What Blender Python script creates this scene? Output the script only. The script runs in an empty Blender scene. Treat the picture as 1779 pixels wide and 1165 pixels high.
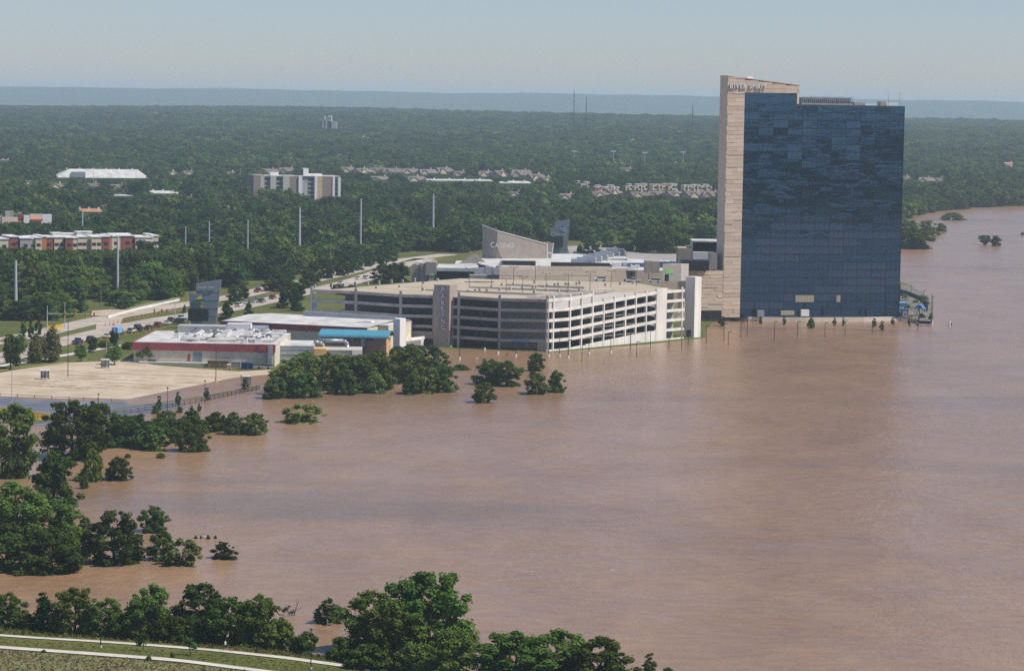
import bpy, math, random
import numpy as np
from mathutils import Matrix, Vector
R_ = math.radians
random.seed(7); rng = np.random.default_rng(11)
SC = bpy.context.scene; COL = SC.collection

# ------------------------------------------------------------------ camera
W, HP, F = 1779.0, 1165.0, 5000.0
CAMZ, YH0, ROLL = 87.0, 168.0, math.atan(0.0165)
PITCH = math.atan((HP/2-YH0)*math.cos(ROLL)/F)
_cp, _sp, _cr, _sr = math.cos(PITCH), math.sin(PITCH), math.cos(ROLL), math.sin(ROLL)
_up = Vector((0, _sp, _cp)); _fw = Vector((0, _cp, -_sp)); _rt = Vector((1, 0, 0))
cam = bpy.data.cameras.new('camera'); cob = bpy.data.objects.new('camera', cam); COL.objects.link(cob)
xc = _rt*_cr + _up*_sr; yc = -_rt*_sr + _up*_cr; zc = -_fw
cob.matrix_world = Matrix(((xc.x, yc.x, zc.x, 0), (xc.y, yc.y, zc.y, 0), (xc.z, yc.z, zc.z, CAMZ), (0, 0, 0, 1)))
cam.sensor_width = 36; cam.lens = 36*F/W; cam.clip_start = 1; cam.clip_end = 120000
SC.camera = cob

# ------------------------------------------------------------------ world, sun, exposure
SUN_EL, SUN_AZ = R_(55), R_(-12)          # azimuth measured from +X towards +Y
wd = bpy.data.worlds.new('World'); SC.world = wd; wd.use_nodes = True
nt = wd.node_tree; bg = nt.nodes['Background']
sky = nt.nodes.new('ShaderNodeTexSky'); sky.sky_type = 'NISHITA'; sky.sun_disc = False
sky.sun_elevation = SUN_EL; sky.sun_rotation = R_(90)-SUN_AZ
sky.air_density = 1.0; sky.dust_density = 0.2; sky.ozone_density = 2.6; sky.altitude = 200
tint = nt.nodes.new('ShaderNodeMixRGB'); tint.blend_type = 'MULTIPLY'; tint.inputs[0].default_value = 1
tint.inputs[2].default_value = (0.69, 0.755, 0.985, 1)
nt.links.new(sky.outputs[0], tint.inputs[1]); nt.links.new(tint.outputs[0], bg.inputs[0])
bg.inputs[1].default_value = 0.095
sl = bpy.data.lights.new('sun', 'SUN'); sl.energy = 4.4; sl.angle = R_(0.53); sl.color = (1, 0.93, 0.82)
so = bpy.data.objects.new('sun', sl); COL.objects.link(so)
sdir = Vector((math.cos(SUN_EL)*math.cos(SUN_AZ), math.cos(SUN_EL)*math.sin(SUN_AZ), math.sin(SUN_EL)))
so.rotation_euler = sdir.to_track_quat('Z', 'Y').to_euler(); so.location = (300, 600, 400)
SC.view_settings.view_transform = 'Standard'; SC.view_settings.look = 'None'
SC.view_settings.exposure = 0.15; SC.view_settings.gamma = 1; SC.view_settings.use_curve_mapping = False
cy = SC.cycles
cy.use_denoising = False
cy.max_bounces = 5; cy.diffuse_bounces = 3; cy.glossy_bounces = 3; cy.transmission_bounces = 2; cy.volume_bounces = 1
cy.transparent_max_bounces = 4; cy.caustics_reflective = False; cy.caustics_refractive = False

# ------------------------------------------------------------------ pixel helpers: a pixel gives a direction
def ray(px, py):
    u, v = px-W/2, HP/2-py
    return xc*u + yc*v + _fw*F
def P(px, py, z=0.0):
    d = ray(px, py); t = (z-CAMZ)/d.z
    return Vector((d.x*t, d.y*t, z))
def PY(px, py, Y):
    d = ray(px, py); t = Y/d.y
    return Vector((d.x*t, Y, CAMZ+d.z*t))

# ------------------------------------------------------------------ terrain heights
SHORE = [(1990,352),(1779,358),(1700,361),(1640,366),(1590,374),(1563,384),(1545,400),(1535,430),(1545,480),(1575,490),(1605,503),
 (1621,530),(1623,564),(1600,566),(1560,554),(1400,555),(1275,553),(1240,560),(1224,588),(1150,596),(1000,609),(951,613),(880,610),(800,607),
 (740,609),(690,613),(640,628),(560,645),(480,648),(400,654),(330,668),(215,691),(100,690),(0,686),(-250,680)]
_sw = [P(x, y)[:2] for x, y in SHORE]
MAIN = [(9000, 2900), (9000, 60000), (-30000, 60000), (-30000, 820)] + _sw[::-1]
NEAR_S = [(-400,1050),(-100,1078),(0,1090),(130,1100),(300,1111),(450,1122),(560,1138),(640,1158),(760,1185),(1100,1205),(1250,1260)]
_ns = [P(x, y)[:2] for x, y in NEAR_S]
NEAR = [(-9000, _ns[0][1]+20)] + _ns + [(400, 330), (9000, 250), (9000, -9000), (-9000, -9000)]
def sdist(poly, X, Y):
    n = len(poly); d = np.full(X.shape, 1e12); ins = np.zeros(X.shape, bool)
    for i in range(n):
        x0, y0 = poly[i]; x1, y1 = poly[(i+1) % n]
        dx, dy = x1-x0, y1-y0; L = dx*dx+dy*dy
        if L < 1e-9: continue
        t = np.clip(((X-x0)*dx+(Y-y0)*dy)/L, 0, 1)
        d = np.minimum(d, (X-x0-t*dx)**2+(Y-y0-t*dy)**2)
        if y0 != y1:
            c = ((y0 > Y) != (y1 > Y)) & (X < (x1-x0)*(Y-y0)/(y1-y0)+x0)
            ins ^= c
    return np.where(ins, 1, -1)*np.sqrt(d)
def sst(a, b, x):
    t = np.clip((x-a)/(b-a), 0, 1); return t*t*(3-2*t)
def height(X, Y):
    X = np.asarray(X, float); Y = np.asarray(Y, float)
    s = sdist(MAIN, X, Y); s2 = sdist(NEAR, X, Y)
    land = np.minimum(s*0.022, 2.0)
    hill = sst(2300, 7200, Y)*(29+5*np.sin(X/900+1.0)+3*np.sin(X/370+Y/800)-X*.002) + sst(1900, 3200, Y)*(2.5*np.sin(X/260+.4)*np.sin(Y/330))
    hill = hill*(1-sst(7600, 9500, Y)*.7)
    m = np.where(s > 0, land+np.maximum(hill, 0)*sst(0, 400, s), np.maximum(s*0.06, -2.5))
    nr = np.where(s2 > 0, np.where(s2 < 30, s2*0.11, 3.3+(s2-30)*0.05), np.maximum(s2*0.08, -2.5))
    nr = np.minimum(nr, 9)
    return np.maximum(m, nr)
def hz(x, y): return float(height(np.array([x]), np.array([y]))[0])
def G(px, py, off=0.0):
    z = 1.0
    for _ in range(7):
        p = P(px, py, z); z = hz(p.x, p.y)
    p = P(px, py, z); p.z = z+off; return p

# ------------------------------------------------------------------ materials
MATS = {}
def M(name, col, rough=.7, var=.12, scale=.6, bump=0., metal=0., rand=0., spec=.4, detail=5, stretch=None, col2=None):
    if name in MATS: return MATS[name]
    m = bpy.data.materials.new(name); m.use_nodes = True; n = m.node_tree.nodes; l = m.node_tree.links
    b = n['Principled BSDF']; b.inputs['Roughness'].default_value = rough; b.inputs['Metallic'].default_value = metal
    b.inputs['Specular IOR Level'].default_value = spec
    tc = n.new('ShaderNodeTexCoord'); src = tc.outputs['Object']
    if stretch:
        mp = n.new('ShaderNodeMapping'); mp.inputs['Scale'].default_value = stretch; l.new(src, mp.inputs[0]); src = mp.outputs[0]
    nz = n.new('ShaderNodeTexNoise'); nz.inputs['Scale'].default_value = scale; nz.inputs['Detail'].default_value = detail; l.new(src, nz.inputs['Vector'])
    rp = n.new('ShaderNodeValToRGB'); c = np.array(col[:3])
    a = c*(1-var*1.6); z = c*(1+var*1.6) if col2 is None else np.array(col2[:3])
    rp.color_ramp.elements[0].position = .3; rp.color_ramp.elements[1].position = .7
    rp.color_ramp.elements[0].color = (*np.clip(a, 0, 1), 1); rp.color_ramp.elements[1].color = (*np.clip(z, 0, 1), 1)
    l.new(nz.outputs[0], rp.inputs[0]); out = rp.outputs[0]
    if rand:
        oi = n.new('ShaderNodeObjectInfo'); mr = n.new('ShaderNodeMapRange'); mr.inputs[3].default_value = 1-rand; mr.inputs[4].default_value = 1+rand
        l.new(oi.outputs['Random'], mr.inputs[0]); hs = n.new('ShaderNodeHueSaturation'); l.new(mr.outputs[0], hs.inputs['Value']); l.new(out, hs.inputs['Color']); out = hs.outputs[0]
    l.new(out, b.inputs['Base Color'])
    if bump:
        bp = n.new('ShaderNodeBump'); bp.inputs['Strength'].default_value = bump; bp.inputs['Distance'].default_value = .1
        n2 = n.new('ShaderNodeTexNoise'); n2.inputs['Scale'].default_value = scale*6; n2.inputs['Detail'].default_value = 4; l.new(src, n2.inputs['Vector'])
        l.new(n2.outputs[0], bp.inputs['Height']); l.new(bp.outputs[0], b.inputs['Normal'])
    MATS[name] = m; return m
def foliage(name, c1, c2, trans=.25, rand=.25):
    m = bpy.data.materials.new(name); m.use_nodes = True; n = m.node_tree.nodes; l = m.node_tree.links
    n.remove(n['Principled BSDF']); out = n['Material Output']
    g = n.new('ShaderNodeNewGeometry'); oi = n.new('ShaderNodeObjectInfo')
    rp = n.new('ShaderNodeValToRGB'); rp.color_ramp.elements[0].color = (*c1, 1); rp.color_ramp.elements[1].color = (*c2, 1)
    ad = n.new('ShaderNodeMath'); ad.operation = 'MULTIPLY_ADD'; ad.inputs[1].default_value = .6
    sc2 = n.new('ShaderNodeMath'); sc2.operation = 'MULTIPLY'; sc2.inputs[1].default_value = .4
    l.new(oi.outputs['Random'], sc2.inputs[0]); l.new(g.outputs['Random Per Island'], ad.inputs[0]); l.new(sc2.outputs[0], ad.inputs[2]); l.new(ad.outputs[0], rp.inputs[0])
    hs = n.new('ShaderNodeHueSaturation'); mr = n.new('ShaderNodeMapRange'); mr.inputs[3].default_value = 1-rand; mr.inputs[4].default_value = 1+rand
    sn = n.new('ShaderNodeTexNoise'); sn.inputs['Scale'].default_value = .0045; sn.inputs['Detail'].default_value = 4; l.new(oi.outputs['Location'], sn.inputs['Vector'])
    sm = n.new('ShaderNodeMapRange'); sm.inputs[1].default_value = .3; sm.inputs[2].default_value = .7; sm.inputs[3].default_value = .66; sm.inputs[4].default_value = 1.4; l.new(sn.outputs[0], sm.inputs[0])
    mm = n.new('ShaderNodeMath'); mm.operation = 'MULTIPLY'; l.new(oi.outputs['Random'], mr.inputs[0]); l.new(mr.outputs[0], mm.inputs[0]); l.new(sm.outputs[0], mm.inputs[1]); l.new(mm.outputs[0], hs.inputs['Value']); l.new(rp.outputs[0], hs.inputs['Color'])
    mh = n.new('ShaderNodeMath'); mh.operation = 'FRACT'; m7 = n.new('ShaderNodeMath'); m7.operation = 'MULTIPLY'; m7.inputs[1].default_value = 7.3
    l.new(oi.outputs['Random'], m7.inputs[0]); l.new(m7.outputs[0], mh.inputs[0])
    hr = n.new('ShaderNodeMapRange'); hr.inputs[3].default_value = .478; hr.inputs[4].default_value = .53; l.new(mh.outputs[0], hr.inputs[0]); l.new(hr.outputs[0], hs.inputs['Hue'])
    d = n.new('ShaderNodeBsdfDiffuse'); t = n.new('ShaderNodeBsdfTranslucent'); mx = n.new('ShaderNodeMixShader'); mx.inputs[0].default_value = trans
    l.new(hs.outputs[0], d.inputs[0]); l.new(hs.outputs[0], t.inputs[0]); l.new(d.outputs[0], mx.inputs[1]); l.new(t.outputs[0], mx.inputs[2])
    l.new(mx.outputs[0], out.inputs[0]); MATS[name] = m; return m

# ------------------------------------------------------------------ mesh builder
class MB:
    def __init__(s): s.v = []; s.f = []
    def add(s, vs, fs):
        o = len(s.v); s.v += [tuple(p) for p in vs]; s.f += [tuple(o+i for i in f) for f in fs]; return s
    def box(s, x0, x1, y0, y1, z0, z1):
        return s.add([(x0,y0,z0),(x1,y0,z0),(x1,y1,z0),(x0,y1,z0),(x0,y0,z1),(x1,y0,z1),(x1,y1,z1),(x0,y1,z1)],
                     [(0,3,2,1),(4,5,6,7),(0,1,5,4),(1,2,6,5),(2,3,7,6),(3,0,4,7)])
    def shear(s, x0, z0, x1, z1, h, y0, y1):          # box between two x positions whose bottom runs z0 -> z1
        return s.add([(x0,y0,z0),(x1,y0,z1),(x1,y1,z1),(x0,y1,z0),(x0,y0,z0+h),(x1,y0,z1+h),(x1,y1,z1+h),(x0,y1,z0+h)],
                     [(0,3,2,1),(4,5,6,7),(0,1,5,4),(1,2,6,5),(2,3,7,6),(3,0,4,7)])
    def prism(s, poly, y0, y1):                        # poly of (x,z) extruded along y
        n = len(poly)
        return s.add([(x, y0, z) for x, z in poly]+[(x, y1, z) for x, z in poly],
                     [tuple(range(n)), tuple(range(2*n-1, n-1, -1))]+[(i, i+n, (i+1) % n+n, (i+1) % n) for i in range(n)])
    def slab(s, poly, z0, z1):                         # poly of (x,y) or (x,y,dz)
        n = len(poly); q = [(p[0], p[1], p[2] if len(p) > 2 else 0) for p in poly]
        return s.add([(x, y, z0+d) for x, y, d in q]+[(x, y, z1+d) for x, y, d in q],
                     [tuple(range(n-1, -1, -1)), tuple(range(n, 2*n))]+[(i, (i+1) % n, (i+1) % n+n, i+n) for i in range(n)])
    def cyl(s, p0, p1, r0, r1=None, n=8):
        r1 = r0 if r1 is None else r1; a = Vector(p0); b = Vector(p1); d = (b-a).normalized()
        x = d.orthogonal().normalized(); y = d.cross(x)
        vs = []
        for c, r in ((a, r0), (b, r1)):
            for i in range(n):
                t = 2*math.pi*i/n; vs.append(c+x*(r*math.cos(t))+y*(r*math.sin(t)))
        return s.add(vs, [tuple(range(n-1, -1, -1)), tuple(range(n, 2*n))]+[(i, (i+1) % n, (i+1) % n+n, i+n) for i in range(n)])
    def tube(s, pts, r, n=7):
        for a, b in zip(pts[:-1], pts[1:]): s.cyl(a, b, r, r, n)
        return s
    def mesh(s, name, mat):
        me = bpy.data.meshes.new(name); me.from_pydata(s.v, [], s.f); me.validate()
        if mat: me.materials.append(mat)
        return me
    def build(s, name, mat, parent=None, smooth=False):
        o = bpy.data.objects.new(name, s.mesh(name, mat)); COL.objects.link(o)
        if parent: o.parent = parent
        if smooth: o.data.polygons.foreach_set('use_smooth', [True]*len(o.data.polygons))
        return o
def tag(o, label=None, cat=None, group=None, kind=None):
    if label: o['label'] = label
    if cat: o['category'] = cat
    if group: o['group'] = group
    if kind: o['kind'] = kind
    return o
def empty(name, loc, rz=0, label=None, cat=None, group=None):
    o = bpy.data.objects.new(name, None); COL.objects.link(o); o.location = loc; o.rotation_euler = (0, 0, rz)
    o.empty_display_size = .5
    return tag(o, label, cat, group)
def copy_tree(o, parent=None):
    c = o.copy(); COL.objects.link(c); c.parent = parent
    for ch in o.children: copy_tree(ch, c)
    return c
def npmesh(name, v, f, mat):
    me = bpy.data.meshes.new(name); v = np.asarray(v, np.float32); f = np.asarray(f, np.int32); k = f.shape[1]
    me.vertices.add(len(v)); me.vertices.foreach_set('co', v.ravel())
    me.loops.add(f.size); me.loops.foreach_set('vertex_index', f.ravel())
    me.polygons.add(len(f)); me.polygons.foreach_set('loop_start', np.arange(0, f.size, k, dtype=np.int32))
    me.update(calc_edges=True)
    if mat: me.materials.append(mat)
    return me
class Fr:                                              # local frame of a building: x along its front, y to the back
    def __init__(s, A, B=None, th=None, z=None):
        s.A = Vector((A[0], A[1], A[2] if z is None else z)); s.th = math.atan2(B[1]-A[1], B[0]-A[0]) if th is None else th
        s.u = Vector((math.cos(s.th), math.sin(s.th), 0)); s.n = Vector((-math.sin(s.th), math.cos(s.th), 0))
    def pl(s, px, py, d=0.0):                          # pixel -> (x, z) on the vertical plane y=d
        r = ray(px, py); o = s.A+s.n*d; c = Vector((0, 0, CAMZ)); t = (o-c).dot(s.n)/r.dot(s.n); p = c+r*t-s.A
        return p.dot(s.u), p.z
    def gz(s, px, py, z):                              # pixel -> (x, y) on the level z (local)
        p = P(px, py, z+s.A.z)-s.A; return p.dot(s.u), p.dot(s.n)
    def root(s, name, label, cat, group=None): return empty(name, s.A, s.th, label, cat, group)
def textmesh(txt, size, depth, mat_, name='letter', parent=None, shear=0, align='LEFT', space=1.0, bold=0.0):
    cu = bpy.data.curves.new('t', 'FONT'); cu.body = txt; cu.size = size; cu.extrude = depth; cu.shear = shear; cu.align_x = align; cu.space_character = space
    cu.resolution_u = 3; cu.offset = size*bold
    o = bpy.data.objects.new('t', cu); COL.objects.link(o); dg = bpy.context.evaluated_depsgraph_get()
    me = bpy.data.meshes.new_from_object(o.evaluated_get(dg)); bpy.data.objects.remove(o); bpy.data.curves.remove(cu)
    me.materials.clear(); me.materials.append(mat_); me.materials.append(M('letter_return', (.03, .03, .035), .6))
    for f in me.polygons: f.material_index = 1 if abs(f.normal.z) < .5 else 0
    q = bpy.data.objects.new(name, me); COL.objects.link(q); q.parent = parent
    q.rotation_euler = (R_(90), 0, 0); return q
# ------------------------------------------------------------------ ground sheet, river, far hills
def grass_mat():
    m = bpy.data.materials.new('ground_grass'); m.use_nodes = True; n = m.node_tree.nodes; l = m.node_tree.links; b = n['Principled BSDF']
    b.inputs['Roughness'].default_value = .95; b.inputs['Specular IOR Level'].default_value = .1
    tc = n.new('ShaderNodeTexCoord'); a = n.new('ShaderNodeTexNoise'); a.inputs['Scale'].default_value = .035; a.inputs['Detail'].default_value = 8; a.inputs['Roughness'].default_value = .65
    l.new(tc.outputs['Object'], a.inputs['Vector'])
    rp = n.new('ShaderNodeValToRGB'); e = rp.color_ramp.elements; e[0].position = .33; e[0].color = (.070, .092, .02, 1); e[1].position = .68; e[1].color = (.14, .14, .042, 1)
    l.new(a.outputs[0], rp.inputs[0])
    f = n.new('ShaderNodeTexNoise'); f.inputs['Scale'].default_value = 1.3; f.inputs['Detail'].default_value = 6; l.new(tc.outputs['Object'], f.inputs['Vector'])
    mr = n.new('ShaderNodeMapRange'); mr.inputs[3].default_value = .55; mr.inputs[4].default_value = 1.45; l.new(f.outputs[0], mr.inputs[0])
    hs = n.new('ShaderNodeHueSaturation'); l.new(mr.outputs[0], hs.inputs['Value']); l.new(rp.outputs[0], hs.inputs['Color']); l.new(hs.outputs[0], b.inputs['Base Color'])
    bp = n.new('ShaderNodeBump'); bp.inputs['Strength'].default_value = .8; bp.inputs['Distance'].default_value = .3; l.new(f.outputs[0], bp.inputs['Height']); l.new(bp.outputs[0], b.inputs['Normal'])
    MATS['ground_grass'] = m; return m
grass = grass_mat()
ys = np.concatenate([np.arange(-2900, 250, 225), np.arange(250, 390, 20), np.arange(390, 520, 3), np.arange(520, 760, 20), np.arange(760, 1300, 7),
                     np.geomspace(1300, 9800, 70), [12000, 15000, 20500]])
ts = np.linspace(-1, 1, 201); ts = np.sign(ts)*np.abs(ts)**1.35
YY, TT = np.meshgrid(ys, ts, indexing='ij'); XX = TT*(np.maximum(YY, 300)*.35+300)+0.0
XX = np.where(YY > 9800, TT*YY*.9, XX); XX = np.where(YY < 300, TT*3000, XX)
ZZ = height(XX, YY)
nr_, nc_ = XX.shape; idx = np.arange(nr_*nc_).reshape(nr_, nc_)
fq = np.stack([idx[:-1, :-1], idx[:-1, 1:], idx[1:, 1:], idx[1:, :-1]], -1).reshape(-1, 4)
g = bpy.data.objects.new('ground', npmesh('ground', np.stack([XX, YY, ZZ], -1).reshape(-1, 3), fq, grass)); COL.objects.link(g)
tag(g, 'green land along the flooded river, rising to wooded hills', None, None, 'structure')
g.data.polygons.foreach_set('use_smooth', [True]*len(g.data.polygons))

def water_mat():
    m = bpy.data.materials.new('muddy_water'); m.use_nodes = True; n = m.node_tree.nodes; l = m.node_tree.links; b = n['Principled BSDF']
    tc = n.new('ShaderNodeTexCoord')
    def mp(s, rot=0):
        q = n.new('ShaderNodeMapping'); q.inputs['Scale'].default_value = s; q.inputs['Rotation'].default_value = (0, 0, rot); l.new(tc.outputs['Object'], q.inputs[0]); return q.outputs[0]
    def nz(v, s, d=4, r=.55):
        q = n.new('ShaderNodeTexNoise'); q.inputs['Scale'].default_value = s; q.inputs['Detail'].default_value = d; q.inputs['Roughness'].default_value = r; l.new(v, q.inputs['Vector']); return q.outputs[0]
    def mth(op, a, c, clampv=False):
        q = n.new('ShaderNodeMath'); q.operation = op; q.use_clamp = clampv
        for i, x in enumerate((a, c)):
            if isinstance(x, (int, float)): q.inputs[i].default_value = x
            else: l.new(x, q.inputs[i])
        return q.outputs[0]
    big = nz(mp((1, .5, 1), .25), .011, 5, .6)          # currents and silt
    mid = nz(mp((1, .6, 1), -.2), .05, 5, .6)
    rp = n.new('ShaderNodeValToRGB'); e = rp.color_ramp.elements; e[0].position = .38; e[0].color = (.220, .128, .070, 1); e[1].position = .62; e[1].color = (.335, .212, .118, 1)
    fine = nz(mp((.5, .8, 1), .08), .42, 6, .72)
    l.new(mth('ADD', mth('ADD', mth('MULTIPLY', big, .3), mth('MULTIPLY', mid, .3)), mth('MULTIPLY', fine, .4)), rp.inputs[0])
    # ripples
    w1 = nz(mp((1, .55, 1), .1), .45, 3, .6); w2 = nz(mp((1, .7, 1), -.25), 1.6, 3, .6); w3 = nz(mp((.5, .5, 1)), .12, 2)
    hgt = mth('ADD', mth('ADD', mth('MULTIPLY', w1, .55), mth('MULTIPLY', w2, .25)), mth('MULTIPLY', w3, .6))
    gust = nz(mp((1, .33, 1), .12), .02, 6, .62)
    gr = n.new('ShaderNodeMapRange'); gr.inputs[1].default_value = .35; gr.inputs[2].default_value = .68; gr.inputs[3].default_value = .18; gr.inputs[4].default_value = 1.0; l.new(gust, gr.inputs[0])
    bp = n.new('ShaderNodeBump'); bp.inputs['Distance'].default_value = .8; l.new(hgt, bp.inputs['Height']); l.new(mth('MULTIPLY', gr.outputs[0], .9), bp.inputs['Strength']); l.new(bp.outputs[0], b.inputs['Normal'])
    # whitecaps: broken foam on the faster water
    fo = nz(mp((.45, 1.0, 1), .06), .55, 4, .7); fm = nz(mp((1, 1, 1)), .009, 3)
    foam = mth('MULTIPLY', mth('MULTIPLY', mth('SUBTRACT', fo, .655), 16, True), mth('MULTIPLY', mth('SUBTRACT', fm, .46), 7, True), True)
    slick = nz(mp((.55, 1.5, 1), .05), .0075, 4, .55); sk = mth('MULTIPLY', mth('SUBTRACT', slick, .56), 9, True)
    dk = n.new('ShaderNodeMixRGB'); l.new(mth('MULTIPLY', sk, .38), dk.inputs[0]); l.new(rp.outputs[0], dk.inputs[1]); dk.inputs[2].default_value = (.10, .085, .075, 1)
    mx = n.new('ShaderNodeMixRGB'); l.new(foam, mx.inputs[0]); l.new(dk.outputs[0], mx.inputs[1]); mx.inputs[2].default_value = (.62, .55, .5, 1); l.new(mx.outputs[0], b.inputs['Base Color'])
    st = nz(mp((.45, .75, 1), .07), .10, 7, .68); sr = n.new('ShaderNodeMapRange'); sr.inputs[1].default_value = .42; sr.inputs[2].default_value = .62; sr.inputs[3].default_value = .08; sr.inputs[4].default_value = .36
    l.new(mth('ADD', mth('MULTIPLY', st, .7), mth('MULTIPLY', gust, .3)), sr.inputs[0]); l.new(sr.outputs[0], b.inputs['Specular IOR Level'])
    b.inputs['Roughness'].default_value = .24; b.inputs['IOR'].default_value = 1.333
    return m
wm = water_mat()
w = MB().add([(-23000, -2900, 0), (23000, -2900, 0), (23000, 20500, 0), (-23000, 20500, 0)], [(0, 1, 2, 3)]).build('river', wm)
tag(w, 'muddy brown flood water of the wide river', None, None, 'structure')

# far ridge on the horizon
nx = 400; rx = np.linspace(-9000, 9000, nx)
def ridge(x):
    px = W/2+x/17000*F
    return 87+(1.9*np.clip((px+200)/900, 0, 1.25)+3.6-np.clip((px-1250)/530, 0, 2)*1.2)*17000/F*1.02 + 3*np.sin(x/330)+2*np.sin(x/141+1)+1.2*np.sin(x/47)
zr = ridge(rx)
V = []
for k, (yy, fz) in enumerate(((14500, 0), (15500, .45), (17000, 1.0), (18500, .6), (20000, 0))):
    V.append(np.stack([rx*yy/17000, np.full(nx, yy), np.where(fz == 0, -3, zr*fz+5*np.sin(rx/500+k)*(fz < 1))], -1))
V = np.stack(V); ii = np.arange(5*nx).reshape(5, nx)
fr = np.stack([ii[:-1, :-1], ii[:-1, 1:], ii[1:, 1:], ii[1:, :-1]], -1).reshape(-1, 4)
woods = M('far_woods', (.035, .06, .028), .95, .3, .01, detail=8, spec=.05)
o = bpy.data.objects.new('hills', npmesh('hills', V.reshape(-1, 3), fr, woods)); COL.objects.link(o)
tag(o, 'long low wooded ridge fading blue on the horizon', None, None, 'structure')

# haze: one closed box of even pale air
hm = bpy.data.materials.new('haze_air'); hm.use_nodes = True; n = hm.node_tree.nodes; n.remove(n['Principled BSDF'])
pv = n.new('ShaderNodeVolumePrincipled'); pv.inputs['Color'].default_value = (.68, .865, 1.0, 1); pv.inputs['Density'].default_value = 7.6e-5; pv.inputs['Anisotropy'].default_value = .0
hm.node_tree.links.new(pv.outputs[0], n['Material Output'].inputs['Volume'])
hb = MB().box(-24000, 24000, -3000, 21000, -4, 128).build('haze', hm); tag(hb, 'thin pale blue summer haze over the valley', None, None, 'stuff')
# ------------------------------------------------------------------ trees
bark = M('bark', (.09, .07, .055), .9, .3, 3)
deadwood = M('deadwood', (.16, .14, .12), .9, .2, 3)
fol = foliage('foliage', (.045, .080, .014), (.16, .225, .045), .38)
fol_far = foliage('foliage_wood', (.036, .062, .016), (.082, .125, .034), .38, .2)
fol_lt = foliage('foliage_willow', (.06, .095, .018), (.20, .26, .06), .38)
fol_dk = foliage('foliage_dark', (.03, .06, .016), (.105, .155, .04), .35)
fol_ol = foliage('foliage_olive', (.05, .06, .015), (.12, .125, .04))
def crown(seed, H, Rr, n, leaf, z0=.18, nl=34, shape='round', lobe=(.24, .42)):
    g = np.random.default_rng(seed); cs = []
    for i in range(nl):
        a = g.uniform(0, 2*np.pi); t = (i+.5)/nl; zz = z0+(1-z0)*t
        if shape == 'round': prof = math.sqrt(max(0, 1-((zz-.52)/.53)**2))
        elif shape == 'cone': prof = (1-t)**.8*.95+.05
        elif shape == 'column': prof = .75*math.sqrt(max(0, 1-((zz-.5)/.56)**2))+.1
        elif shape == 'shrub': prof = math.sqrt(max(0.02, 1-(zz)**2.2))
        elif shape == 'flood': prof = math.sqrt(max(0, 1-((zz-.40)/.62)**2))
        else: prof = math.sqrt(max(0, 1-((zz-.66)/.42)**2))      # spreading, heavy top
        r = Rr*prof*g.uniform(.3, 1.0 if shape == 'flood' else .85); lr = Rr*g.uniform(*lobe)*(.55+.45*prof)
        c = np.array([r*math.cos(a), r*math.sin(a), zz*H-lr*.35+g.normal(0, .03*H)]); c[2] = max(c[2], z0*H*.8)
        cs.append((*c, lr))
    cs = np.array(cs); w = cs[:, 3]**2; w = w/w.sum(); k = g.choice(nl, n, p=w)
    d = g.normal(size=(n, 3)); d[:, 2] += .35; d /= np.linalg.norm(d, axis=1)[:, None]
    ctr = cs[k, :3]+d*(cs[k, 3]*(g.uniform(.4, 1.1, n)+(g.random(n) < .2)*g.uniform(.1, .65, n)))[:, None]*np.array([1, 1, .82])
    ctr[:, 2] = np.maximum(ctr[:, 2], .25)
    nrm = d+g.normal(0, .45, (n, 3))+np.array([0, 0, .25]); nrm /= np.linalg.norm(nrm, axis=1)[:, None]
    t1 = np.cross(nrm, g.normal(size=(n, 3))); t1 /= np.linalg.norm(t1, axis=1)[:, None]; t2 = np.cross(nrm, t1)
    s = leaf*g.uniform(.55, 1.35, n)[:, None]; q = g.uniform(.5, .95, n)[:, None]
    V = np.stack([ctr-t1*s, ctr-t2*s*q+nrm*s*.18, ctr+t1*s, ctr+t2*s*q+nrm*s*.18], 1).reshape(-1, 3)
    return V, np.arange(n*4).reshape(-1, 4), cs
def trunk_mesh(seed, H, r, cs, nlimb=9, base=-2.0):
    g = np.random.default_rng(seed); m = MB(); top = .62*H; lean = g.normal(0, .025*H, 2)
    pts = [Vector((lean[0]*t*t, lean[1]*t*t, base+(top-base)*t)) for t in (0, .3, .6, .85, 1)]
    rad = [r*1.15, r, r*.75, r*.5, r*.3]
    for i in range(4): m.cyl(pts[i], pts[i+1], rad[i], rad[i+1], 7)
    sel = g.choice(len(cs), min(nlimb, len(cs)), replace=False)
    for k in sel:
        e = Vector(cs[k, :3]); st = pts[0].lerp(pts[4], np.clip((e.z*.55-base)/(top-base), .2, .9)); md = st.lerp(e, .5)+Vector((0, 0, .06*H))
        m.cyl(st, md, r*.38, r*.22, 5); m.cyl(md, e, r*.22, r*.07, 5)
    return m
PROTO = {}
def proto(key, seed, H, Rr, n, leaf, mat=fol, tr=.3, base=-2.0, **k):
    V, Fq, cs = crown(seed, H, Rr, n, leaf, **k)
    PROTO[key] = (npmesh('crown', V, Fq, mat), trunk_mesh(seed, H, tr, cs, base=base).mesh('trunk', bark), H, Rr)
for i in range(4): proto('near%d' % i, 20+i, 10, 4.6, 10500, .25, z0=.02, nl=84, lobe=(.09, .25), shape=('flood', 'round', 'flood', 'flood')[i])
for i in range(3): proto('bush%d' % i, 40+i, 5, 3.6, 4200, .27, z0=.03, nl=46, shape='shrub', lobe=(.11, .27), tr=.16)
for i in range(4): proto('mid%d' % i, 60+i, 11, 4.8, 3600, .42, z0=.03, nl=44, shape=('flood', 'round', 'flood', 'spread')[i], lobe=(.18, .36))
for i in range(2): proto('wil%d' % i, 80+i, 9, 4.5, 3800, .36, mat=fol_lt, z0=.02, nl=60, shape='flood', lobe=(.10, .24))
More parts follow.
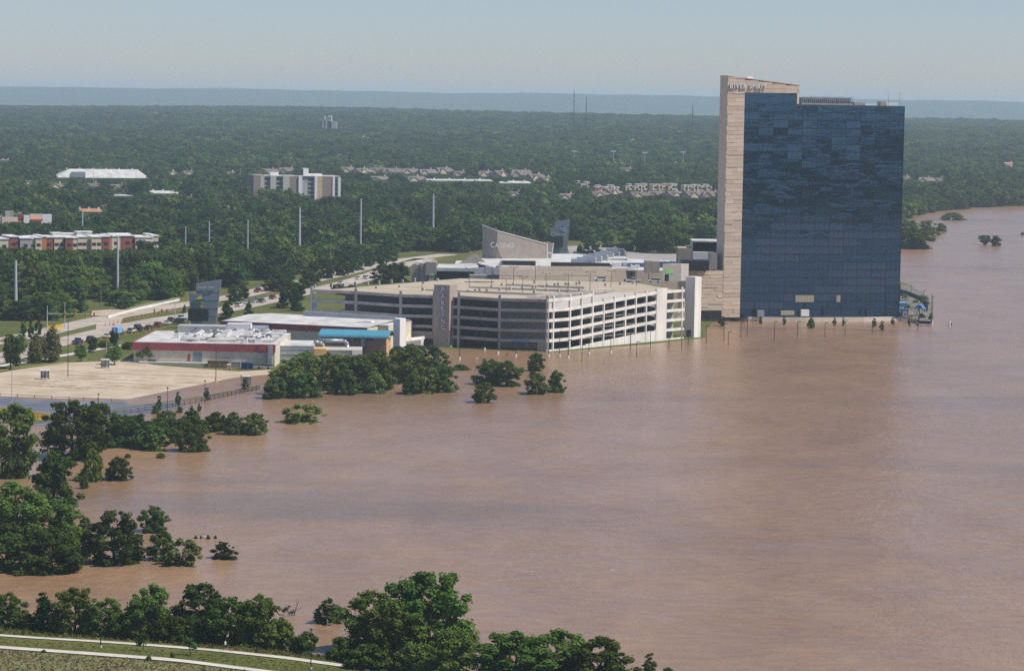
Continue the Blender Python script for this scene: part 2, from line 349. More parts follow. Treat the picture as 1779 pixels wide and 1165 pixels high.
for i in range(2): proto('dark%d' % i, 90+i, 11, 4.6, 5600, .34, mat=fol_dk, z0=.03, nl=64, shape='flood', lobe=(.10, .27))
proto('cone0', 100, 8, 2.3, 2600, .26, mat=fol_dk, z0=.05, nl=40, shape='cone', tr=.16)
proto('col0', 110, 7, 1.3, 1500, .25, mat=fol_dk, z0=.1, nl=24, shape='column', tr=.1)
proto('sap0', 112, 3.6, 1.05, 420, .15, mat=fol_dk, z0=.35, nl=12, shape='round', tr=.05, base=-.3)
proto('olive0', 115, 10, 4.0, 2600, .4, mat=fol_ol, z0=.15, nl=34, shape='cone', lobe=(.26, .45))
proto('park0', 120, 9, 4.2, 3600, .3, z0=.30, nl=34, shape='spread', base=-.5, tr=.22)
proto('park1', 121, 8, 3.2, 3000, .28, mat=fol_dk, z0=.25, nl=30, shape='round', base=-.5, tr=.18)
TREES = []
def tree(key, loc, H=None, R=None, rz=None, label='', group=None, name='tree', cat='tree', mat=None):
    cm, tm, h0, r0 = PROTO[key]
    e = empty(name, loc, random.uniform(0, 6.28) if rz is None else rz, label, cat, group)
    sz = (H or h0)/h0; sx = (R/r0) if R else sz; e.scale = (sx, sx*random.uniform(.9, 1.1), sz)
    e.rotation_euler[0] = random.gauss(0, .045); e.rotation_euler[1] = random.gauss(0, .045)
    c = bpy.data.objects.new('crown', cm); t = bpy.data.objects.new('trunk', tm)
    for o in (c, t): COL.objects.link(o); o.parent = e
    if mat:
        c.material_slots[0].link = 'OBJECT'; c.material_slots[0].material = mat
    TREES.append(e); return e
def ptree(key, px, py, hpx, wpx, label, group, name='tree', zw=None, sink=0.0, **k):   # foot pixel, height and width read off in pixels
    p = P(px, py, 0) if zw is not None else G(px, py)
    s = p.y/F
    return tree(key, (p.x, p.y, p.z-sink), (hpx*s)*1.02+sink, wpx*s*.5*1.05, label=label, group=group, name=name, **k)

# ---- trees of the flooded banks, each on its own spot
FL = 'flooded trees beside the parking lot'
for key, x, y, h, w_, lab in [
 ('near1', 20, 828, 118, 110, 'broad flooded tree at the corner of the trail, beside yellow barriers'),
 ('near0', 125, 795, 96, 105, 'large rounded flooded tree in front of the grey flooded pavement'),
 ('wil0', 178, 775, 72, 60, 'light green flooded tree behind the largest rounded one'),
 ('near2', 158, 752, 52, 40, 'dark narrow tree top rising behind the large rounded tree'),
 ('mid0', 213, 775, 56, 46, 'flooded tree next to the red canopy in the water'),
 ('near3', 242, 772, 54, 44, 'upright flooded tree standing left of a drowned thicket'),
 ('bush0', 262, 780, 40, 60, 'low drowned thicket by the flooded trail'),
 ('bush1', 292, 750, 38, 44, 'round drowned bush close to the flooded fence'),
 ('near2', 335, 783, 60, 46, 'flooded tree leaning over open water beyond the thicket'),
 ('bush2', 330, 750, 36, 50, 'drowned bush behind the leaning flooded tree'),
 ('bush0', 373, 748, 32, 42, 'small drowned bush on the water side of the trail'),
 ('near0', 410, 754, 40, 26, 'slim flooded tree, one of a pair far out from the fence'),
 ('near3', 443, 754, 38, 36, 'wider flooded tree, one of a pair far out from the fence'),
 ('wil1', 527, 733, 32, 54, 'single low bushy tree alone in open brown water')]:
    ptree(key, x, y, h*(1 if x < 190 else .94), w_*(1.08 if x < 190 else 1.3), lab, FL, 'flooded_tree', zw=1, sink=.6)
for i, (x, y, h, w_) in enumerate([(195,772,30,50),(228,774,34,46),(252,765,30,40),(278,758,30,46),(312,756,26,50),(308,768,18,44),(350,752,22,40),(350,778,14,30),(390,745,18,34),(426,752,16,26),(457,744,10,18)]):
    ptree('bush%d' % (i % 3), x, y, h, w_, 'ragged half drowned bush in the strip below the lot', 'half drowned bushes below the lot', 'flooded_bush', zw=1, sink=.4, mat=(fol_lt if i % 3 == 1 else None))
BK = 'flooded trees of the near bank'
for key, x, y, h, w_, lab in [
 ('near2', 92, 880, 92, 90, 'tall flooded tree above the bank corner, water on two sides'),
 ('near1', 30, 935, 92, 110, 'wide flooded tree in the thick bank clump'),
 ('near0', 104, 930, 62, 66, 'flooded tree at the edge of the bank clump'),
 ('wil0', 12, 990, 62, 90, 'pale leafy tree at the foot of the bank clump'),
 ('near3', 90, 992, 74, 92, 'dense flooded tree closing the foot of the bank clump'),
 ('bush1', 136, 975, 58, 66, 'thick drowned bush between the clump and a lone dark tree'),
 ('bush2', 160, 835, 50, 46, 'ragged drowned bush in open water off the trail'),
 ('near3', 205, 833, 38, 46, 'thin sparse flooded tree reaching over the water'),
 ('bush0', 146, 848, 22, 18, 'tiny drowned shrub at the foot of a ragged bush'),
 ('dark0', 200, 978, 86, 92, 'big dark dome shaped flooded tree off the bank clump'),
 ('near0', 266, 922, 42, 50, 'flooded flat topped tree standing by itself in brown water'),
 ('near2', 282, 972, 48, 46, 'darker half of a twin flooded bush'),
 ('wil1', 318, 981, 44, 60, 'light green half of a twin flooded bush'),
 ('dark1', 391, 969, 27, 38, 'small dark bush alone farthest out on the water')]:
    ptree(key, x, y, h, w_*1.12, lab, BK, 'flooded_tree', zw=1, sink=.6)
for i, (x, y, h, w_) in enumerate([(60,962,46,60),(15,958,50,60),(112,962,40,56),(62,905,46,60),(118,990,34,60),(50,996,36,66),(170,960,36,40),(14,900,40,50),(230,965,26,30),(240,972,18,30)]):
    ptree('bush%d' % (i % 3), x, y, h, w_, 'leafy half drowned bush filling the bank clump', 'half drowned bushes of the bank clump', 'flooded_bush', zw=1, sink=.4, mat=(fol_lt if i % 3 == 0 else None))
IS = 'flooded trees of the island thicket'
isl = [('mid1',500,686,58,70),('near1',530,668,56,60),('wil0',575,676,60,70),('mid0',618,676,56,70),('near0',660,676,62,60),('mid2',705,664,62,70),('dark0',745,658,56,66),
       ('dark1',705,640,38,50),('near3',640,650,34,60),('wil1',738,682,44,52),('near2',770,680,46,52),('bush1',480,692,36,56),('bush0',530,690,40,60),('bush2',600,684,40,60),
       ('bush1',650,682,36,50),('bush0',715,684,32,46),('mid3',560,652,34,60),('mid1',600,640,22,50),('dark0',690,622,20,34),('dark1',655,632,22,46)]
ISL = ['low tree at the tip of the island thicket', 'dark tree rising behind the tip of the thicket', 'pale rounded tree in the middle of the thicket', 'tall tree in the middle of the thicket',
 'round crowned tree right of the thicket middle', 'tall tree under the end wall of the brick hall', 'tallest dark tree of the thicket, by the parking tower', 'dark tree hiding the foot of the brick hall',
 'broad tree against the brick wall', 'light green willow at the open water end', 'last full tree at the open water end', 'low shrub trailing into the water at the thicket tip',
 'rounded shrub over the debris line', 'shrub hanging over floating debris', 'bright shrub at the water edge, mid thicket', 'drowned shrub beside floating trash',
 'tree just in front of the grey roofed shed', 'tree top against the pale shed roof', 'dark crown beside the white canopy', 'dark crown below the barrel roof']
for (key, x, y, h, w_), lab in zip(isl, ISL): ptree(key, x, y, h, w_, lab, IS, 'flooded_tree', zw=1, sink=.4)
ID = 'small flooded islands of trees'
for key, x, y, h, w_, lab in [
 ('mid0', 850, 667, 42, 50, 'left tree of the middle flooded clump off the garage'), ('wil0', 880, 670, 42, 60, 'right tree of the middle flooded clump off the garage'),
 ('near3', 932, 644, 30, 28, 'small dark tree nearest the parking garage, in water'), ('bush0', 925, 654, 10, 16, 'tiny shrub below the small dark tree off the garage'),
 ('near0', 842, 699, 34, 40, 'round flooded tree farthest out from the garage'), ('wil1', 932, 684, 34, 50, 'light flooded tree off the garage, left half of a pair'),
 ('near2', 966, 681, 36, 34, 'leaning flooded tree off the garage, right half of a pair'),
 ('bush2', 800, 642, 8, 40, 'line of drowned brush off the thicket'),
 ('mid2', 1590, 432, 34, 60, 'flooded trees right beside the glass tower'), ('mid0', 1575, 405, 22, 50, 'leafy flooded tree behind the glass tower'), ('wil0', 1613, 410, 26, 46, 'flooded tree pointing out into the river past the tower'),
 ('bush1', 1635, 402, 14, 22, 'drowned bush at the tip past the tower'), ('mid1', 1570, 432, 30, 50, 'flooded tree touching the tower corner'),
 ('bush0', 1655, 382, 12, 42, 'long low islet of bushes in the far river'), ('mid3', 1711, 425, 16, 24, 'left tree of a lone islet in the river'), ('mid1', 1730, 427, 17, 18, 'right tree of a lone islet in the river'),
 ('bush1', 1777, 408, 5, 8, 'scrap of drowned brush far out in the river')]:
    ptree(key, x, y, h, w_, lab, ID, 'flooded_tree', zw=1, sink=.3)
# ---- near bank by the path
NB = 'trees between the path and the river'
for key, x, y, h, w_, lab in [
 ('near3', 15, 1088, 55, 52, 'open branched tree at the start of the riverside row'), ('cone0', 78, 1096, 62, 44, 'pointed dark cedar in the riverside row'),
 ('near0', 130, 1100, 76, 66, 'leafy tree right of the pointed cedar'), ('near2', 185, 1104, 62, 62, 'tree behind the tall black lamp post'),
 ('near1', 262, 1110, 88, 76, 'tall tree left of the dog walker row'), ('bush1', 225, 1110, 44, 62, 'thick undergrowth behind the black lamp post'),
 ('dark0', 345, 1112, 92, 92, 'tall dark tree in the middle of the riverside row'), ('near0', 400, 1118, 78, 84, 'full tree above the person walking'),
 ('near3', 452, 1122, 84, 70, 'dark round tree ending the dense row'), ('bush0', 300, 1115, 42, 60, 'pale flowering shrub at the row foot'),
 ('bush2', 490, 1128, 46, 56, 'shrub next to the muddy inlet'), ('bush1', 530, 1134, 36, 50, 'low shrub by the muddy inlet and lamp'),
 ('dark1', 566, 1100, 58, 42, 'blue green slender tree behind the muddy inlet'), ('near1', 640, 1140, 104, 110, 'grey green tree left of the tallest riverside tree'),
 ('near0', 745, 1160, 158, 140, 'tallest riverside tree rising high over the brown water'), ('near2', 695, 1160, 110, 100, 'dark tree joined to the tallest riverside tree'),
 ('bush0', 640, 1162, 40, 76, 'undergrowth at the foot of the tallest riverside tree'), ('near3', 780, 1185, 90, 80, 'lower tree under the tallest riverside tree'),
 ('near0', 890, 1200, 98, 110, 'first tree of the round topped clump in the frame corner'), ('near1', 960, 1200, 98, 120, 'middle tree of the round topped clump'),
 ('near2', 1040, 1205, 92, 110, 'last tree of the round topped clump'), ('bush2', 860, 1190, 60, 70, 'shrub hiding the foot of the round topped clump'),
 ('col0', 1128, 1180, 44, 20, 'thin vine covered snag standing in the shallows'), ('bush1', 1160, 1190, 30, 30, 'low sprig of leaves past the vine covered snag')]:
    ptree(key, x, y, h*1.03, w_*1.22, lab, NB, 'riverside_tree')
for i, (x, y, h, w_) in enumerate([(45,1093,26,50),(100,1100,34,46),(155,1103,36,50),(205,1107,40,56),(240,1110,34,50),(280,1112,40,56),(325,1115,46,60),(370,1117,44,56),(425,1122,46,56),(470,1126,40,50),(590,1146,40,56),(680,1165,52,70),(720,1172,50,70),(920,1195,60,80),(1000,1200,60,80),(1075,1204,46,60)]):
    ptree('bush%d' % (i % 3), x, y, h, w_, 'dense undergrowth bush filling the riverside row', 'undergrowth of the riverside row', 'bush')
# ------------------------------------------------------------------ hotel tower
stone = M('sandstone', (.73, .59, .44), .85, .07, 1.2, .15, rand=.12)
stone_j = M('stone_joint', (.30, .22, .16), .9, .1, 2)
conc = M('concrete', (.50, .465, .41), .85, .08, .5, .1)
conc_w = M('white_concrete', (.78, .75, .68), .85, .10, .35, .1, stretch=(1, 1, .18), detail=8)
conc_g = M('grey_concrete', (.38, .36, .33), .85, .12, .4, stretch=(1, 1, .2), detail=8)
brown_panel = M('taupe_panel', (.40, .335, .28), .75, .05, .4)
white = M('white_paint', (.78, .77, .74), .6, .05, 1)
white_roof = M('white_membrane', (.54, .53, .50), .75, .16, .18, detail=8)
dark = M('dark_metal', (.025, .026, .03), .6, .1, 2)
black = M('black_screen', (.014, .015, .018), .5, .1, 1)
grey_metal = M('galvanised', (.36, .39, .42), .45, .12, 1.2, metal=.4)
steel = M('pole_steel', (.50, .52, .53), .5, .06, .8)
tan = M('tan_louvre', (.42, .36, .25), .7, .1, 2)
def glass_mat():
    m = bpy.data.materials.new('blue_glass'); m.use_nodes = True; n = m.node_tree.nodes; l = m.node_tree.links; b = n['Principled BSDF']
    oi = n.new('ShaderNodeObjectInfo'); rp = n.new('ShaderNodeValToRGB'); e = rp.color_ramp.elements
    e[0].color = (.001, .009, .026, 1); e[1].color = (.002, .014, .038, 1); l.new(oi.outputs['Random'], rp.inputs[0])
    l.new(rp.outputs[0], b.inputs['Base Color']); b.inputs['Roughness'].default_value = .04; b.inputs['IOR'].default_value = 2.4; b.inputs['Specular Tint'].default_value = (.30, .62, 1, 1)
    gp_ = n.new('ShaderNodeNewGeometry')
    def nzz(sc, dt, rg=.5):
        mp = n.new('ShaderNodeMapping'); mp.inputs['Scale'].default_value = sc; l.new(gp_.outputs['Position'], mp.inputs[0])
        q = n.new('ShaderNodeTexNoise'); q.inputs['Scale'].default_value = 1; q.inputs['Detail'].default_value = dt; q.inputs['Roughness'].default_value = rg; l.new(mp.outputs[0], q.inputs['Vector']); return q.outputs[0]
    def mth(op, a, c, cl=False):
        q = n.new('ShaderNodeMath'); q.operation = op; q.use_clamp = cl
        for k_, x_ in enumerate((a, c)):
            if isinstance(x_, (int, float)): q.inputs[k_].default_value = x_
            else: l.new(x_, q.inputs[k_])
        return q.outputs[0]
    warp = nzz((.16, .16, .55), 2); curl = nzz((.11, .11, .42), 4, .6); band = nzz((.02, .02, .11), 2)
    ridge_ = mth('MULTIPLY', mth('SUBTRACT', mth('MULTIPLY', curl, mth('ADD', band, .5)), .53), 9, True)   # panes bowed here and there
    hgt = mth('ADD', mth('MULTIPLY', warp, .10), mth('MULTIPLY', ridge_, .22))
    bp = n.new('ShaderNodeBump'); bp.inputs['Strength'].default_value = .10; bp.inputs['Distance'].default_value = 1.0; l.new(hgt, bp.inputs['Height']); l.new(bp.outputs[0], b.inputs['Normal'])
    return m
glass = glass_mat()
TA, TB = P(1285, 551, 1.6), P(1562, 550.5, 1.6)
FT = Fr(TA, TB, z=1.6)
tw = FT.root('hotel_tower', 'tall blue glass hotel tower with a sandstone wing, standing in the flood', 'tower')
gw = (TB-TA).length; gtop = FT.pl(1566, 185)[1]; gtop = gtop
sl_ = FT.pl(1264, 131); sleft = FT.pl(1257, 470)[0]; ztopL = sl_[1]; hx = FT.pl(1389, 150)[0]; ztopR = FT.pl(1389, 147.5)[1]; zhead = FT.pl(1340, 161.5)[1]; zpod = FT.pl(1240, 470)[1]
pod0 = FT.pl(1150, 500)[0]
DEP = 9.5
# body behind the cladding
MB().box(.25, gw, .5, 24, -.2, gtop-.15).build('core', dark, tw)
MB().prism([(sleft+.3, -.2), (.25, -.2), (.25, zhead+.3), (hx-.3, zhead+.3), (hx-.3, ztopR-.3), (sleft+.3, ztopL-.3)], .45, DEP).build('stone_wing', stone_j, tw)
MB().box(sleft-.002, sleft+.28, .0, DEP+.3, zpod, ztopL-.15).build('side_wall', stone, tw)
MB().prism([(sleft-.1, ztopL-.3), (hx+.1, ztopR-.3), (hx+.1, ztopR), (sleft-.1, ztopL)], -.08, DEP+.4).build('coping', stone, tw)
MB().box(.25, hx-.3, .5, DEP, gtop-.2, zhead).build('penthouse_core', dark, tw)
MB().box(hx-.9, hx, .0, DEP, gtop+.3, ztopR-.35).build('end_pier', stone, tw)
# stone panels in staggered courses
z = 0.0; k = 0; rs = random.Random(3)
PAN = {}
def panel(parent, x0, x1, z0, z1, mat_, y=0.0, nm='stone_panel'):
    key = (round(x1-x0, 2), round(z1-z0, 2), mat_.name)
    if key not in PAN:
        w2, h2 = (x1-x0), (z1-z0); PAN[key] = MB().box(.02, w2-.02, 0, .42, .03, h2-.03).mesh(nm, mat_)
    o = bpy.data.objects.new(nm, PAN[key]); COL.objects.link(o); o.parent = parent; o.location = (x0, y, z0); return o
while z < ztopL-.7:
    ch = 1.6
    ztop_here = lambda x: ztopL+(ztopR-ztopL)*(x-sleft)/(hx-sleft)
    split = (.35, .62, 1.0, .48, 1.0)[k % 5]; xs = [sleft, sleft+round((0-sleft)*split, 2), 0.02] if split < 1 else [sleft, 0.02]
    for a, b_ in zip(xs[:-1], xs[1:]):
        panel(tw, a, b_, z, min(z+ch, ztop_here(b_)-.3), stone, rs.choice((0, 0, .05, -.06)))
    z += ch; k += 1
z = zhead
while z < ztopL-.8:
    x = 0.02; nn = 4
    for i in range(nn):
        a = x+(hx-x)*i/nn; b_ = x+(hx-x)*(i+1)/nn; zt = min(z+1.6, ztop_here(b_)-.3)
        if zt-z > .4: panel(tw, a, b_, z, zt, stone, rs.choice((0, 0, .03)))
    z += 1.6
# curtain wall: 27 storeys, 11 panes each
NF, NC = 27, 11; fh = gtop/NF; cw = (gw-.1)/NC
PM = MB().box(.03, cw-.03, 0, .12, .32, fh-.02).mesh('window_pane', glass)
blind = M('drawn_blinds', (.018, .055, .112), .12, .08, .4, spec=.7)
PMb = PM.copy(); PMb.materials.clear(); PMb.materials.append(blind)
runs = {(f_, c_) for f_, a_, b2_ in [(1,0,2),(3,5,9),(4,7,10),(5,6,10),(7,0,3),(8,1,6),(9,1,7),(10,6,10),(11,2,6),(2,3,6),(6,7,9)] for c_ in range(a_, b2_+1)}
for f in range(NF):
    for c in range(NC):
        o = bpy.data.objects.new('window_pane', PMb if (f, c) in runs else PM); COL.objects.link(o); o.parent = tw; o.location = (.05+c*cw, .22, f*fh)
        o.rotation_euler = (rs.gauss(0, .005), 0, rs.gauss(0, .005))
SPM = MB().box(.03, gw-.03, .17, .4, 0, .34).mesh('floor_band', M('spandrel_glass', (.008, .014, .024), .2, .1, .3, spec=.6))
for f in range(NF):
    o = bpy.data.objects.new('floor_band', SPM); COL.objects.link(o); o.parent = tw; o.location = (0, 0, f*fh)
MUL = MB().box(-.035, .035, .14, .4, 0, gtop-.05).mesh('mullion', M('mullion_metal', (.012, .02, .032), .4, .1, 2, metal=.3))
for c in range(NC*3+1):
    o = bpy.data.objects.new('mullion', MUL); COL.objects.link(o); o.parent = tw; o.location = (.06+c*cw/3, 0 if c % 3 == 0 else .06, 0)
for i in range(4):
    x0 = .3+(hx-1.3)*i/4; MB().box(x0+.03, x0+(hx-1.3)/4-.03, .25, .4, gtop+.02, zhead-.05).build('window_pane', glass, tw)
MB().box(hx-.1, gw, .1, 24, gtop-.12, gtop+.18).build('parapet', M('parapet_metal', (.09, .11, .13), .5), tw)
MB().box(gw-.14, gw+.02, .1, 24, 0, gtop).build('corner_trim', MATS['mullion_metal'], tw)
# fins of the glass, ground floor grilles and doors
for (x0, x1, y0, y1) in [(1382, 1414, 513, 524.5), (1453, 1460, 513, 524.5)]:
    a = FT.pl(x0, y1); b_ = FT.pl(x1, y0); v = MB().box(a[0], b_[0], -.02, .3, a[1], b_[1]).build('louvre', tan, tw)
    for i in range(1, 6 if x1-x0 > 10 else 2):
        xx = a[0]+(b_[0]-a[0])*i/(6 if x1-x0 > 10 else 2); MB().box(xx-.08, xx+.08, -.06, .0, a[1], b_[1]).build('louvre_bar', conc_g, v)
for (x0, x1, y0, y1, mm) in [(1316, 1328, 539, 550, grey_metal), (1357, 1380, 540, 547, tan), (1392, 1406, 538, 549, white)]:
    a = FT.pl(x0, y1, -1.5); b_ = FT.pl(x1, y0, -1.5); MB().box(a[0], b_[0], -1.5, .1, max(a[1], -.2), b_[1]).build('entrance_box', mm, tw)
# lettering
let_w = M('letter_white', (.85, .85, .83), .5, .02, 1)
def lettering(fr, parent, txt, px0, px1, pyt, pyb, mat_, d=-.5, depth=.22, side=None, **kw):
    x0, zt = fr.pl(px0, pyt, d); x1, zb = fr.pl(px1, pyb, d); hgt = zt-zb
    tmp = []; size = hgt/.69
    for ch in txt:
        if ch == ' ': tmp.append(None); continue
        o = textmesh(ch, size, depth, mat_, 'letter', parent, **kw); tmp.append(o)
    xs = []; x = 0
    for o in tmp:
        if o is None: x += size*.3; xs.append(x); continue
        bb = [v.co.x for v in o.data.vertices]; o['_x'] = min(bb); wd_ = max(bb)-min(bb); xs.append(x); x += wd_+size*.13
    sc = (x1-x0)/(x-size*.13)
    for o, xx in zip(tmp, xs):
        if o is None: continue
        o.scale = (sc, 1, 1); o.location = (x0+(xx-o['_x'])*sc, d, zb); del o['_x']
    return tmp
lettering(FT, tw, 'RIVER SPIRIT', 1268.5, 1331.5, 145.3, 154.6, let_w, d=-.34, depth=.14, bold=.02)
# roof plant
a = FT.pl(1390, 181, 6); b_ = FT.pl(1482, 168, 6)
scr = MB(); nx_ = 26
for i in range(nx_+1):
    x = a[0]+.6+(b_[0]-a[0]-.6)*i/nx_; zt = b_[1]-.35*(1+math.sin(i*.9))*.5
    MB().box(x-.07, x+.07, 5.9, 6.1, gtop+.2, zt).build('screen_post', grey_metal, tw)
for j in range(5):
    zz = gtop+.5+(b_[1]-gtop-.9)*j/4; MB().box(a[0]+.6, b_[0], 6.1, 6.16, zz, zz+.1).build('screen_rail', grey_metal, tw)
MB().box(a[0]+1.4, b_[0]-.8, 6.6, 14, gtop+.2, b_[1]-.6).build('cooling_plant', M('plant_grey', (.17, .17, .21), .7, .4, .8), tw)
MB().box(a[0]+.5, b_[0]+4, 5.2, 5.7, gtop+.15, gtop+.75).build('kerb', tan, tw)
for (x0, x1, y0, mm) in [(1484, 1499, 178, tan), (1503, 1524, 180.2, white), (1530, 1539, 176.5, tan), (1540, 1560, 178.5, white)]:
    u = FT.pl(x0, 184, 5)[0]; v = FT.pl(x1, y0, 5); MB().box(u, v[0], 5, 9, gtop+.17, v[1]).build('roof_unit', mm, tw)
for x0, y0 in [(1544, 161), (1563.5, 161)]:
    u = FT.pl(x0, y0, 3); MB().cyl((u[0], 3, gtop), (u[0], 3, u[1]), .09, .05, 6).build('antenna', grey_metal, tw)
u = FT.pl(1303, 133, 3)
MB().box(u[0]-1.2, u[0]+1.2, 3, 5, ztopL-2, u[1]).build('roof_hatch', white, tw)
# podium wall in the same stone
pw = FT.root('casino_podium', 'low sandstone podium wall joined to the foot of the hotel tower', 'building')
PL = sleft-.06
MB().box(pod0, PL, .45, 30, -2, zpod-.3).build('core', stone_j, pw)
MB().box(pod0, PL, .02, 30, zpod-.3, zpod).build('coping', stone, pw)
zc0 = -1.2; rows = int((zpod-.3-zc0)/1.25); ch = (zpod-.3-zc0)/rows
for r in range(rows):
    off = rs.choice((.0, .3, .55, .8)); nb = 5; bw = (PL-pod0)/nb
    edges = [pod0]+[pod0+bw*(i+off) for i in range(nb) if .3 < i+off < nb-.3]+[PL]
    for a_, b_ in zip(edges[:-1], edges[1:]): panel(pw, round(a_, 2), round(b_, 2), zc0+r*ch, zc0+(r+1)*ch, stone, rs.choice((0, 0, .05, -.09)))
a = FT.pl(1219, 553); b_ = FT.pl(1253.5, 539)
MB().box(a[0]-6, b_[0], -.2, .05, a[1]-.6, b_[1]).build('service_gate', black, pw)
a = FT.pl(1252, 561, -1); b_ = FT.pl(1263, 552, -1)
# plinth terrace with its cream wall
z0 = 1.55
fp = [(1268, 553), (1275, 556), (1300, 558), (1400, 559), (1500, 558.5), (1568, 557)]
pts = [P(x, y, .0) for x, y in fp]
tr = empty('terrace_wall', pts[0], 0, 'long curved cream retaining wall below the glass tower', 'wall')
m = MB(); bk = []
for p in pts: m.v.append(tuple(p-pts[0]+Vector((0, 0, -1.5))))
for p in pts: m.v.append(tuple(p-pts[0]+Vector((0, 0, 1.75))))
for p in pts: m.v.append(tuple(p-pts[0]+Vector((0, .5, 1.75))))
for p in pts: m.v.append(tuple(p-pts[0]+Vector((0, .5, .0))))
q = len(pts)
for j in range(3):
    for i in range(q-1): m.f.append((j*q+i, j*q+i+1, (j+1)*q+i+1, (j+1)*q+i))
m.build('wall_face', M('cream_wall', (.70, .63, .52), .85, .08, .6), tr)
m = MB(); m.add([tuple(p-pts[0]+Vector((0, .45, 1.5))) for p in pts]+[tuple(TB+Vector((8, 2, -.1))-pts[0]), tuple(TA+Vector((-3, 2, -.1))-pts[0])], [tuple(range(q+2))])
m.build('terrace_deck', conc, tr)
# ------------------------------------------------------------------ parking garage
HS = 3.48; C = P(951, 610, .2); D0 = C.y
L = PY(541, 590, D0+26); L.z = .2; Rr_ = PY(1187, 590, D0*1.064); Rr_.z = .2
FL_, FR_ = Fr(L, C, z=.2), Fr(C, Rr_, z=.2); uL, uR = FL_.u, FR_.u
lenL, lenR = (C-L).length, (Rr_-C).length
ga = empty('parking_garage', C, 0, 'five storey pale concrete parking garage with open decks and sloped ramps', 'garage')
def wx(mb, fr):                                          # frame coordinates -> garage coordinates
    o = MB(); o.f = mb.f; o.v = [tuple(fr.A+fr.u*x+fr.n*y+Vector((0, 0, z))-C) for x, y, z in mb.v]; return o
def gl(mb, fr, nm, mt, par=None): return wx(mb, fr).build(nm, mt, par or ga)
topz = [(541, 502.6), (618, 505.5), (696, 511), (754, 512.4), (797, 513.3), (868, 518.0), (951, 519.3)]
LZ = [(FL_.pl(x, y)[0], FL_.pl(x, y)[1]) for x, y in topz]
rows = [0, 1, 2, 3, 4]
for (s0, z0), (s1, z1) in zip(LZ[:-1], LZ[1:]):
    for k in rows:
        if abs(s0-LZ[3][0]) < .1 and k == 0: continue
        gl(MB().shear(s0, z0-1.05-HS*k, s1, z1-1.05-HS*k, 1.05, .12, .42), FL_, 'spandrel', conc_g)
for i, (s, z1) in enumerate(LZ):
    wd2 = .45; gl(MB().box(s-wd2, s+wd2, 0, .8, -.6, z1+1.15), FL_, 'column', conc_g if i < 6 else conc)
# sunny side
flat = [951, 962, 991]; slope = [991, 1011, 1030, 1049.5, 1068, 1087, 1105, 1123, 1141]
sx = lambda px: FR_.pl(px, 560)[0]
T0 = LZ[-1][1]; S0, S1 = sx(991), sx(1141)
zs = lambda s: HS*(s-S0)/(S1-S0)
for a_, b_ in zip(flat[:-1], flat[1:]):
    for k in range(5): gl(MB().box(sx(a_), sx(b_), .1, .4, T0-1.05-HS*k, T0-HS*k), FR_, 'spandrel', conc_w)
    gl(MB().box(sx(a_), sx(b_), .1, .4, -.6, .45), FR_, 'kerb_wall', conc_w)
for a_, b_ in zip(slope[:-1], slope[1:]):
    s0, s1 = sx(a_), sx(b_)
    for k in range(5):
        if k == 0 and b_ > 1031: continue
        gl(MB().shear(s0, T0-1.05-HS*k+zs(s0), s1, T0-1.05-HS*k+zs(s1), 1.05, .1, .4), FR_, 'spandrel', conc_w)
    gl(MB().add([(s0, .1, -.6), (s1, .1, -.6), (s1, .1, .5+zs(s1)), (s0, .1, .5+zs(s0)), (s0, .4, -.6), (s1, .4, -.6), (s1, .4, .5+zs(s1)), (s0, .4, .5+zs(s0))],
       [(0, 1, 2, 3), (7, 6, 5, 4), (3, 2, 6, 7), (0, 3, 7, 4), (1, 5, 6, 2)]), FR_, 'ramp_wall', conc_w)
for px in flat[1:]+slope[1:]:
    s = sx(px); zt = T0+zs(max(s, S0)) - (HS if px > 1031 else 0)+.9
    gl(MB().box(s-.3, s+.3, 0, .75, -.6, zt), FR_, 'column', conc_w)
gl(MB().box(sx(1141)+.35, sx(1158), 0, .6, -.6, T0+.9), FR_, 'shear_wall', conc_w)
for k in range(5):
    gl(MB().box(sx(1158), sx(1189), .1, .4, T0-1.0-HS*k, T0-HS*k), FR_, 'spandrel', conc_w)
gl(MB().box(sx(1158), sx(1189), .1, .4, -.6, .5), FR_, 'kerb_wall', conc_w)
gl(MB().box(sx(1185)-.25, sx(1185)+.25, 0, .6, -.6, T0+.9), FR_, 'column', conc_w)
# floors, roof deck, ramps
def at(fr, s, d=0): return fr.A+fr.u*s+fr.n*d-C
BP = Vector((-20, 1100, 0))-Vector((C.x, C.y, 0)); RP = Rr_-C
RPb = Vector((46, 1092, 0))-Vector((C.x, C.y, 0))
plan = [L-C+uL*.5+uR*.5, Vector((0, 0, 0))-uL*.5+uR*.5, RP-uR*.3-uL*.3, RPb, BP]
deckm = M('tan_deck', (.46, .37, .25), .9, .12, .12, col2=(.50, .43, .32))
def slab_in(z0, z1, nm, mt, inset=0.0, zl=0.0):
    c_ = sum(plan, Vector())/len(plan); q = [p.lerp(c_, inset) for p in plan]
    dz = [zl, 0, 0, 0, 0]
    return MB().slab([(p.x, p.y, dz[i]) for i, p in enumerate(q)], z0, z1).build(nm, mt, ga)
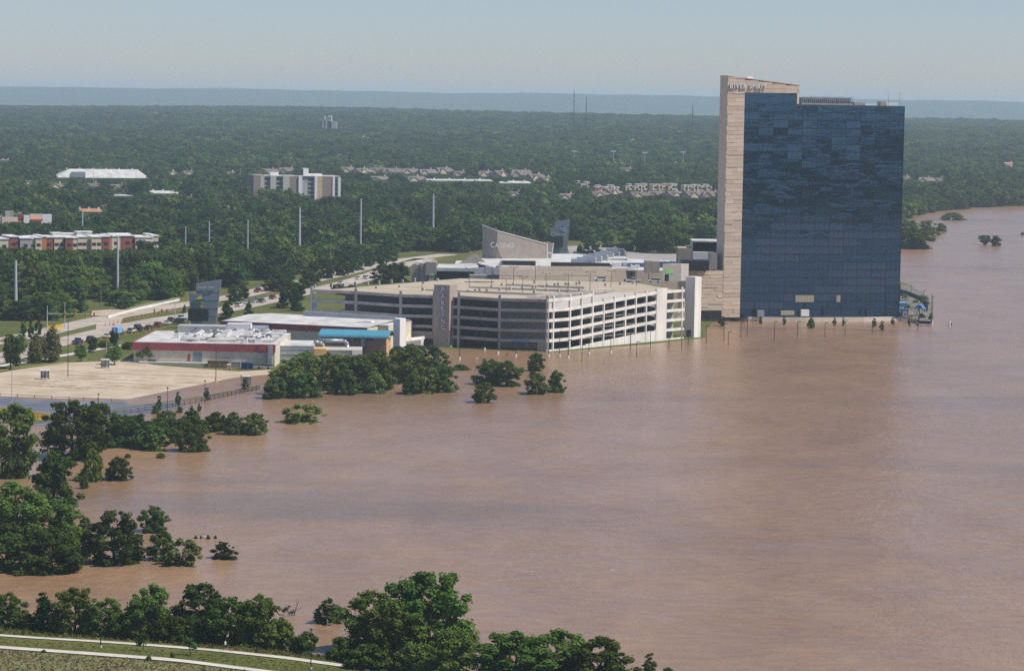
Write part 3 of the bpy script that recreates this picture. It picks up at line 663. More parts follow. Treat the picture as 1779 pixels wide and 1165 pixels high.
# strip along the sunny side is the ramp: the main deck stops short of it
sw = 16.0
inn = lambda s: at(FR_, s)-uL*sw
for k in range(1, 5):
    slab_in(T0-1.1-HS*k, T0-.85-HS*k, 'floor_slab', conc_g, .03)
p0 = at(FR_, S0); main = [plan[0], plan[1], p0-uL*.4, inn(S0), inn(S1), at(FR_, S1)-uL*.4, plan[2], plan[3], plan[4]]
MB().slab([(p.x, p.y, 0.5 if i == 0 else 0) for i, p in enumerate(main)], T0-1.15, T0-.75).build('roof_deck', deckm, ga)
MB().add([p0-uL*.4+Vector((0, 0, T0-.8-HS)), at(FR_, S1)-uL*.4+Vector((0, 0, T0-.8)), inn(S1)+Vector((0, 0, T0-.8)), inn(S0)+Vector((0, 0, T0-.8-HS))], [(0, 1, 2, 3)]).build('ramp_deck', conc, ga)
a, b_ = inn(S0), inn(S1)
MB().add([a+Vector((0, 0, T0-1.2-HS)), b_+Vector((0, 0, T0-1.2)), b_+Vector((0, 0, T0+.25)), a+Vector((0, 0, T0+.25))], [(0, 1, 2, 3)]).build('ramp_guard', conc_g, ga)
gl(MB().box(6, lenL-8, 17, 17.3, 0, T0-1.2), FL_, 'light_block_wall', conc_g)  # walls added inside to shut out daylight, so the open bays stay dark
gl(MB().box(14, lenR-2, 15.6, 15.9, 0, T0-1.2-HS), FR_, 'light_block_wall', conc_g)
gl(MB().box(lenL-19, lenL-2.5, 7.4, 7.6, 0, T0-1.2), FL_, 'light_block_wall', conc_g); gl(MB().box(sx(1157), sx(1188)-.3, 4.5, 4.8, 0, T0-1.2), FR_, 'light_block_wall', conc_g)
for t in (.3, .58, .82):                                  # low guard walls on the deck
    p = L-C+(Rr_-C)*(t*1.1)+uL*24; q = p+uL*(44 if t < .8 else 30)
    d_ = uR*.2; MB().add([p-d_, q-d_, q+d_, p+d_, p-d_+Vector((0, 0, .8)), q-d_+Vector((0, 0, .8)), q+d_+Vector((0, 0, .8)), p+d_+Vector((0, 0, .8))], [(4, 5, 6, 7), (0, 1, 5, 4), (1, 2, 6, 5), (2, 3, 7, 6), (3, 0, 4, 7)]).build('guard_wall', conc, ga).location = (0, 0, T0-.75)
DZ = T0-.75+.2
stub_m = MB().box(-.42, .42, -.42, .42, 0, 1.35).mesh('column_stub', conc)
for x, y in [(813,508),(826,507),(833.5,507),(846,508),(854,502),(872,497),(868,506),(886,504.5),(892,497),(907,503),(926,502),(931,501),(928,510.6),(929,493),(945,500),(951,499.5),
             (964,498),(970,497.5),(983,496),(988,496),(1002,495),(1007,494.5),(970,507.6),(1006,507.6),(988,507.6),(546.6,501.5),(575.5,500),(596.5,498.3),(617.5,496.8),(638,495.5),(658,493.6),
             (679.5,492),(699,490.8),(720,489.6),(735,506),(736,494),(694,500.5),(654,503),(760,489),(1052,497),(1078,495),(1100,493),(1086,489)]:
    p = P(x, y, DZ-.02)-C; o = bpy.data.objects.new('column_stub', stub_m); COL.objects.link(o); o.parent = ga; o.location = (p.x, p.y, DZ-.22+(.3*max(0,(660-x)/120) if x < 660 else 0)-C.z+.2)
    o.rotation_euler = (0, 0, FL_.th); o.scale = (1, 1, random.uniform(.75, 1.1))
# painted stall lines on the deck
ln = M('lane_paint', (.75, .70, .50), .8)
for r in range(5):
    base = L-C+(Rr_-C)*(.18+.21*r)+uL*4
    for i in range(26):
        p = base+uL*(2.75*i); e = uR*2.2
        if p.dot(uL)+C.dot(uL) > 1e9: continue
        d_ = uL*.07; zz = Vector((0, 0, T0-.745+0.02+.5*max(0, .5-.02*i-.2*r)))
        MB().add([p-e-d_+zz, p-e+d_+zz, p+e+d_+zz, p+e-d_+zz], [(0, 1, 2, 3)]).build('stall_line', ln, ga)
# stair tower at the far corner, parking tower in the long side
def pblock(p, u1, l1, u2, l2, z0, z1, nm, mt, par=None):
    q = [p, p+u1*l1, p+u1*l1+u2*l2, p+u2*l2]; mb = MB().slab([(v.x, v.y) for v in q], z0, z1)
    return mb.build(nm, mt, par or ga)
sc_ = sx(1206); pc = at(FR_, sc_)
zt = FR_.pl(1206, 481)[1]
pblock(pc, -uL, 3.5, uR, 4.2, -.6, zt, 'stair_tower', conc_w)
pblock(pc-uL*1.2-uR*.06, -uL, 1.6, uR, .1, .2, 2.6, 'stair_door', black)
s0 = FL_.pl(757, 560)[0]; s1 = FL_.pl(783.5, 560)[0]; zt = FL_.pl(760, 494)[1]
pt = pblock(at(FL_, s1)-uR*1.2, -uL, s1-s0, uR, 4.2, -.6, zt, 'parking_tower', brown_panel)
pblock(at(FL_, s1)-uR*1.19+uL*.02, uL, .12, uR, 4.1, -.6, zt-.02, 'tower_side', brown_panel)
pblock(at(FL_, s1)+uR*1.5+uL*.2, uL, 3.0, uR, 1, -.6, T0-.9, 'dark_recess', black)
gl(MB().box(FL_.pl(694, 585)[0], s0, -.5, .1, .2, FL_.pl(700, 573.5)[1]-.02), FL_, 'low_wall', brown_panel)
gl(MB().box(FL_.pl(731, 585)[0], s0-.8, -.62, -.5, .0, FL_.pl(740, 588)[1]), FL_, 'entry_opening', black)
blue = M('sign_blue', (.10, .24, .58), .5, .1, 1)
g_loc = Vector((0, 0, 0))
hold = empty('tmp', (0, 0, 0)); off = at(FL_, 0)-uR*1.2
for i, ch in enumerate('PARKING'):
    yy = 499+10.9*i
    x0, zt_ = FL_.pl(765.5, yy, -1.6); x1, zb = FL_.pl(774.5, yy+8.6, -1.6)
    for dxy, mt, dd in ((0, let_w, 0), (-.42, blue, .14)):
        o = textmesh(ch, (zt_-zb)/.69, .12, mt, 'letter', ga); bb = [v.co.x for v in o.data.vertices]
        sc2 = min((x1-x0)*.62/(max(bb)-min(bb)), 1.25); w_ = at(FL_, (x0+x1)/2+dxy-(max(bb)+min(bb))/2*sc2, -1.9+dd); o.location = (w_.x, w_.y, zb-dxy*.0); o.rotation_euler = (R_(90), 0, FL_.th); o.scale = (sc2, 1, 1)
bpy.data.objects.remove(hold)
# entrance signs, corner infill
gl(MB().box(FL_.pl(888, 591)[0], FL_.pl(917, 591)[0], -.15, .1, FL_.pl(888, 593.5)[1], FL_.pl(888, 591.5)[1]), FL_, 'entry_sign', blue)
gl(MB().box(FL_.pl(933, 600)[0], lenL-.5, .3, .5, -.5, T0-1.1-HS*4), FL_, 'corner_infill', brown_panel)
gl(MB().box(FL_.pl(545, 530)[0], FL_.pl(549.5, 530)[0], -.05, .1, FL_.pl(545, 535.5)[1], FL_.pl(545, 526)[1]), FL_, 'blue_panel', blue)
# stair hut on the roof
fh_ = Fr(P(1146, 487, DZ), th=FL_.th, z=DZ)
p = P(1183, 488, DZ)-C; q = P(1151, 488, DZ)-C
h1 = fh_.pl(1165, 458)[1]
pblock(Vector((q.x, q.y, 0)), (p-q).normalized(), (p-q).length, uR, 5, T0-.8, T0-.8+h1, 'stair_hut', conc)
gs = M('sign_green', (.28, .75, .12), .5)
d_ = (p-q).normalized(); pblock(Vector((q.x, q.y, 0))+d_*1.0-uR*.1, d_, 3.0, uR, .12, T0-.8+h1*.45, T0-.8+h1*.66, 'green_sign', gs)
pblock(Vector((q.x, q.y, 0))+d_*1.0-uR*.1, d_, 1.5, uR, .12, T0-.8, T0-.8+h1*.4, 'hut_door', black)
# roof lamps: things of their own
def twin_lamp(p, h, name, label, group, mt=dark, base=True, heads=2, arm=1.0, br=.3, rz=0.0):
    e = empty(name, p, rz, label, 'lamp', group)
    MB().cyl((0, 0, .0), (0, 0, h), .11, .07, 7).build('pole', mt, e)
    if base: MB().cyl((0, 0, -.02), (0, 0, .8), br, br*.9, 9).build('footing', conc, e)
    for s in ((-1, 1) if heads == 2 else (1,)):
        hd = MB().cyl((0, 0, h), (s*arm, 0, h+.12), .05, .05, 5); hd.build('arm', mt, e)
        MB().box(min(s*arm, s*(arm+.7)), max(s*arm, s*(arm+.7)), -.18, .18, h+.02, h+.2).build('lamp_head', mt, e)
    return e
RL = ['twin lamp on the garage roof nearest the grey air units', 'twin lamp on the roof before the end of the sandstone wall', 'lower twin lamp on the roof over the second dark bay', 'twin lamp under the left end of the black roof screen', 'lower twin lamp over the middle of the dark bays', 'twin lamp under the right end of the first black roof screen', 'twin lamp at the end of the shaded parapet', 'twin lamp near the garage corner column', 'twin lamp at the head of the open ramp bays', 'twin lamp in front of the white four wheel drive', 'short twin lamp left of the PARKING tower', 'tall twin lamp between the white pickup and the stair hut', 'twin lamp behind the white pickup']
for i, (x, y, t) in enumerate([(815,500,465),(854,501.5,464),(879,512,483),(892,496,463),(908,509.5,480),(930,493,461),(948.5,507,474),(987,503,476),(1025,504,472),(1061.5,498.5,470),(733,507.5,488),(1106,497,460),(1127,485,458)]):
    p = P(x, y, DZ); twin_lamp(Vector((p.x, p.y, DZ-.2)), (y-t)*p.y/F, 'deck_lamp', RL[i], 'lamps on the garage roof', rz=FL_.th)
# ------------------------------------------------------------------ casino behind the garage
def fbox(fr, par, x0, x1, yb, yt, dep, nm, mt, d=0.0, z0=None):   # box whose front is read off in pixels on the plane y=d
    a, zb = fr.pl(x0, yb, d); b_, zt = fr.pl(x1, yt, d)
    return MB().box(a, b_, d, d+dep, zb if z0 is None else z0, zt).build(nm, mt, par)
FC = Fr((0, 1112, 0), th=0)
ca = empty('casino_building', (0, 1112, 0), 0, 'low sprawling casino with sandstone parapet wall and white roofs behind the garage', 'building')
x0, zt = FC.pl(868, 462.5); x1 = FC.pl(1062, 466)[0]; x2 = FC.pl(1106, 468)[0]; x3 = FC.pl(1150, 470)[0]
FCw = Fr(PY(868, 480, 1104), th=.24, z=0); x0w, ztw = FCw.pl(868, 462.5); x1w = FCw.pl(1062, 466)[0]
sw_ = MB().box(x0w, x1w, .5, 6, 0, ztw-.3).build('stone_wall', stone_j, ca); sw_.location = FCw.A-Vector((0, 1112, 0)); sw_.rotation_euler = (0, 0, FCw.th)
zz = 10.0; rs2 = random.Random(5)
while zz < ztw-.2:
    h_ = min(2.1, ztw-zz); offs = rs2.choice((0, .35, .7)); n_ = 5; bw = (x1w-x0w)/n_
    ed = [x0w]+[x0w+bw*(i+offs) for i in range(n_) if .25 < i+offs < n_-.25]+[x1w]
    for a_, b_ in zip(ed[:-1], ed[1:]): panel(sw_, round(a_, 2), round(b_, 2), zz, zz+h_, stone, rs2.choice((0, 0, .05)))
    zz += h_
MB().add([(x1, 5, 0), (x2, 14, 0), (x2, 14, zt-.5), (x1, 5, zt-.5)], [(0, 1, 2, 3)]).build('recess_wall', brown_panel, ca)
MB().box(x2, x3+6, 8, 11, 0, zt-1.0).build('rear_wall', stone, ca)
MB().box(x2-1, x3+7, 11.1, 12, 0, zt-1.5).build('roof_edge', brown_panel, ca)
MB().slab([(x0-.5, 2.6), (x1, 10.6), (x2, 10.5), (x3+7, 12), (x3+7, 80), (FC.pl(1085, 450)[0], 92), (FC.pl(985, 450)[0]+6, 120), (FC.pl(838, 450)[0], 105), (x0-9, 40)], zt-1.6, zt-1.1).build('roof', white_roof, ca)
RZ = zt-1.1
def rbox(x0, x1, yf, yt, dep, nm, mt):                            # something standing on the roof: foot pixel row yf, top row yt
    p = P((x0+x1)/2, yf, RZ); d = p.y-1112
    a, _ = FC.pl(x0, yf, d); b_, zt_ = FC.pl(x1, yt, d)
    return MB().box(a, b_, d, d+dep, RZ-.02, zt_).build(nm, mt, ca)
for a in [(871, 930, 461, 454, 6, 'screen_wall', black), (957, 1060, 465, 457.5, 3, 'screen_wall', black), (868, 872, 463, 454, 6, 'plant_room', grey_metal)]: rbox(*a)
rbox(870, 931, 460.5, 453.4, 6.4, 'screen_cap', white_roof).location = (0, .2, .05)
for i in range(7):                                                # big air handlers, louvred ends
    xe = 1024+i*10.2; yf = 460-i*2.6; u = rbox(xe-32, xe, yf, yf-9.5-i*.4, 3.2, 'air_handler', grey_metal)
    p = P(xe, yf, RZ); d = p.y-1112
    for j in range(3):
        rx0, rz0 = FC.pl(xe, yf-2-j*2.8, d-.3); MB().box(rx0-1.5, rx0+.5, d-.35, d+3.3, rz0-.2, rz0+.25).build('louvre_hood', white, u)
for (xa, xb, yf, yt, dp, mt) in [(824, 842, 477, 466, 5, grey_metal), (843, 856, 477, 464, 5, grey_metal), (857, 868, 477, 466, 4, grey_metal), (1064, 1080, 464, 456, 5, white), (1082, 1090, 463, 457, 3, white),
                                (1096, 1112, 466, 461, 4, white), (1120, 1132, 474, 453, 8, brown_panel), (1132, 1146, 474, 454, 10, brown_panel), (1184, 1232, 470, 453, 10, black), (1146, 1183, 462, 456, 6, white_roof),
                                (1232, 1246, 468, 440, 8, conc_g), (1048, 1090, 452, 449, 16, white_roof)]:
    rbox(xa, xb, yf, yt, dp, 'roof_unit', mt)
FB = Fr((0, 1250, 0), th=0)
for (xa, xb, yb, yt, dp, mt, nm) in [(1178, 1202, 447, 431, 14, brown_panel, 'rear_block'), (1203, 1250, 452, 421, 18, black, 'rear_block'), (1203, 1250, 420.8, 418.8, 18, white_roof, 'rear_roof'), (1204, 1240, 452, 437.5, 3, white, 'white_wall')]:
    a_, zb = FB.pl(xa, yb, -4 if nm == 'white_wall' else 0); b_, zt_ = FB.pl(xb, yt); d = 1250-1112-(4 if nm == 'white_wall' else 0); MB().box(a_, b_, d, d+dp, 0, zt_).build(nm, mt, ca)
# left wing: entrance block, glazed front, low roofs
FW = Fr((0, 1128, 0), th=0)
def wb(xa, xb, yb, yt, dp, nm, mt, d=0.0, z0=0):
    a_, zb = FW.pl(xa, yb, d); b_, zt_ = FW.pl(xb, yt, d); return MB().box(a_, b_, 16+d, 16+d+dp, z0, zt_).build(nm, mt, ca)
wb(739, 758.5, 490, 455.3, 9, 'entrance_block', brown_panel)
wb(715, 730, 490, 459.5, 9, 'entrance_block', brown_panel, 3)
wb(730, 738.8, 490, 457.5, 8, 'entrance_block', brown_panel, 1)
wb(722, 732, 459, 454.5, 6, 'roof_unit', white, 5, 8)
wb(741, 744.5, 487, 478, .2, 'doorway', black, -.1); wb(755, 758, 487, 477, .2, 'doorway', black, -.1)
wb(747, 754, 478.5, 475.8, .2, 'green_sign', gs, -.15, FW.pl(747, 478.5)[1])
wb(759, 812, 490, 471, 3, 'glazed_front', black, 2); wb(758.6, 830, 470.9, 466, 26, 'canopy_roof', white_roof, .5, FW.pl(760, 470.8)[1])
wb(815, 868, 490, 478.5, 6, 'low_parapet', conc_g, -4)
wb(790, 869, 470, 460, 24, 'step_roof', white_roof, 24, 10)
fin = [(784, 466), (822, 442), (826, 442), (826, 466)]
pf = [FW.pl(x, y, 30) for x, y in fin]; MB().prism(pf, 46, 47.5).build('roof_fin', brown_panel, ca)
pf = [FW.pl(x, y, 30) for x, y in [(826.2, 442.3), (845, 456), (852, 466), (826.2, 466)]]; MB().prism(pf, 46.2, 47.4).build('roof_fin', brown_panel, ca)
# CASINO fin wall
FF = Fr((0, 1185, 0), th=0)
cf = empty('casino_sign_wall', (0, 1185, RZ), 0, 'big taupe fin wall with white CASINO lettering and sloping top', 'sign wall')
def fpoly(pts, d0, d1, nm, mt):
    q = [FF.pl(x, y) for x, y in pts]; return MB().prism([(x, z-RZ) for x, z in q], d0, d1).build(nm, mt, cf)
def fslant(pts, nm, mt):                                          # (px, py, depth) corners of a turned wall
    q = [(FF.pl(x, y, d), d) for x, y, d in pts]; k = len(q)
    return MB().add([(a[0], d, a[1]-RZ) for a, d in q]+[(a[0], d+1.0, a[1]-RZ) for a, d in q], [tuple(range(k)), tuple(range(2*k-1, k-1, -1))]+[(i, i+k, (i+1) % k+k, (i+1) % k) for i in range(k)]).build(nm, mt, cf)
fslant([(838, 456, 3.2), (864, 457.5, 0), (864, 401.5, 0), (838, 391.2, 3.2)], 'wall_panel', brown_panel)
fslant([(864.1, 457.5, 0), (950, 459, 7), (950, 424.5, 7), (864.1, 401.5, 0)], 'wall_panel', brown_panel)
fslant([(837.5, 391.2, 3.0), (864, 401.4, -.15), (864, 400.3, -.15), (837.5, 389.9, 3.0)], 'coping', white)
fslant([(864, 401.4, -.15), (950.5, 424.4, 6.85), (950.5, 423.3, 6.85), (864, 400.3, -.15)], 'coping', white)
fpoly([(951, 456), (957, 452), (961, 424), (950.5, 421.5)], 8, 9, 'return_wall', brown_panel)
for x0_, y0_, x1_, y1_ in [(950.8, 456, 950.8, 424), (957.5, 452, 961.5, 422), (951, 439.5, 959, 439.5)]:
    a_ = FF.pl(x0_, y0_, 4); b_ = FF.pl(x1_, y1_, 4); MB().cyl((a_[0], 4, a_[1]-RZ), (b_[0], 4, b_[1]-RZ), .22, .22, 6).build('frame_bar', white, cf)
FF2 = Fr((0, 1185, RZ), th=0); lettering(FF2, cf, 'CASINO', 852.5, 892.5, 420.5, 430.3, let_w, d=-.5, depth=.2)
# ------------------------------------------------------------------ roads, lot, paths
def ribbon(name, pxs, width, mat_, label, off=.18, center=True, step=6.0, kind='structure'):
    P0 = [G(x, y) for x, y in pxs]; pts = []
    for a, b in zip(P0[:-1], P0[1:]):
        n_ = max(1, int((b-a).length/step)); pts += [a.lerp(b, i/n_) for i in range(n_)]
    pts.append(P0[-1]); V = []; n_ = len(pts)
    sm = [sum((pts[max(0, min(n_-1, i+j))] for j in range(-4, 5)), Vector())/9 for i in range(n_)]; sm[0] = pts[0]; sm[-1] = pts[-1]; pts = sm
    for i, p in enumerate(pts):
        d = (pts[min(i+1, n_-1)]-pts[max(i-1, 0)]); d.z = 0; d.normalize(); nn = Vector((-d.y, d.x, 0))
        for s in (-.5, -.17, .17, .5): q = p+nn*(width*s); V.append(q)
    hh = height(np.array([v.x for v in V]), np.array([v.y for v in V]))
    V = [(v.x, v.y, h+off) for v, h in zip(V, hh)]
    Fc = [(4*i+j, 4*i+4+j, 4*i+5+j, 4*i+1+j) for i in range(n_-1) for j in range(3)]
    o = MB().add(V, Fc).build(name, mat_); return tag(o, label, None, None, kind)
def patch(name, A, B, mat_, label, n=24, m=14, off=.14):
    def res(pl):
        q = [G(x, y) for x, y in pl]; t = [0]
        for a, b in zip(q[:-1], q[1:]): t.append(t[-1]+(b-a).length)
        out = []
        for i in range(n):
            s = t[-1]*i/(n-1); k = max(j for j in range(len(t)-1) if t[j] <= s+1e-6); out.append(q[k].lerp(q[k+1], (s-t[k])/(t[k+1]-t[k])))
        return out
    a, b = res(A), res(B); V = [a[i].lerp(b[i], j/(m-1)) for i in range(n) for j in range(m)]
    hh = height(np.array([v.x for v in V]), np.array([v.y for v in V])); V = [(v.x, v.y, h+off) for v, h in zip(V, hh)]
    o = MB().add(V, [(i*m+j, i*m+m+j, i*m+m+j+1, i*m+j+1) for i in range(n-1) for j in range(m-1)]).build(name, mat_); return tag(o, label, None, None, 'structure')
road_m = M('road_concrete', (.42, .355, .285), .9, .13, .09, col2=(.50, .44, .36))
asph = M('asphalt_wet', (.16, .155, .15), .35, .25, .08)
path_m = M('path_concrete', (.56, .52, .45), .9, .07, .3)
lot_m = M('lot_concrete', (.48, .37, .24), .95, .13, .10, col2=(.56, .47, .34), detail=9)
ribbon('road', [(-120,650),(0,626),(51,608),(108,594),(170,579),(200,572),(240,563),(300,552),(380,541),(433,530),(487,517),(545,505),(593,495),(636,483),(683,466),(697,461),(740,450)], 12, road_m, 'near carriageway of the riverside road with queued cars')
ribbon('road', [(-120,612),(0,594),(50,584),(95,574),(180,553),(240,543),(310,530),(380,522),(423,512.6),(465,502),(502,495),(534,489),(572,480.6),(615,470),(647,461),(700,452),(780,442)], 12, road_m, 'far carriageway of the riverside road beyond the grass median')
patch('junction', [(168,562),(215,551)], [(164,584),(205,574)], road_m, 'wide junction between the two carriageways', 6, 6, .225)
patch('junction', [(62,586),(84,580)], [(60,606),(90,599)], road_m, 'crossing between the two carriageways', 5, 5, .225)
ribbon('road', [(1205,372),(1213,385),(1207,392)], 10, road_m, 'short curving road among trees by the tower', off=.2)
ribbon('sidewalk', [(-120,658),(0,637),(60,627),(133,613.5),(175,607),(212,600)], 3.2, path_m, 'pale pavement beside the parking lot', off=.2)
A_ = [(-150,668),(0,648),(60,638),(118,630),(185,628),(232,622),(260,634),(340,640),(420,646),(470,642)]
B_ = [(-150,690),(0,690),(100,698),(215,700),(280,686),(330,673),(400,660),(430,655),(455,652),(485,650)]
patch('parking_lot', A_, B_, lot_m, 'empty sunlit tan parking lot running down into the water', 40, 16)
# wet flooded pavement past the lot
pv_ = [P(x, y, .02) for x, y in [(-150,692),(0,689),(120,697),(216,697),(225,702),(300,700),(330,706),(200,726),(90,742),(60,738),(0,734),(-150,726)]]
o = MB().add([tuple(p) for p in pv_], [tuple(range(len(pv_)))]).build('wet_pavement', asph); tag(o, 'grey wet pavement awash at the lot edge', None, None, 'structure')
# kerbs of the lot and faded stall stripes (painted)
kerb_y = M('kerb_yellow', (.62, .46, .16), .8, .2, 1)
ribbon('kerb', [(-80,659),(0,646.5),(60,637),(118,628.5),(150,627)], .5, kerb_y, 'yellow painted kerb along the parking lot', off=.42)
strip = M('stall_stain', (.29, .22, .135), .95, .3, 1.5)
lp0 = [(20, 668, 150, 676), (40, 665, 200, 677), (70, 662, 270, 676), (85, 659, 300, 671), (100, 656, 330, 666), (115, 652, 345, 661), (130, 648, 360, 655), (170, 643, 380, 649)]
for r, (xa, ya, xb, yb) in enumerate(lp0):
    for i in range(14):
        if random.random() < .15: continue
        t = i/13+random.uniform(-.02, .02); p = G(xa+(xb-xa)*t, ya+(yb-ya)*t); w_ = random.uniform(.9, 2.3)
        V = [(p.x-w_, p.y-.5, 0), (p.x+w_, p.y+.5, 0), (p.x+w_+.3, p.y+1.3, 0), (p.x-w_+.3, p.y+.4, 0)]
        hh = height(np.array([v[0] for v in V]), np.array([v[1] for v in V]))
        o = MB().add([(v[0], v[1], h+.165) for v, h in zip(V, hh)], [(0, 1, 2, 3)]).build('stall_stain', strip, bpy.data.objects['parking_lot'])
# foreground embankment paths
near_grass = M('bank_grass', (.10, .12, .03), .95, .25, .25, .3)
dry = M('dry_grass', (.25, .205, .095), .95, .25, .3, .6, col2=(.17, .185, .06))
ribbon('footpath', [(-60,1099),(0,1104.5),(120,1111),(240,1119),(390,1131.5),(500,1143.5),(620,1159),(720,1174),(820,1192)], 3.0, path_m, 'pale riverside footpath where a person walks a dog', off=.12, step=2)
ribbon('footpath', [(-60,1119),(0,1124),(90,1130.5),(200,1138),(300,1147),(400,1158),(470,1167),(600,1185)], 3.0, path_m, 'second pale footpath along the dry grass slope', off=.12, step=2)
patch('dry_slope', [(-60,1124),(0,1129),(90,1135),(200,1143),(300,1152),(400,1163),(470,1172),(600,1190)], [(-60,1230),(0,1230),(90,1235),(200,1240),(300,1245),(400,1250),(470,1260),(600,1280)], dry, 'brown dry grass slope below the footpaths', 40, 10, .06)
# sandy bank and white guard rail on the far carriageway
patch('sandy_bank', [(160,541),(200,538),(228,541)], [(158,549),(200,549),(232,546)], M('sand', (.45, .35, .25), .95, .15, .2), 'bare sandy roadside bank', 8, 4, .3)
gp = [G(x, y, .1) for x, y in [(188,553),(215,545.5),(240,538.5),(275,531),(312,523)]]; e = empty('guard_rail', gp[0], 0, 'long white guard rail along the far carriageway', 'guard rail')
for a, b in zip(gp[:-1], gp[1:]):
    a, b = a-gp[0], b-gp[0]; MB().add([a, b, b+Vector((0, 0, 1.0)), a+Vector((0, 0, 1.0)), a+Vector((0, .3, 0)), b+Vector((0, .3, 0)), b+Vector((0, .3, 1.0)), a+Vector((0, .3, 1.0))], [(0, 1, 2, 3), (7, 6, 5, 4), (3, 2, 6, 7)]).build('parapet', conc_w, e)
    MB().cyl(a+Vector((0, .15, 1.5)), b+Vector((0, .15, 1.5)), .08, .08, 5).build('rail', steel, e)
    for k in range(5): c = a.lerp(b, k/5); MB().cyl(c+Vector((0, .15, 1.0)), c+Vector((0, .15, 1.5)), .06, .06, 5).build('post', steel, e)
# ------------------------------------------------------------------ cars
glassc = M('car_glass', (.02, .025, .03), .1, .05, 1, spec=.8); tyre = M('tyre', (.02, .02, .02), .8); rim = M('rim', (.4, .4, .4), .4, metal=.6)
paint = {k: M('paint_'+k, c, .3, .03, 1, spec=.6) for k, c in dict(white=(.72, .72, .70), silver=(.42, .43, .44), grey=(.16, .17, .18), black=(.018, .018, .02), blue=(.02, .06, .22), red=(.28, .02, .02), tan=(.4, .35, .27)).items()}
lampr = M('tail_lamp', (.5, .02, .02), .4); lampw = M('head_lamp', (.8, .8, .75), .3)
def car_proto(kind):
    e = empty('car', (0, 0, 0)); Lc, Wc = {'sedan': (4.6, .9), 'suv': (4.8, .95), 'pickup': (5.7, .97)}[kind]; h = Lc/2
    if kind == 'sedan': body = [(-h, .35), (-h+.1, .85), (-h+.9, .95), (h-1.2, .9), (h-.1, .7), (h, .35)]; cab = [(-h+.7, .94), (-h+1.35, 1.42), (h-2.0, 1.42), (h-1.25, .9)]
    elif kind == 'suv': body = [(-h, .4), (-h, 1.05), (h-1.2, 1.08), (h-.1, .9), (h, .4)]; cab = [(-h+.05, 1.05), (-h+.35, 1.72), (h-1.9, 1.75), (h-1.15, 1.07)]
    else: body = [(-h, .5), (-h, 1.1), (h-1.4, 1.15), (h-.1, 1.0), (h, .5)]; cab = [(-h+2.0, 1.1), (-h+2.15, 1.82), (h-2.1, 1.85), (h-1.35, 1.14)]
    MB().prism(body, -Wc, Wc).build('body', paint['white'], e)
    c = MB().prism(cab, -Wc*.88, Wc*.88).build('cabin', glassc, e)
    x0, x1 = cab[1][0], cab[2][0]; MB().box(x0, x1, -Wc*.85, Wc*.85, cab[1][1]-.02, cab[1][1]+.06).build('roof', paint['white'], e)
    if kind == 'pickup': MB().box(-h+.1, -h+1.9, -Wc*.8, Wc*.8, 1.05, 1.11).build('truck_bed', dark, e)
    for sx_ in (-h+.85, h-.95):
        for sy in (-1, 1): MB().cyl((sx_, sy*(Wc-.1), .34), (sx_, sy*(Wc+.03), .34), .36, .36, 10).build('wheel', tyre, e)
    for sy in (-1, 1):
        MB().box(-h-.03, -h+.02, sy*Wc*.7-.15, sy*Wc*.7+.15, .65, .9).build('tail_light', lampr, e); MB().box(h-.08, h+.02, sy*Wc*.7-.15, sy*Wc*.7+.15, .55, .75).build('headlight', lampw, e)
    return e
CP = {k: car_proto(k) for k in ('sedan', 'suv', 'pickup')}; used = set()
def car(kind, p, rz, colr, label, group):
    pr = CP[kind]
    if kind in used: e = copy_tree(pr)
    else: e = pr; used.add(kind)
    e.location = p; e.rotation_euler = (0, 0, rz); tag(e, label, 'pickup' if kind == 'pickup' else 'car', group)
    for c in e.children:
        if c.name.startswith(('body', 'roof')): c.material_slots[0].link = 'OBJECT'; c.material_slots[0].material = paint[colr]
    return e
def rdir(px, py, dx, dy): a, b = G(px, py), G(px+dx, py+dy); return math.atan2(b.y-a.y, b.x-a.x)
ra = rdir(200, 572, 60, -13.5); rb = rdir(400, 537, 60, -12)
CG = 'cars on the riverside road'
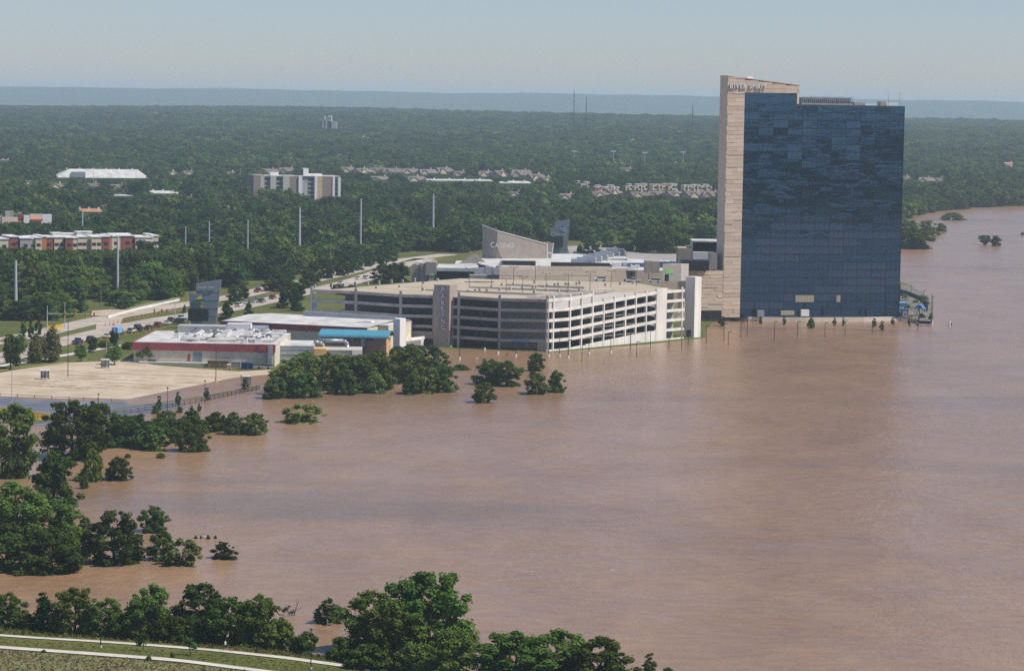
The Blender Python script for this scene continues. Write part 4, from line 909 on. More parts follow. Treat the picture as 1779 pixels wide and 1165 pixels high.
for kind, x, y, col_, ang, lab in [
 ('pickup',135,597,'blue',ra,'dark blue pickup passing orange cones'),('suv',158,593,'black',ra,'black car half hidden by a small roadside tree'),('sedan',187,587,'white',ra,'white van like car with roof beacon by the cones'),
 ('suv',207,581,'grey',ra,'grey car just behind the blue work trailer'),('suv',229,578,'white',ra,'white car following the grey one in the queue'),('suv',240,572,'grey',ra,'grey car in the outer lane of the queue'),
 ('suv',243,576,'black',ra,'black car ahead of the white one in the queue'),('sedan',258,572,'black',ra,'charcoal sedan with clear road ahead'),('suv',275,568,'red',ra,'dark red car in the queue before the signals'),
 ('sedan',291,564,'white',ra,'white sedan beside the signal mast'),('sedan',297,558,'black',ra,'black car waiting beyond the signal mast'),('suv',309,562,'black',ra,'black car next to the tall grey sign'),
 ('pickup',314,556,'white',ra,'white pickup waiting at the tall grey sign'),('suv',319,561,'grey',ra,'grey car half behind the tall grey sign'),
 ('suv',415,533,'white',rb,'white van right of the grey sign'),('sedan',428,528,'white',rb,'white sedan following the van'),('sedan',440,526,'silver',rb,'silver sedan in a pair'),('sedan',448,524,'silver',rb,'silver hatchback in a pair'),
 ('suv',455,526,'grey',rb,'grey car in the near lane'),('suv',474,520,'red',rb,'red car leading toward the trees'),('pickup',448,508,'red',rb,'red truck on the far carriageway'),('sedan',450,503,'white',rb,'white car ahead of the red truck'),
 ('sedan',424,514,'white',rb,'white car under the far roadside tree'),('suv',636,485,'white',rb,'white car parked beyond the garage roof'),('sedan',622,486,'white',rb,'white car low behind the garage roof'),
 ('suv',690,466,'white',rb,'white car near the entrance block'),('sedan',696,463,'silver',rb,'silver car near the entrance block'),('suv',645,461,'white',rb,'white car far along the road'),('sedan',592,494,'white',rb,'white car behind the roof posts'),
 ('suv',866+23,457-1,'grey',rb,'x')]:
    if lab == 'x': continue
    car(kind, G(x, y, .19), ang, col_, lab, CG)
for kind, x, y, col_, ang, lab in [('pickup',1100,489.5,'white',math.pi,'white pickup on the garage roof with its bed to the lamp'),('suv',1136,490,'white',math.pi,'white car on the garage roof by the stair hut'),('suv',1042,487,'white',math.pi*1.06,'white four wheel drive on the ramp top by concrete blocks')]:
    p = P(x, y, DZ); car(kind, (p.x, p.y, DZ-.18), ang, col_, lab, 'cars on the garage roof')
for i, (x, y, c_) in enumerate([(994, 446, 'black'), (1003, 443, 'grey'), (1008, 416, 'white'), (913+97, 449, 'black')]):
    if i < 3: car('suv', G(x, y, .1), .3, c_, ('black car parked behind the casino sign', 'grey car parked behind the casino sign', 'white car in the lot past the far sign')[i], 'cars behind the casino')
# blue work trailer in the queue
p = G(203, 583, .2); e = empty('work_trailer', p, ra, 'light blue box trailer towed in the queue', 'trailer')
MB().box(-2.2, 2.2, -1.1, 1.1, .9, 2.9).build('box_body', M('trailer_blue', (.25, .5, .8), .5), e); MB().box(2.2, 3.8, -.9, .9, .6, 1.9).build('cab', paint['grey'], e)
for s in (-1.2, 2.9):
    for t in (-1, 1): MB().cyl((s, t*.85, .42), (s, t*1.12, .42), .42, .42, 9).build('wheel', tyre, e)
# traffic cones
orange = M('cone_orange', (.75, .16, .04), .6)
cone_m = MB(); cone_m.box(-.26, .26, -.26, .26, 0, .06); cone_m.cyl((0, 0, .06), (0, 0, 1.1), .2, .05, 7); cone_me = cone_m.mesh('traffic_cone', orange)
def cone(x, y, lab, s=1.15):
    o = bpy.data.objects.new('traffic_cone', cone_me); COL.objects.link(o); o.location = G(x, y, .2); o.scale = (s, s, s); tag(o, lab, 'cone', 'traffic cones on the road')
for i in range(17): t = i/16; cone(183+(300-183)*t, 567-27*t, 'orange cone in the line closing the far carriageway')
for i in range(15): t = i/14; cone(124+(270-124)*t, 600.5-28*t+random.uniform(-1, 1), 'orange cone in the line along the queued cars')
# ------------------------------------------------------------------ signals, poles, lamps
yel = M('signal_yellow', (.72, .42, .08), .5); pole_w = M('pole_pale', (.5, .5, .48), .6); wood = M('pole_wood', (.24, .19, .14), .9, .2, 3)
def spole(x, yb, yt, name, label, group, r=.25, mt=steel, arms=0, cat='pole', D=None):
    p = G(x, yb) if D is None else PY(x, yb, D); h = (yb-yt)*p.y/F
    if D is not None: g_ = hz(p.x, p.y); h += p.z-g_; p.z = g_
    e = empty(name, p, 0, label, cat, group)
    MB().cyl((0, 0, -.4), (0, 0, h), r*1.12, r*.62, 8).build('shaft', mt, e)
    for i in range(arms): zz = h-1.0-i*2.4; MB().cyl((-1.5, 0, zz), (1.5, 0, zz), .09, .07, 5).build('cross_arm', mt, e)
    return e, h, p
TP = 'steel transmission poles in the woods'
for x, yb, yt, r, lab in [(27,530,452,.75,'thick pale steel pole at the roadside with no wires'),(204,510,409,.6,'tall steel pole in front of the red and cream apartments'),(143,425,363,.5,'grey pole rising behind the apartment roofs'),
   (322,450,393,.4,'short thin pole in the dark wood'),(363,450,384,.4,'thin pole with insulators in the dark wood'),(430,450,381,.45,'plain grey pole left of the thickest one'),(520,440,361,.75,'thick tapered pole with insulators on both sides'),
   (626,435,345,.6,'plain tall pole standing between two thicker ones'),(752,410,337,.75,'thick pole with bracket arms nearest the casino sign')]:
    e, h, p = spole(x, yb, yt, 'transmission_pole', lab, TP, r)
    if x in (27, 363, 520, 752, 204):
        for i in range(3): MB().cyl((-.2, 0, h-2-3.2*i), (2.2 if x != 204 else 1.2, 0, h-1.6-3.2*i), .12, .08, 5).build('insulator_arm', steel, e)
WP = 'wooden utility poles'
for x, yb, yt, lab in [(175,534,486,'wooden pole above the sandy roadside bank'),(261,480,463,'short wooden pole among trees behind the road'),(574,475,421,'wooden pole at the green clearing'),(674,425,402,'wooden pole in the wood right of the tall pole'),
    (718,428,402,'left pole of the substation pair'),(733,426,400,'right pole of the substation pair'),(213,516,488,'short pale post by the wood edge')]:
    spole(x, yb, yt, 'utility_pole', lab, WP, .2, wood, 1)
# substation rack
# signal masts
for x, yb, yt, x2, lab, sig in [(82,575,530,166,'long signal mast arm over the far carriageway',[113,131,149,164]),(304,560,527,268,'signal mast arm by the tall grey sign',[268,281,290])]:
    e, h, p = spole(x, yb, yt, 'traffic_signal', lab, 'traffic signals', .17, steel, cat='traffic signal')
    sgn = p.y/F; za = h-(11 if x == 82 else 4)*sgn*1.0
    za = (yb-(544.5 if x == 82 else 540))*sgn; MB().cyl((0, 0, za), ((x2-x)*sgn, 0, za+.2), .12, .07, 6).build('mast_arm', steel, e)
    for s in sig:
        b_ = MB().box((s-x)*sgn-.28, (s-x)*sgn+.28, -.25, .2, za-.8, za+.75).build('signal_head', yel, e)
        for j in range(3): MB().cyl(((s-x)*sgn, -.26, za-.5+j*.48), ((s-x)*sgn, -.34, za-.5+j*.48), .17, .17, 8).build('signal_lens', black, b_)
for x, yb, yt, lab in [(112.5,567,523,'tall pale street light behind the signal mast'),(118,660,545,'tall slim lamp post standing alone in the parking lot'),(375,663,604,'lamp post in the flooded corner of the lot'),(20.5,708,640,'pale utility pole in the wet pavement'),
                      (185,617,592,'slim post at the kerb by the small trees'),(198.5,600,563,'slim post with flag beside the queue'),(210,613,588,'slim post at the grass by the long building')]:
    base = P(x, yb, 0) if yb > 655 else G(x, yb); h = (yb-yt)*base.y/F
    e = empty('lamp_post', base, 0, lab, 'lamp post', 'lamp posts around the lot')
    MB().cyl((0, 0, -.8), (0, 0, h), .13, .08, 7).build('pole', dark if x in (118, 375) else pole_w, e)
    if x in (118, 375): MB().cyl((0, 0, -.5), (0, 0, 1.3), .34, .3, 9).build('footing', kerb_y, e)
    MB().box(-.9, .1, -.15, .15, h-.15, h+.05).build('lamp_head', dark, e)
# lamp posts standing in flood water
WL = 'lamp posts standing in the flood'
for x, yb, yt, ft, lab in [(783.5,604,570,1,'parking light on a white footing beside the PARKING tower'),(798,624,585,1,'tall flooded lamp on a white footing at the garage corner column'),(842,608,574,1,'lamp on a white footing against the dark garage bays'),(865,614,578,1,'flooded lamp at the second garage column'),
  (896,619,585,1,'flooded lamp facing the garage entrance'),(953,619,570,1,'lamp on a white footing at the garage corner'),(972,619,575,1,'flooded lamp just past the garage corner'),(987,622,590,1,'short flooded lamp on a white footing'),(1011,627,599,0,'bare lamp pole rising from open water'),
  (1023,615,588,1,'lamp with white footing at the foot of the ramp wall'),(1061,613,586,1,'lamp with white footing midway on the ramp wall'),(1095,609,577,0,'bare lamp by the grass strip, before the middle of the ramp'),(1106,619,593,0,'bare lamp standing farther out in the water'),
  (1130,604,574,0,'lamp against the blank ramp wall'),(1162,603,582,0,'lamp in front of the shear wall'),(1184,608,568,0,'lamp below the last garage bay'),(1195.5,599,577,0,'lamp below the stair tower'),(1227,596,566,0,'lamp between the stair tower and the podium'),
  (1257.5,592,562,0,'lamp at the podium gate'),(1265,600,576,0,'lamp out from the podium gate'),(1287,586,559,0,'lamp at the corner of the terrace wall'),(1298,584,556,0,'lamp close to the terrace wall corner'),
  (1345,590,558,0,'slim lamp below the glass front with a drifting sign'),(1385,585,559,0,'slim lamp before the bushy shrub at the terrace'),(1433,585,560,0,'slim lamp midway along the terrace wall'),(1468,583,556,0,'slim lamp past the middle of the terrace wall'),(1515,580,556,0,'slim lamp near the end of the terrace wall')]:
    p = P(x, yb, 0); h = (yb-yt)*p.y/F
    e = empty('flooded_lamp', (p.x, p.y, 0), 0, lab, 'lamp post', WL)
    MB().cyl((0, 0, -1), (0, 0, h), .13, .1, 6).build('pole', dark, e); MB().box(0, 1.2, -.2, .2, h-.1, h+.12).build('lamp_head', dark, e)
    if ft: MB().cyl((0, 0, -1), (0, 0, .8), .42, .38, 9).build('footing', white, e)
# ------------------------------------------------------------------ two pylon signs
slate = M('slate_panel', (.23, .25, .28), .6, .06, .5); slate2 = M('slate_panel_dark', (.19, .205, .235), .6, .06, .5)
def pylon(fr, root, tallp, shortp, scr, seams):
    MB().prism([fr.pl(x, y) for x, y in tallp], 0, 1.6).build('main_panel', slate, root)
    MB().prism([fr.pl(x, y, -.9) for x, y in shortp], -.9, -.02).build('side_panel', slate2, root)
    for (x0, y0, x1, y1) in seams:
        a, b = fr.pl(x0, y0), fr.pl(x1, y1); MB().box(a[0], b[0], -.03, .0, a[1]-.05, a[1]+.05).build('seam', dark, root)
    a, b = fr.pl(scr[0], scr[3], -1.3), fr.pl(scr[1], scr[2], -1.3); MB().box(a[0], b[0], -1.3, -.92, a[1], b[1]).build('screen', black, root)
b1 = G(355, 571); F1 = Fr(b1, th=.0); s1 = F1.root('pylon_sign', 'tall slate grey two panel sign with colourful logo above a dark screen', 'sign')
pylon(F1, s1, [(340.5,571),(374,571),(384.2,486),(340.5,492.3)], [(332.5,571),(350,571),(350,509),(341.5,511),(328,507)], (326.5,362,536.5,557), [(342,507.5,381,507),(342,522,379,521),(342,536,377,535.5),(350,549,376,548.5),(345,563,374,562)])
lettering(F1, s1, 'RIVER SPIRIT', 344.5, 375, 497.2, 501.3, let_w, d=-.3, depth=.1)
lg = M('logo_green', (.10, .42, .16), .5, .1, 2); ly = M('logo_yellow', (.62, .6, .05), .5); lb = M('logo_blue', (.05, .3, .75), .5); lr = M('logo_maroon', (.16, .02, .06), .5); lo = M('logo_orange', (.7, .45, .03), .5)
lettering(F1, s1, 'Margaritaville', 335.5, 366, 522.5, 527.5, lg, d=-1.15, depth=.1)
for pts_, mt in [([(341.5,520),(344,514.5),(347,514),(351,515),(350,519),(346,520)], ly), ([(336.5,520.5),(338,517),(341,516.5),(341.5,520.5)], lg), ([(355.5,522),(358,517),(362,522)], lb), ([(342,522.3),(346,520),(355,520.5),(355,522.3)], lr), ([(346,531),(350,534),(353,531.5),(349,530)], lo), ([(346,529),(349,528.2),(351,529.6)], lr), ([(352,532),(360,531.5),(356,533.5)], lg)]:
    MB().prism([F1.pl(x, y, -1.1) for x, y in pts_][::-1], -1.2, -1.02).build('logo_shape', mt, s1)
MB().prism([F1.pl(x, y, -.2) for x, y in [(353,508),(357,506.3),(363,507),(358,508.6)]][::-1], -.2, -.05).build('logo_wave', lg, s1)
b2 = G(974, 443); F2 = Fr(b2, th=.0); s2 = F2.root('pylon_sign', 'slate grey two panel sign with white script and dark screen behind the casino', 'sign')
pylon(F2, s2, [(963,443),(985,443),(990.2,381),(963.8,385.5)], [(956.5,443),(972,443),(972,397.5),(964,396.5),(955,395.3)], (952,978,411,430), [(965,396,988,395.5),(972,408,988,407.5),(978,420,987,419.5),(972,433,986,432.5)])
lettering(F2, s2, 'RIVER', 973.5, 983.5, 395, 398.3, let_w, d=-.3, depth=.1); lettering(F2, s2, 'SPIRIT', 976, 986, 399.3, 402.3, let_w, d=-.3, depth=.1)
lettering(F2, s2, 'Casino', 957, 983, 403.5, 409.3, let_w, d=-1.1, depth=.12, shear=.35)
MB().prism([F2.pl(x, y, -.2) for x, y in [(976.5,394),(979,385),(980.5,389),(979.5,394)]][::-1], -.2, -.05).build('logo_flame', lb, s2)
# ------------------------------------------------------------------ red trimmed halls by the lot
maroon = M('maroon_fascia', (.36, .075, .08), .7, .1, .6); beige = M('beige_siding', (.68, .61, .46), .85, .06, .5); brick = M('brown_brick', (.25, .165, .105), .9, .15, 1.5); orange_b = M('orange_stucco', (.62, .38, .17), .85, .06, .6)
teal = M('teal_roof', (.075, .28, .37), .5, .05, .4); grey_sid = M('grey_siding', (.40, .40, .38), .8, .08, .5)
A = G(232, 629.5); B = G(477, 638); FA = Fr(A, B)
hl = FA.root('red_trim_hall', 'long beige hall with maroon fascia and pipes all over its white roof', 'building')
wA = (B-A).length; zA = FA.pl(300, 595)[1]; zf = FA.pl(300, 608.5)[1]
MB().box(0, wA, .3, 46, -.6, zA-.4).build('wall', beige, hl)
MB().box(-.4, wA+.2, 0, .28, zf, zA).build('fascia', maroon, hl); MB().box(-.42, -.12, .3, 46, zf, zA).build('fascia', maroon, hl)
MB().box(-.1, wA+.1, .29, 46, zA-.38, zA-.1).build('roof', white_roof, hl)
def onA(x0, x1, yb, yt, d, t, nm, mt, par=None): a, zb = FA.pl(x0, yb, d); b, zt = FA.pl(x1, yt, d); return MB().box(a, b, d, d+t, zb, zt).build(nm, mt, par or hl)
onA(325.5, 330.5, 627, 615.5, .2, .2, 'door', maroon); ov = onA(335.5, 351, 628, 611.5, .2, .2, 'roller_door', M('door_grey', (.22, .26, .29), .6))
onA(448, 460, 608, 598, -.6, .8, 'wall_box', maroon); onA(448, 460, 622.5, 613, -.4, .7, 'wall_vent', grey_metal); onA(460.5, 461.5, 632, 608, -.2, .3, 'downpipe', white)
onA(465, 472.5, 633, 601, -1.4, 2, 'stair_shaft', grey_metal)
MB().box(2, wA*.55, -3.2, .1, -.6, .55).build('loading_dock', conc, hl)
rs3 = random.Random(8)
duct = white_roof
for i in range(46):                                              # white ducts over the roof
    d = rs3.uniform(4, 43); x = rs3.uniform(wA*.3, wA-4); ln_ = rs3.uniform(5, 13); along = rs3.random() < .62
    q = MB().cyl((x, d, zA+.75), (min(x+ln_, wA-1) if along else x+rs3.uniform(-1, 1), d if along else min(45, d+ln_*1.4), zA+.8), .5, .5, 8); q.build('roof_duct', duct, hl)
for i in range(24):
    d = rs3.uniform(3, 42); x = rs3.uniform(wA*.2, wA-4); w_ = rs3.uniform(1.1, 2.4); h_ = rs3.uniform(.8, 1.7)
    u = MB().box(x, x+w_, d, d+w_, zA-.12, zA+h_).build('roof_unit', rs3.choice((grey_metal, white, grey_sid)), hl); MB().cyl((x+w_/2, d+w_/2, zA+h_), (x+w_/2, d+w_/2, zA+h_+.2), w_*.35, w_*.35, 10).build('fan', dark, u)
MB().box(8, 24, 40, 46.2, zA-.1, zA+2.2).build('roof_screen', grey_sid, hl); MB().box(24.2, 32, 42, 46.2, zA-.1, zA+3).build('roof_screen', white, hl)
MB().box(9, 36, 46.3, 60, -.6, zA+1.2).build('rear_block', grey_metal, hl)
# annex to the right, white walls and pipes
fx = Fr(G(470, 632), th=.06); an = fx.root('plant_annex', 'white and grey plant annex with outdoor pipework', 'building')
x1 = fx.pl(545, 620)[0]; za = fx.pl(500, 604)[1]
MB().box(1.0, x1, 6, 26, -.5, za).build('wall', white, an); MB().box(.8, x1+.3, 5.6, 26.2, za, za+.25).build('roof', white_roof, an)
MB().box(x1+.02, x1+4, 3, 12, -.5, za-.5).build('orange_end', orange_b, an)
for i in range(5): zz = .6+i*.9; MB().cyl((1.2, 5.6-.3*(i % 2), zz), (x1-1, 5.6-.3*(i % 2), zz+.15), .13, .13, 6).build('pipe', grey_metal, an)
for x_ in (3, 6.5, 10): MB().cyl((x_, 5.3, -.5), (x_, 5.3, za-.4), .1, .1, 6).build('pipe', grey_metal, an)
for y0, x0, x1_, xv in [(15, 551, 602, 604), (11, 545, 560, 560)]:   # big galvanised ducts
    p0 = fx.pl(x0, 591 if y0 == 15 else 593.5, y0); p1 = fx.pl(x1_, 592 if y0 == 15 else 595, y0); pb = fx.pl(xv, 608, y0)
    MB().tube([(p0[0], y0, p0[1]), (p1[0]-1, y0, p1[1]), (p1[0], y0, p1[1]-.4), (p1[0]+.3, y0, p1[1]-1.2), (p1[0]+.3, y0, -.5)], .62, 9).build('exhaust_duct', grey_metal, an, True)
fs = Fr(G(560, 632), th=.05); sh = fs.root('flat_shed', 'low grey shed with white roof edge half hidden by the thicket', 'shed')
zs_ = fs.pl(590, 608.5)[1]; wS = fs.pl(628, 620)[0]
MB().box(0, wS, 0, 12, -.6, zs_).build('wall', grey_sid, sh); MB().box(-.2, wS+.2, -.2, 12.2, zs_, zs_+.2).build('roof', conc, sh); MB().box(wS-3, wS+.25, -.4, -.22, zs_-1.4, zs_+.3).build('white_end', white, sh); MB().box(-2, wS*.5, -5, -.3, -.6, zs_-2.2).build('lean_to', white_roof, sh)
# second hall
A2, B2 = P(383, 557, 9.2), P(637, 569, 9.2); F2h = Fr(A2, B2, z=1.9); w2 = (B2-A2).length; h2 = 7.3
hl2 = F2h.root('red_trim_hall', 'wide white roofed hall with maroon fascia behind the piped one', 'building')
MB().box(0, w2, .3, 40, -.5, h2-.3).build('wall', beige, hl2); MB().box(-.3, w2+.2, 0, .28, h2-2.1, h2).build('fascia', maroon, hl2); MB().box(-.3, 0, .3, 40, h2-2.1, h2).build('fascia', maroon, hl2)
MB().add([(-.1, .29, h2-.1), (w2, .29, h2-.1), (w2, 22, h2+.8), (-.1, 22, h2+.8), (w2, 40, h2), (-.1, 40, h2)], [(0, 1, 2, 3), (3, 2, 4, 5)]).build('roof', white_roof, hl2)
a, zb = F2h.pl(527, 553, 30); b, zt = F2h.pl(660, 549, 30); MB().add([(a, 30, h2), (b+6, 30, h2), (b+6, 30, zt-.1), (a, 30, zt+.5), (a, 32, h2), (b+6, 32, h2), (b+6, 32, zt-.1), (a, 32, zt+.5)], [(0, 1, 2, 3), (3, 2, 6, 7), (1, 5, 6, 2), (0, 3, 7, 4)]).build('long_duct', grey_metal, hl2)
a, zb = F2h.pl(683, 590, 4); b, zt = F2h.pl(695, 554, 4); MB().box(a, b, 4, 9, -.5, zt).build('end_block', white, hl2)
a, zb = F2h.pl(640, 572, 14); b, zt = F2h.pl(683, 562, 14); MB().box(a, b, 10, 30, -.5, zt-.6).build('rear_wing', beige, hl2); MB().box(a-1, b, 9.6, 30, zt-.6, zt-.3).build('wing_roof', white_roof, hl2)
for x0, x1_, yb, yt in [(620, 630, 565, 559.5), (632, 645, 566, 558), (403, 406, 555, 553)]:
    a, zb = F2h.pl(x0, yb, 14); b, zt = F2h.pl(x1_, yt, 14); MB().box(a, b, 14, 16.5, h2-.1, zt).build('roof_unit', grey_metal if x0 == 620 else white, hl2)
# barrel roofed brick hall
fbk = Fr(PY(557, 616, 945), th=-.10, z=1.7); bh = fbk.root('brick_hall', 'brown brick hall under a teal barrel roof', 'building')
wB = fbk.pl(671, 600)[0]; ze = fbk.pl(600, 583)[1]; dB = 10.0; zr_ = ze+3.0
MB().box(0, wB, 0, dB, -.6, ze).build('wall', brick, bh)
n_ = 12; arc = [(dB*.5-(dB*.5+.9)*math.cos(math.pi*i/n_), ze-.25+1.9*math.sin(math.pi*i/n_)) for i in range(n_+1)]
m = MB(); m.v = [(-.6, y, z_) for y, z_ in arc]+[(wB+1.0, y, z_) for y, z_ in arc]+[(-.6, y, z_-.3) for y, z_ in arc]+[(wB+1.0, y, z_-.3) for y, z_ in arc]; q = n_+1
m.f = [(i, q+i, q+i+1, i+1) for i in range(n_)]+[(2*q+i, 2*q+i+1, 3*q+i+1, 3*q+i) for i in range(n_)]+[(q+i, 3*q+i, 3*q+i+1, q+i+1) for i in range(n_)]+[(i, i+1, 2*q+i+1, 2*q+i) for i in range(n_)]+[(0, 2*q, 3*q, q), (n_, q+n_, 3*q+n_, 2*q+n_)]
m.build('roof', teal, bh)
m = MB(); pl_ = [(0, -.6)]+[(y if 0 < y < dB else (0 if y <= 0 else dB), max(z_-.35, ze-.3)) for y, z_ in arc]+[(dB, -.6)]
m.add([(wB+.05, y, z_) for y, z_ in pl_], [tuple(range(len(pl_)))]); m.build('gable_wall', orange_b, bh)
for gx in (577, 596, 615.5, 637):
    for k in range(3):
        a, zb = fbk.pl(gx+k*3.9, 591.6); b, zt = fbk.pl(gx+k*3.9+3.0, 588); MB().box(a, b, -.06, .1, zb, zt).build('window', black, bh)
for yy in (4.2, 7.2): MB().box(wB+.04, wB+.12, yy, yy+1.5, ze-1.6, ze-.9).build('window', black, bh)
a, zb = fbk.pl(627, 603); b, zt = fbk.pl(633, 589); MB().box(a, b, -.08, .1, zb, zt).build('door', grey_metal, bh); MB().box(a-2, b+1.2, -1.8, -.1, zb-.25, zb).build('landing', dark, bh)
fcn = Fr(G(695, 606), th=-.1); cn = fcn.root('white_canopy_shed', 'white flat canopy shed between brick hall and garage', 'shed')
wc = fcn.pl(730, 600)[0]; zc_ = fcn.pl(712, 588)[1]
MB().box(1, wc, 2, 9, -.5, zc_-.5).build('wall', conc, cn); MB().add([(-.5, 0, zc_-1.2), (wc+.3, 0, zc_-.2), (wc+.3, 9.5, zc_+.2), (-.5, 9.5, zc_-.8), (-.5, 0, zc_-1.5), (wc+.3, 0, zc_-2.3), (wc+.3, 9.5, zc_-.6), (-.5, 9.5, zc_-1.1)], [(0, 1, 2, 3), (0, 4, 5, 1), (1, 5, 6, 2), (0, 3, 7, 4)]).build('roof', white, cn)
# ------------------------------------------------------------------ things on the lot
for x, y, lab, fl in [(78, 659, 'glass bus shelter standing alone on the tan lot', 0), (182.5, 640, 'glass bus shelter near the small lot tree', 0), (428.5, 672, 'bus shelter half drowned beside the fence', 1)]:
    p = G(x, y, .12) if not fl else P(x, y, -.6); e = empty('bus_shelter', p, .1, lab, 'shelter', 'bus shelters on the lot')
    h_ = 2.6+(.6 if fl else 0)
    for sx_ in (-1.15, 0, 1.15):
        for sy in (-.7, .7): MB().box(sx_-.06, sx_+.06, sy-.06, sy+.06, 0, h_).build('post', dark, e)
    MB().box(-1.35, 1.35, -.9, .9, h_, h_+.2).build('roof', white, e); MB().box(-1.1, 1.1, .66, .7, .4, h_-.3).build('back_panel', grey_metal, e); MB().box(-1.0, 1.0, .2, .6, .4, .5).build('bench', dark, e)
yb_m = MB().prism([(-1.5, 0), (1.5, 0), (1.5, .9), (-1.5, .9)], -.12, .12); yb_m.prism([(-1.5, 0), (1.5, 0), (1.5, .28), (-1.5, .28)], -.3, .3); yb_me = yb_m.mesh('road_barrier', M('barrier_yellow', (.80, .52, .05), .55, .1, 1))
for i, (x, y, a_) in enumerate([(2,714,-.1),(17,716.5,-.1),(37,718.5,-.12),(56,721,-.12),(69,723,-.12),(84,725,-.1),(95,726,-.1),(10,726,.0),(62,729.5,0)]):
    p = P(x, y, .15); o = bpy.data.objects.new('road_barrier', yb_me); COL.objects.link(o); o.location = p; o.rotation_euler = (0, 0, a_); o.scale = (.95, 1, 1.1); tag(o, 'yellow water filled road barrier beside the flooded trail', 'barrier', 'yellow road barriers')
for i, (x, y) in enumerate([(90, 572.5), (97, 572), (103, 570.5)]):
    o = bpy.data.objects.new('road_barrier', yb_me); COL.objects.link(o); o.location = G(x, y, .1); o.rotation_euler = (0, 0, .3); o.scale = (.8, 1.3, 1.5); tag(o, 'yellow barrier stacked at the foot of the signal mast', 'barrier', 'yellow barriers at the signals')
# low rail along the lot edge
pts = [P(x, y, .05) for x, y in [(-40, 684), (0, 687), (60, 690), (120, 693), (170, 695), (217, 697.5)]]
e = empty('low_rail', pts[0], 0, 'long low pale guard rail at the drowned edge of the lot', 'guard rail')
for a, b in zip(pts[:-1], pts[1:]):
    MB().cyl(a-pts[0]+Vector((0, 0, .55)), b-pts[0]+Vector((0, 0, .55)), .13, .13, 6).build('rail', conc, e)
    for k in range(2): c = a.lerp(b, k/2)-pts[0]; MB().box(c.x-.12, c.x+.12, c.y-.12, c.y+.12, -.4, .75).build('post', conc_g, e)
# fence along the drowned trail
fpx = [(93, 746), (150, 733), (190, 723.5), (240, 716), (300, 707), (350, 698), (395, 688), (452, 675.5)]
fw = [P(x, y, 0) for x, y in fpx]; L0 = 0; seg = []
fe = empty('trail_fence', fw[0], 0, 'dark picket fence along the drowned riverside trail', 'fence')
panels = []
for a, b in zip(fw[:-1], fw[1:]):
    n_ = max(1, round((b-a).length/3.0)); panels += [(a.lerp(b, i/n_), a.lerp(b, (i+1)/n_)) for i in range(n_)]
for a, b in panels:
    a0, b0 = a-fw[0], b-fw[0]; MB().box(a0.x-.06, a0.x+.06, a0.y-.06, a0.y+.06, -.6, 1.35).build('post', dark, fe)
    mm = MB()
    for zz in (.25, 1.15): mm.cyl(a0+Vector((0, 0, zz)), b0+Vector((0, 0, zz)), .035, .035, 4)
    for k in range(1, 12): c = a0.lerp(b0, k/12); mm.box(c.x-.018, c.x+.018, c.y-.018, c.y+.018, -.1, 1.25)
    mm.build('picket_panel', dark, fe)
ribbon('trail_bank', [(60, 752), (150, 731), (190, 722), (240, 715), (300, 706), (350, 697), (395, 687)], 1.6, M('bank_grass', (.10, .12, .03)), 'thin grassy trail bank just above the flood', off=.0)
bpy.data.objects['trail_bank'].location = (0, .8, .0)
V = bpy.data.objects['trail_bank'].data.vertices
for v in V: v.co.z = .05
for i, (x, y, h_, lab) in enumerate([(171,713,28,'thin black trail lamp behind the large rounded tree'),(291,712,38,'thin black trail lamp by small trees'),(356,700,38,'thin black trail lamp where the fence bends'),(419,682,28,'thin black trail lamp by the drowned shelter')]):
    p = P(x, y, 0); hh = h_*p.y/F; e = empty('trail_lamp', (p.x, p.y, 0), 0, lab, 'lamp post', 'lamps along the trail')
    MB().cyl((0, 0, -.6), (0, 0, hh), .1, .07, 6).build('pole', dark, e); MB().cyl((0, 0, hh), (0, 0, hh+.35), .3, .16, 8).build('lamp_head', dark, e)
for x, y, h_, w_, lab in [(277,712,24,10,'young tree at the trail lamp'),(309,703,22,11,'narrow young tree beside the drowned lot'),(360,694,20,12,'young tree under the trail lamp at the fence bend'),(426,676,18,12,'young tree beside the drowned shelter'),(333,716,12,8,'small sapling in the water off the fence'),(346,714,13,8,'small sapling next to another off the fence'),(270,718,14,16,'low bush at the fence foot'),(312,716,10,14,'low bush off the fence')]:
    ptree('col0' if w_ < 14 else 'bush1', x, y, h_, w_, lab, 'young trees along the trail', 'young_tree', zw=1, sink=.3)
# clutter by the loading dock
def thing_box(nm, lab, x, y, wpx, hpx, dep, mt, extra=None, cat=None, rz=.03):
    p = G(x, y, .12); s = p.y/F; e = empty(nm, p, rz, lab, cat or nm.split('_')[-1]); w_, h_ = wpx*s, hpx*s
    MB().box(-w_/2, w_/2, 0, dep, 0, h_).build('body', mt, e)
    for k in range(max(2, int(w_/1.2))): xx = -w_/2+.1+(w_-.2)*k/(max(2, int(w_/1.2))-1); MB().box(xx-.06, xx+.06, -.08, 0, .05, h_).build('rib', mt, e)
    MB().box(-w_/2-.05, w_/2+.05, -.1, dep+.05, h_-.12, h_+.04).build('rim', extra or mt, e); return e
dkbr = M('rust_brown', (.24, .15, .08), .85, .2, 1); navy = M('dumpster_blue', (.015, .035, .16), .5, .1, 1)
thing_box('roll_off_container', 'long rusty brown waste container at the dock', 379, 638, 37, 11, 2.4, dkbr)
thing_box('tan_crate', 'tall tan box with a white lid standing on the lot', 397.5, 643.5, 6.5, 10, 1.2, M('crate_tan', (.5, .36, .22), .85), white, 'crate')
thing_box('blue_dumpster', 'dark blue dumpster on the side of the tan box', 424, 641.5, 10, 11, 1.8, navy)
thing_box('blue_dumpster', 'dark blue dumpster next to the trailers', 434.5, 641.5, 9, 10, 1.8, navy)
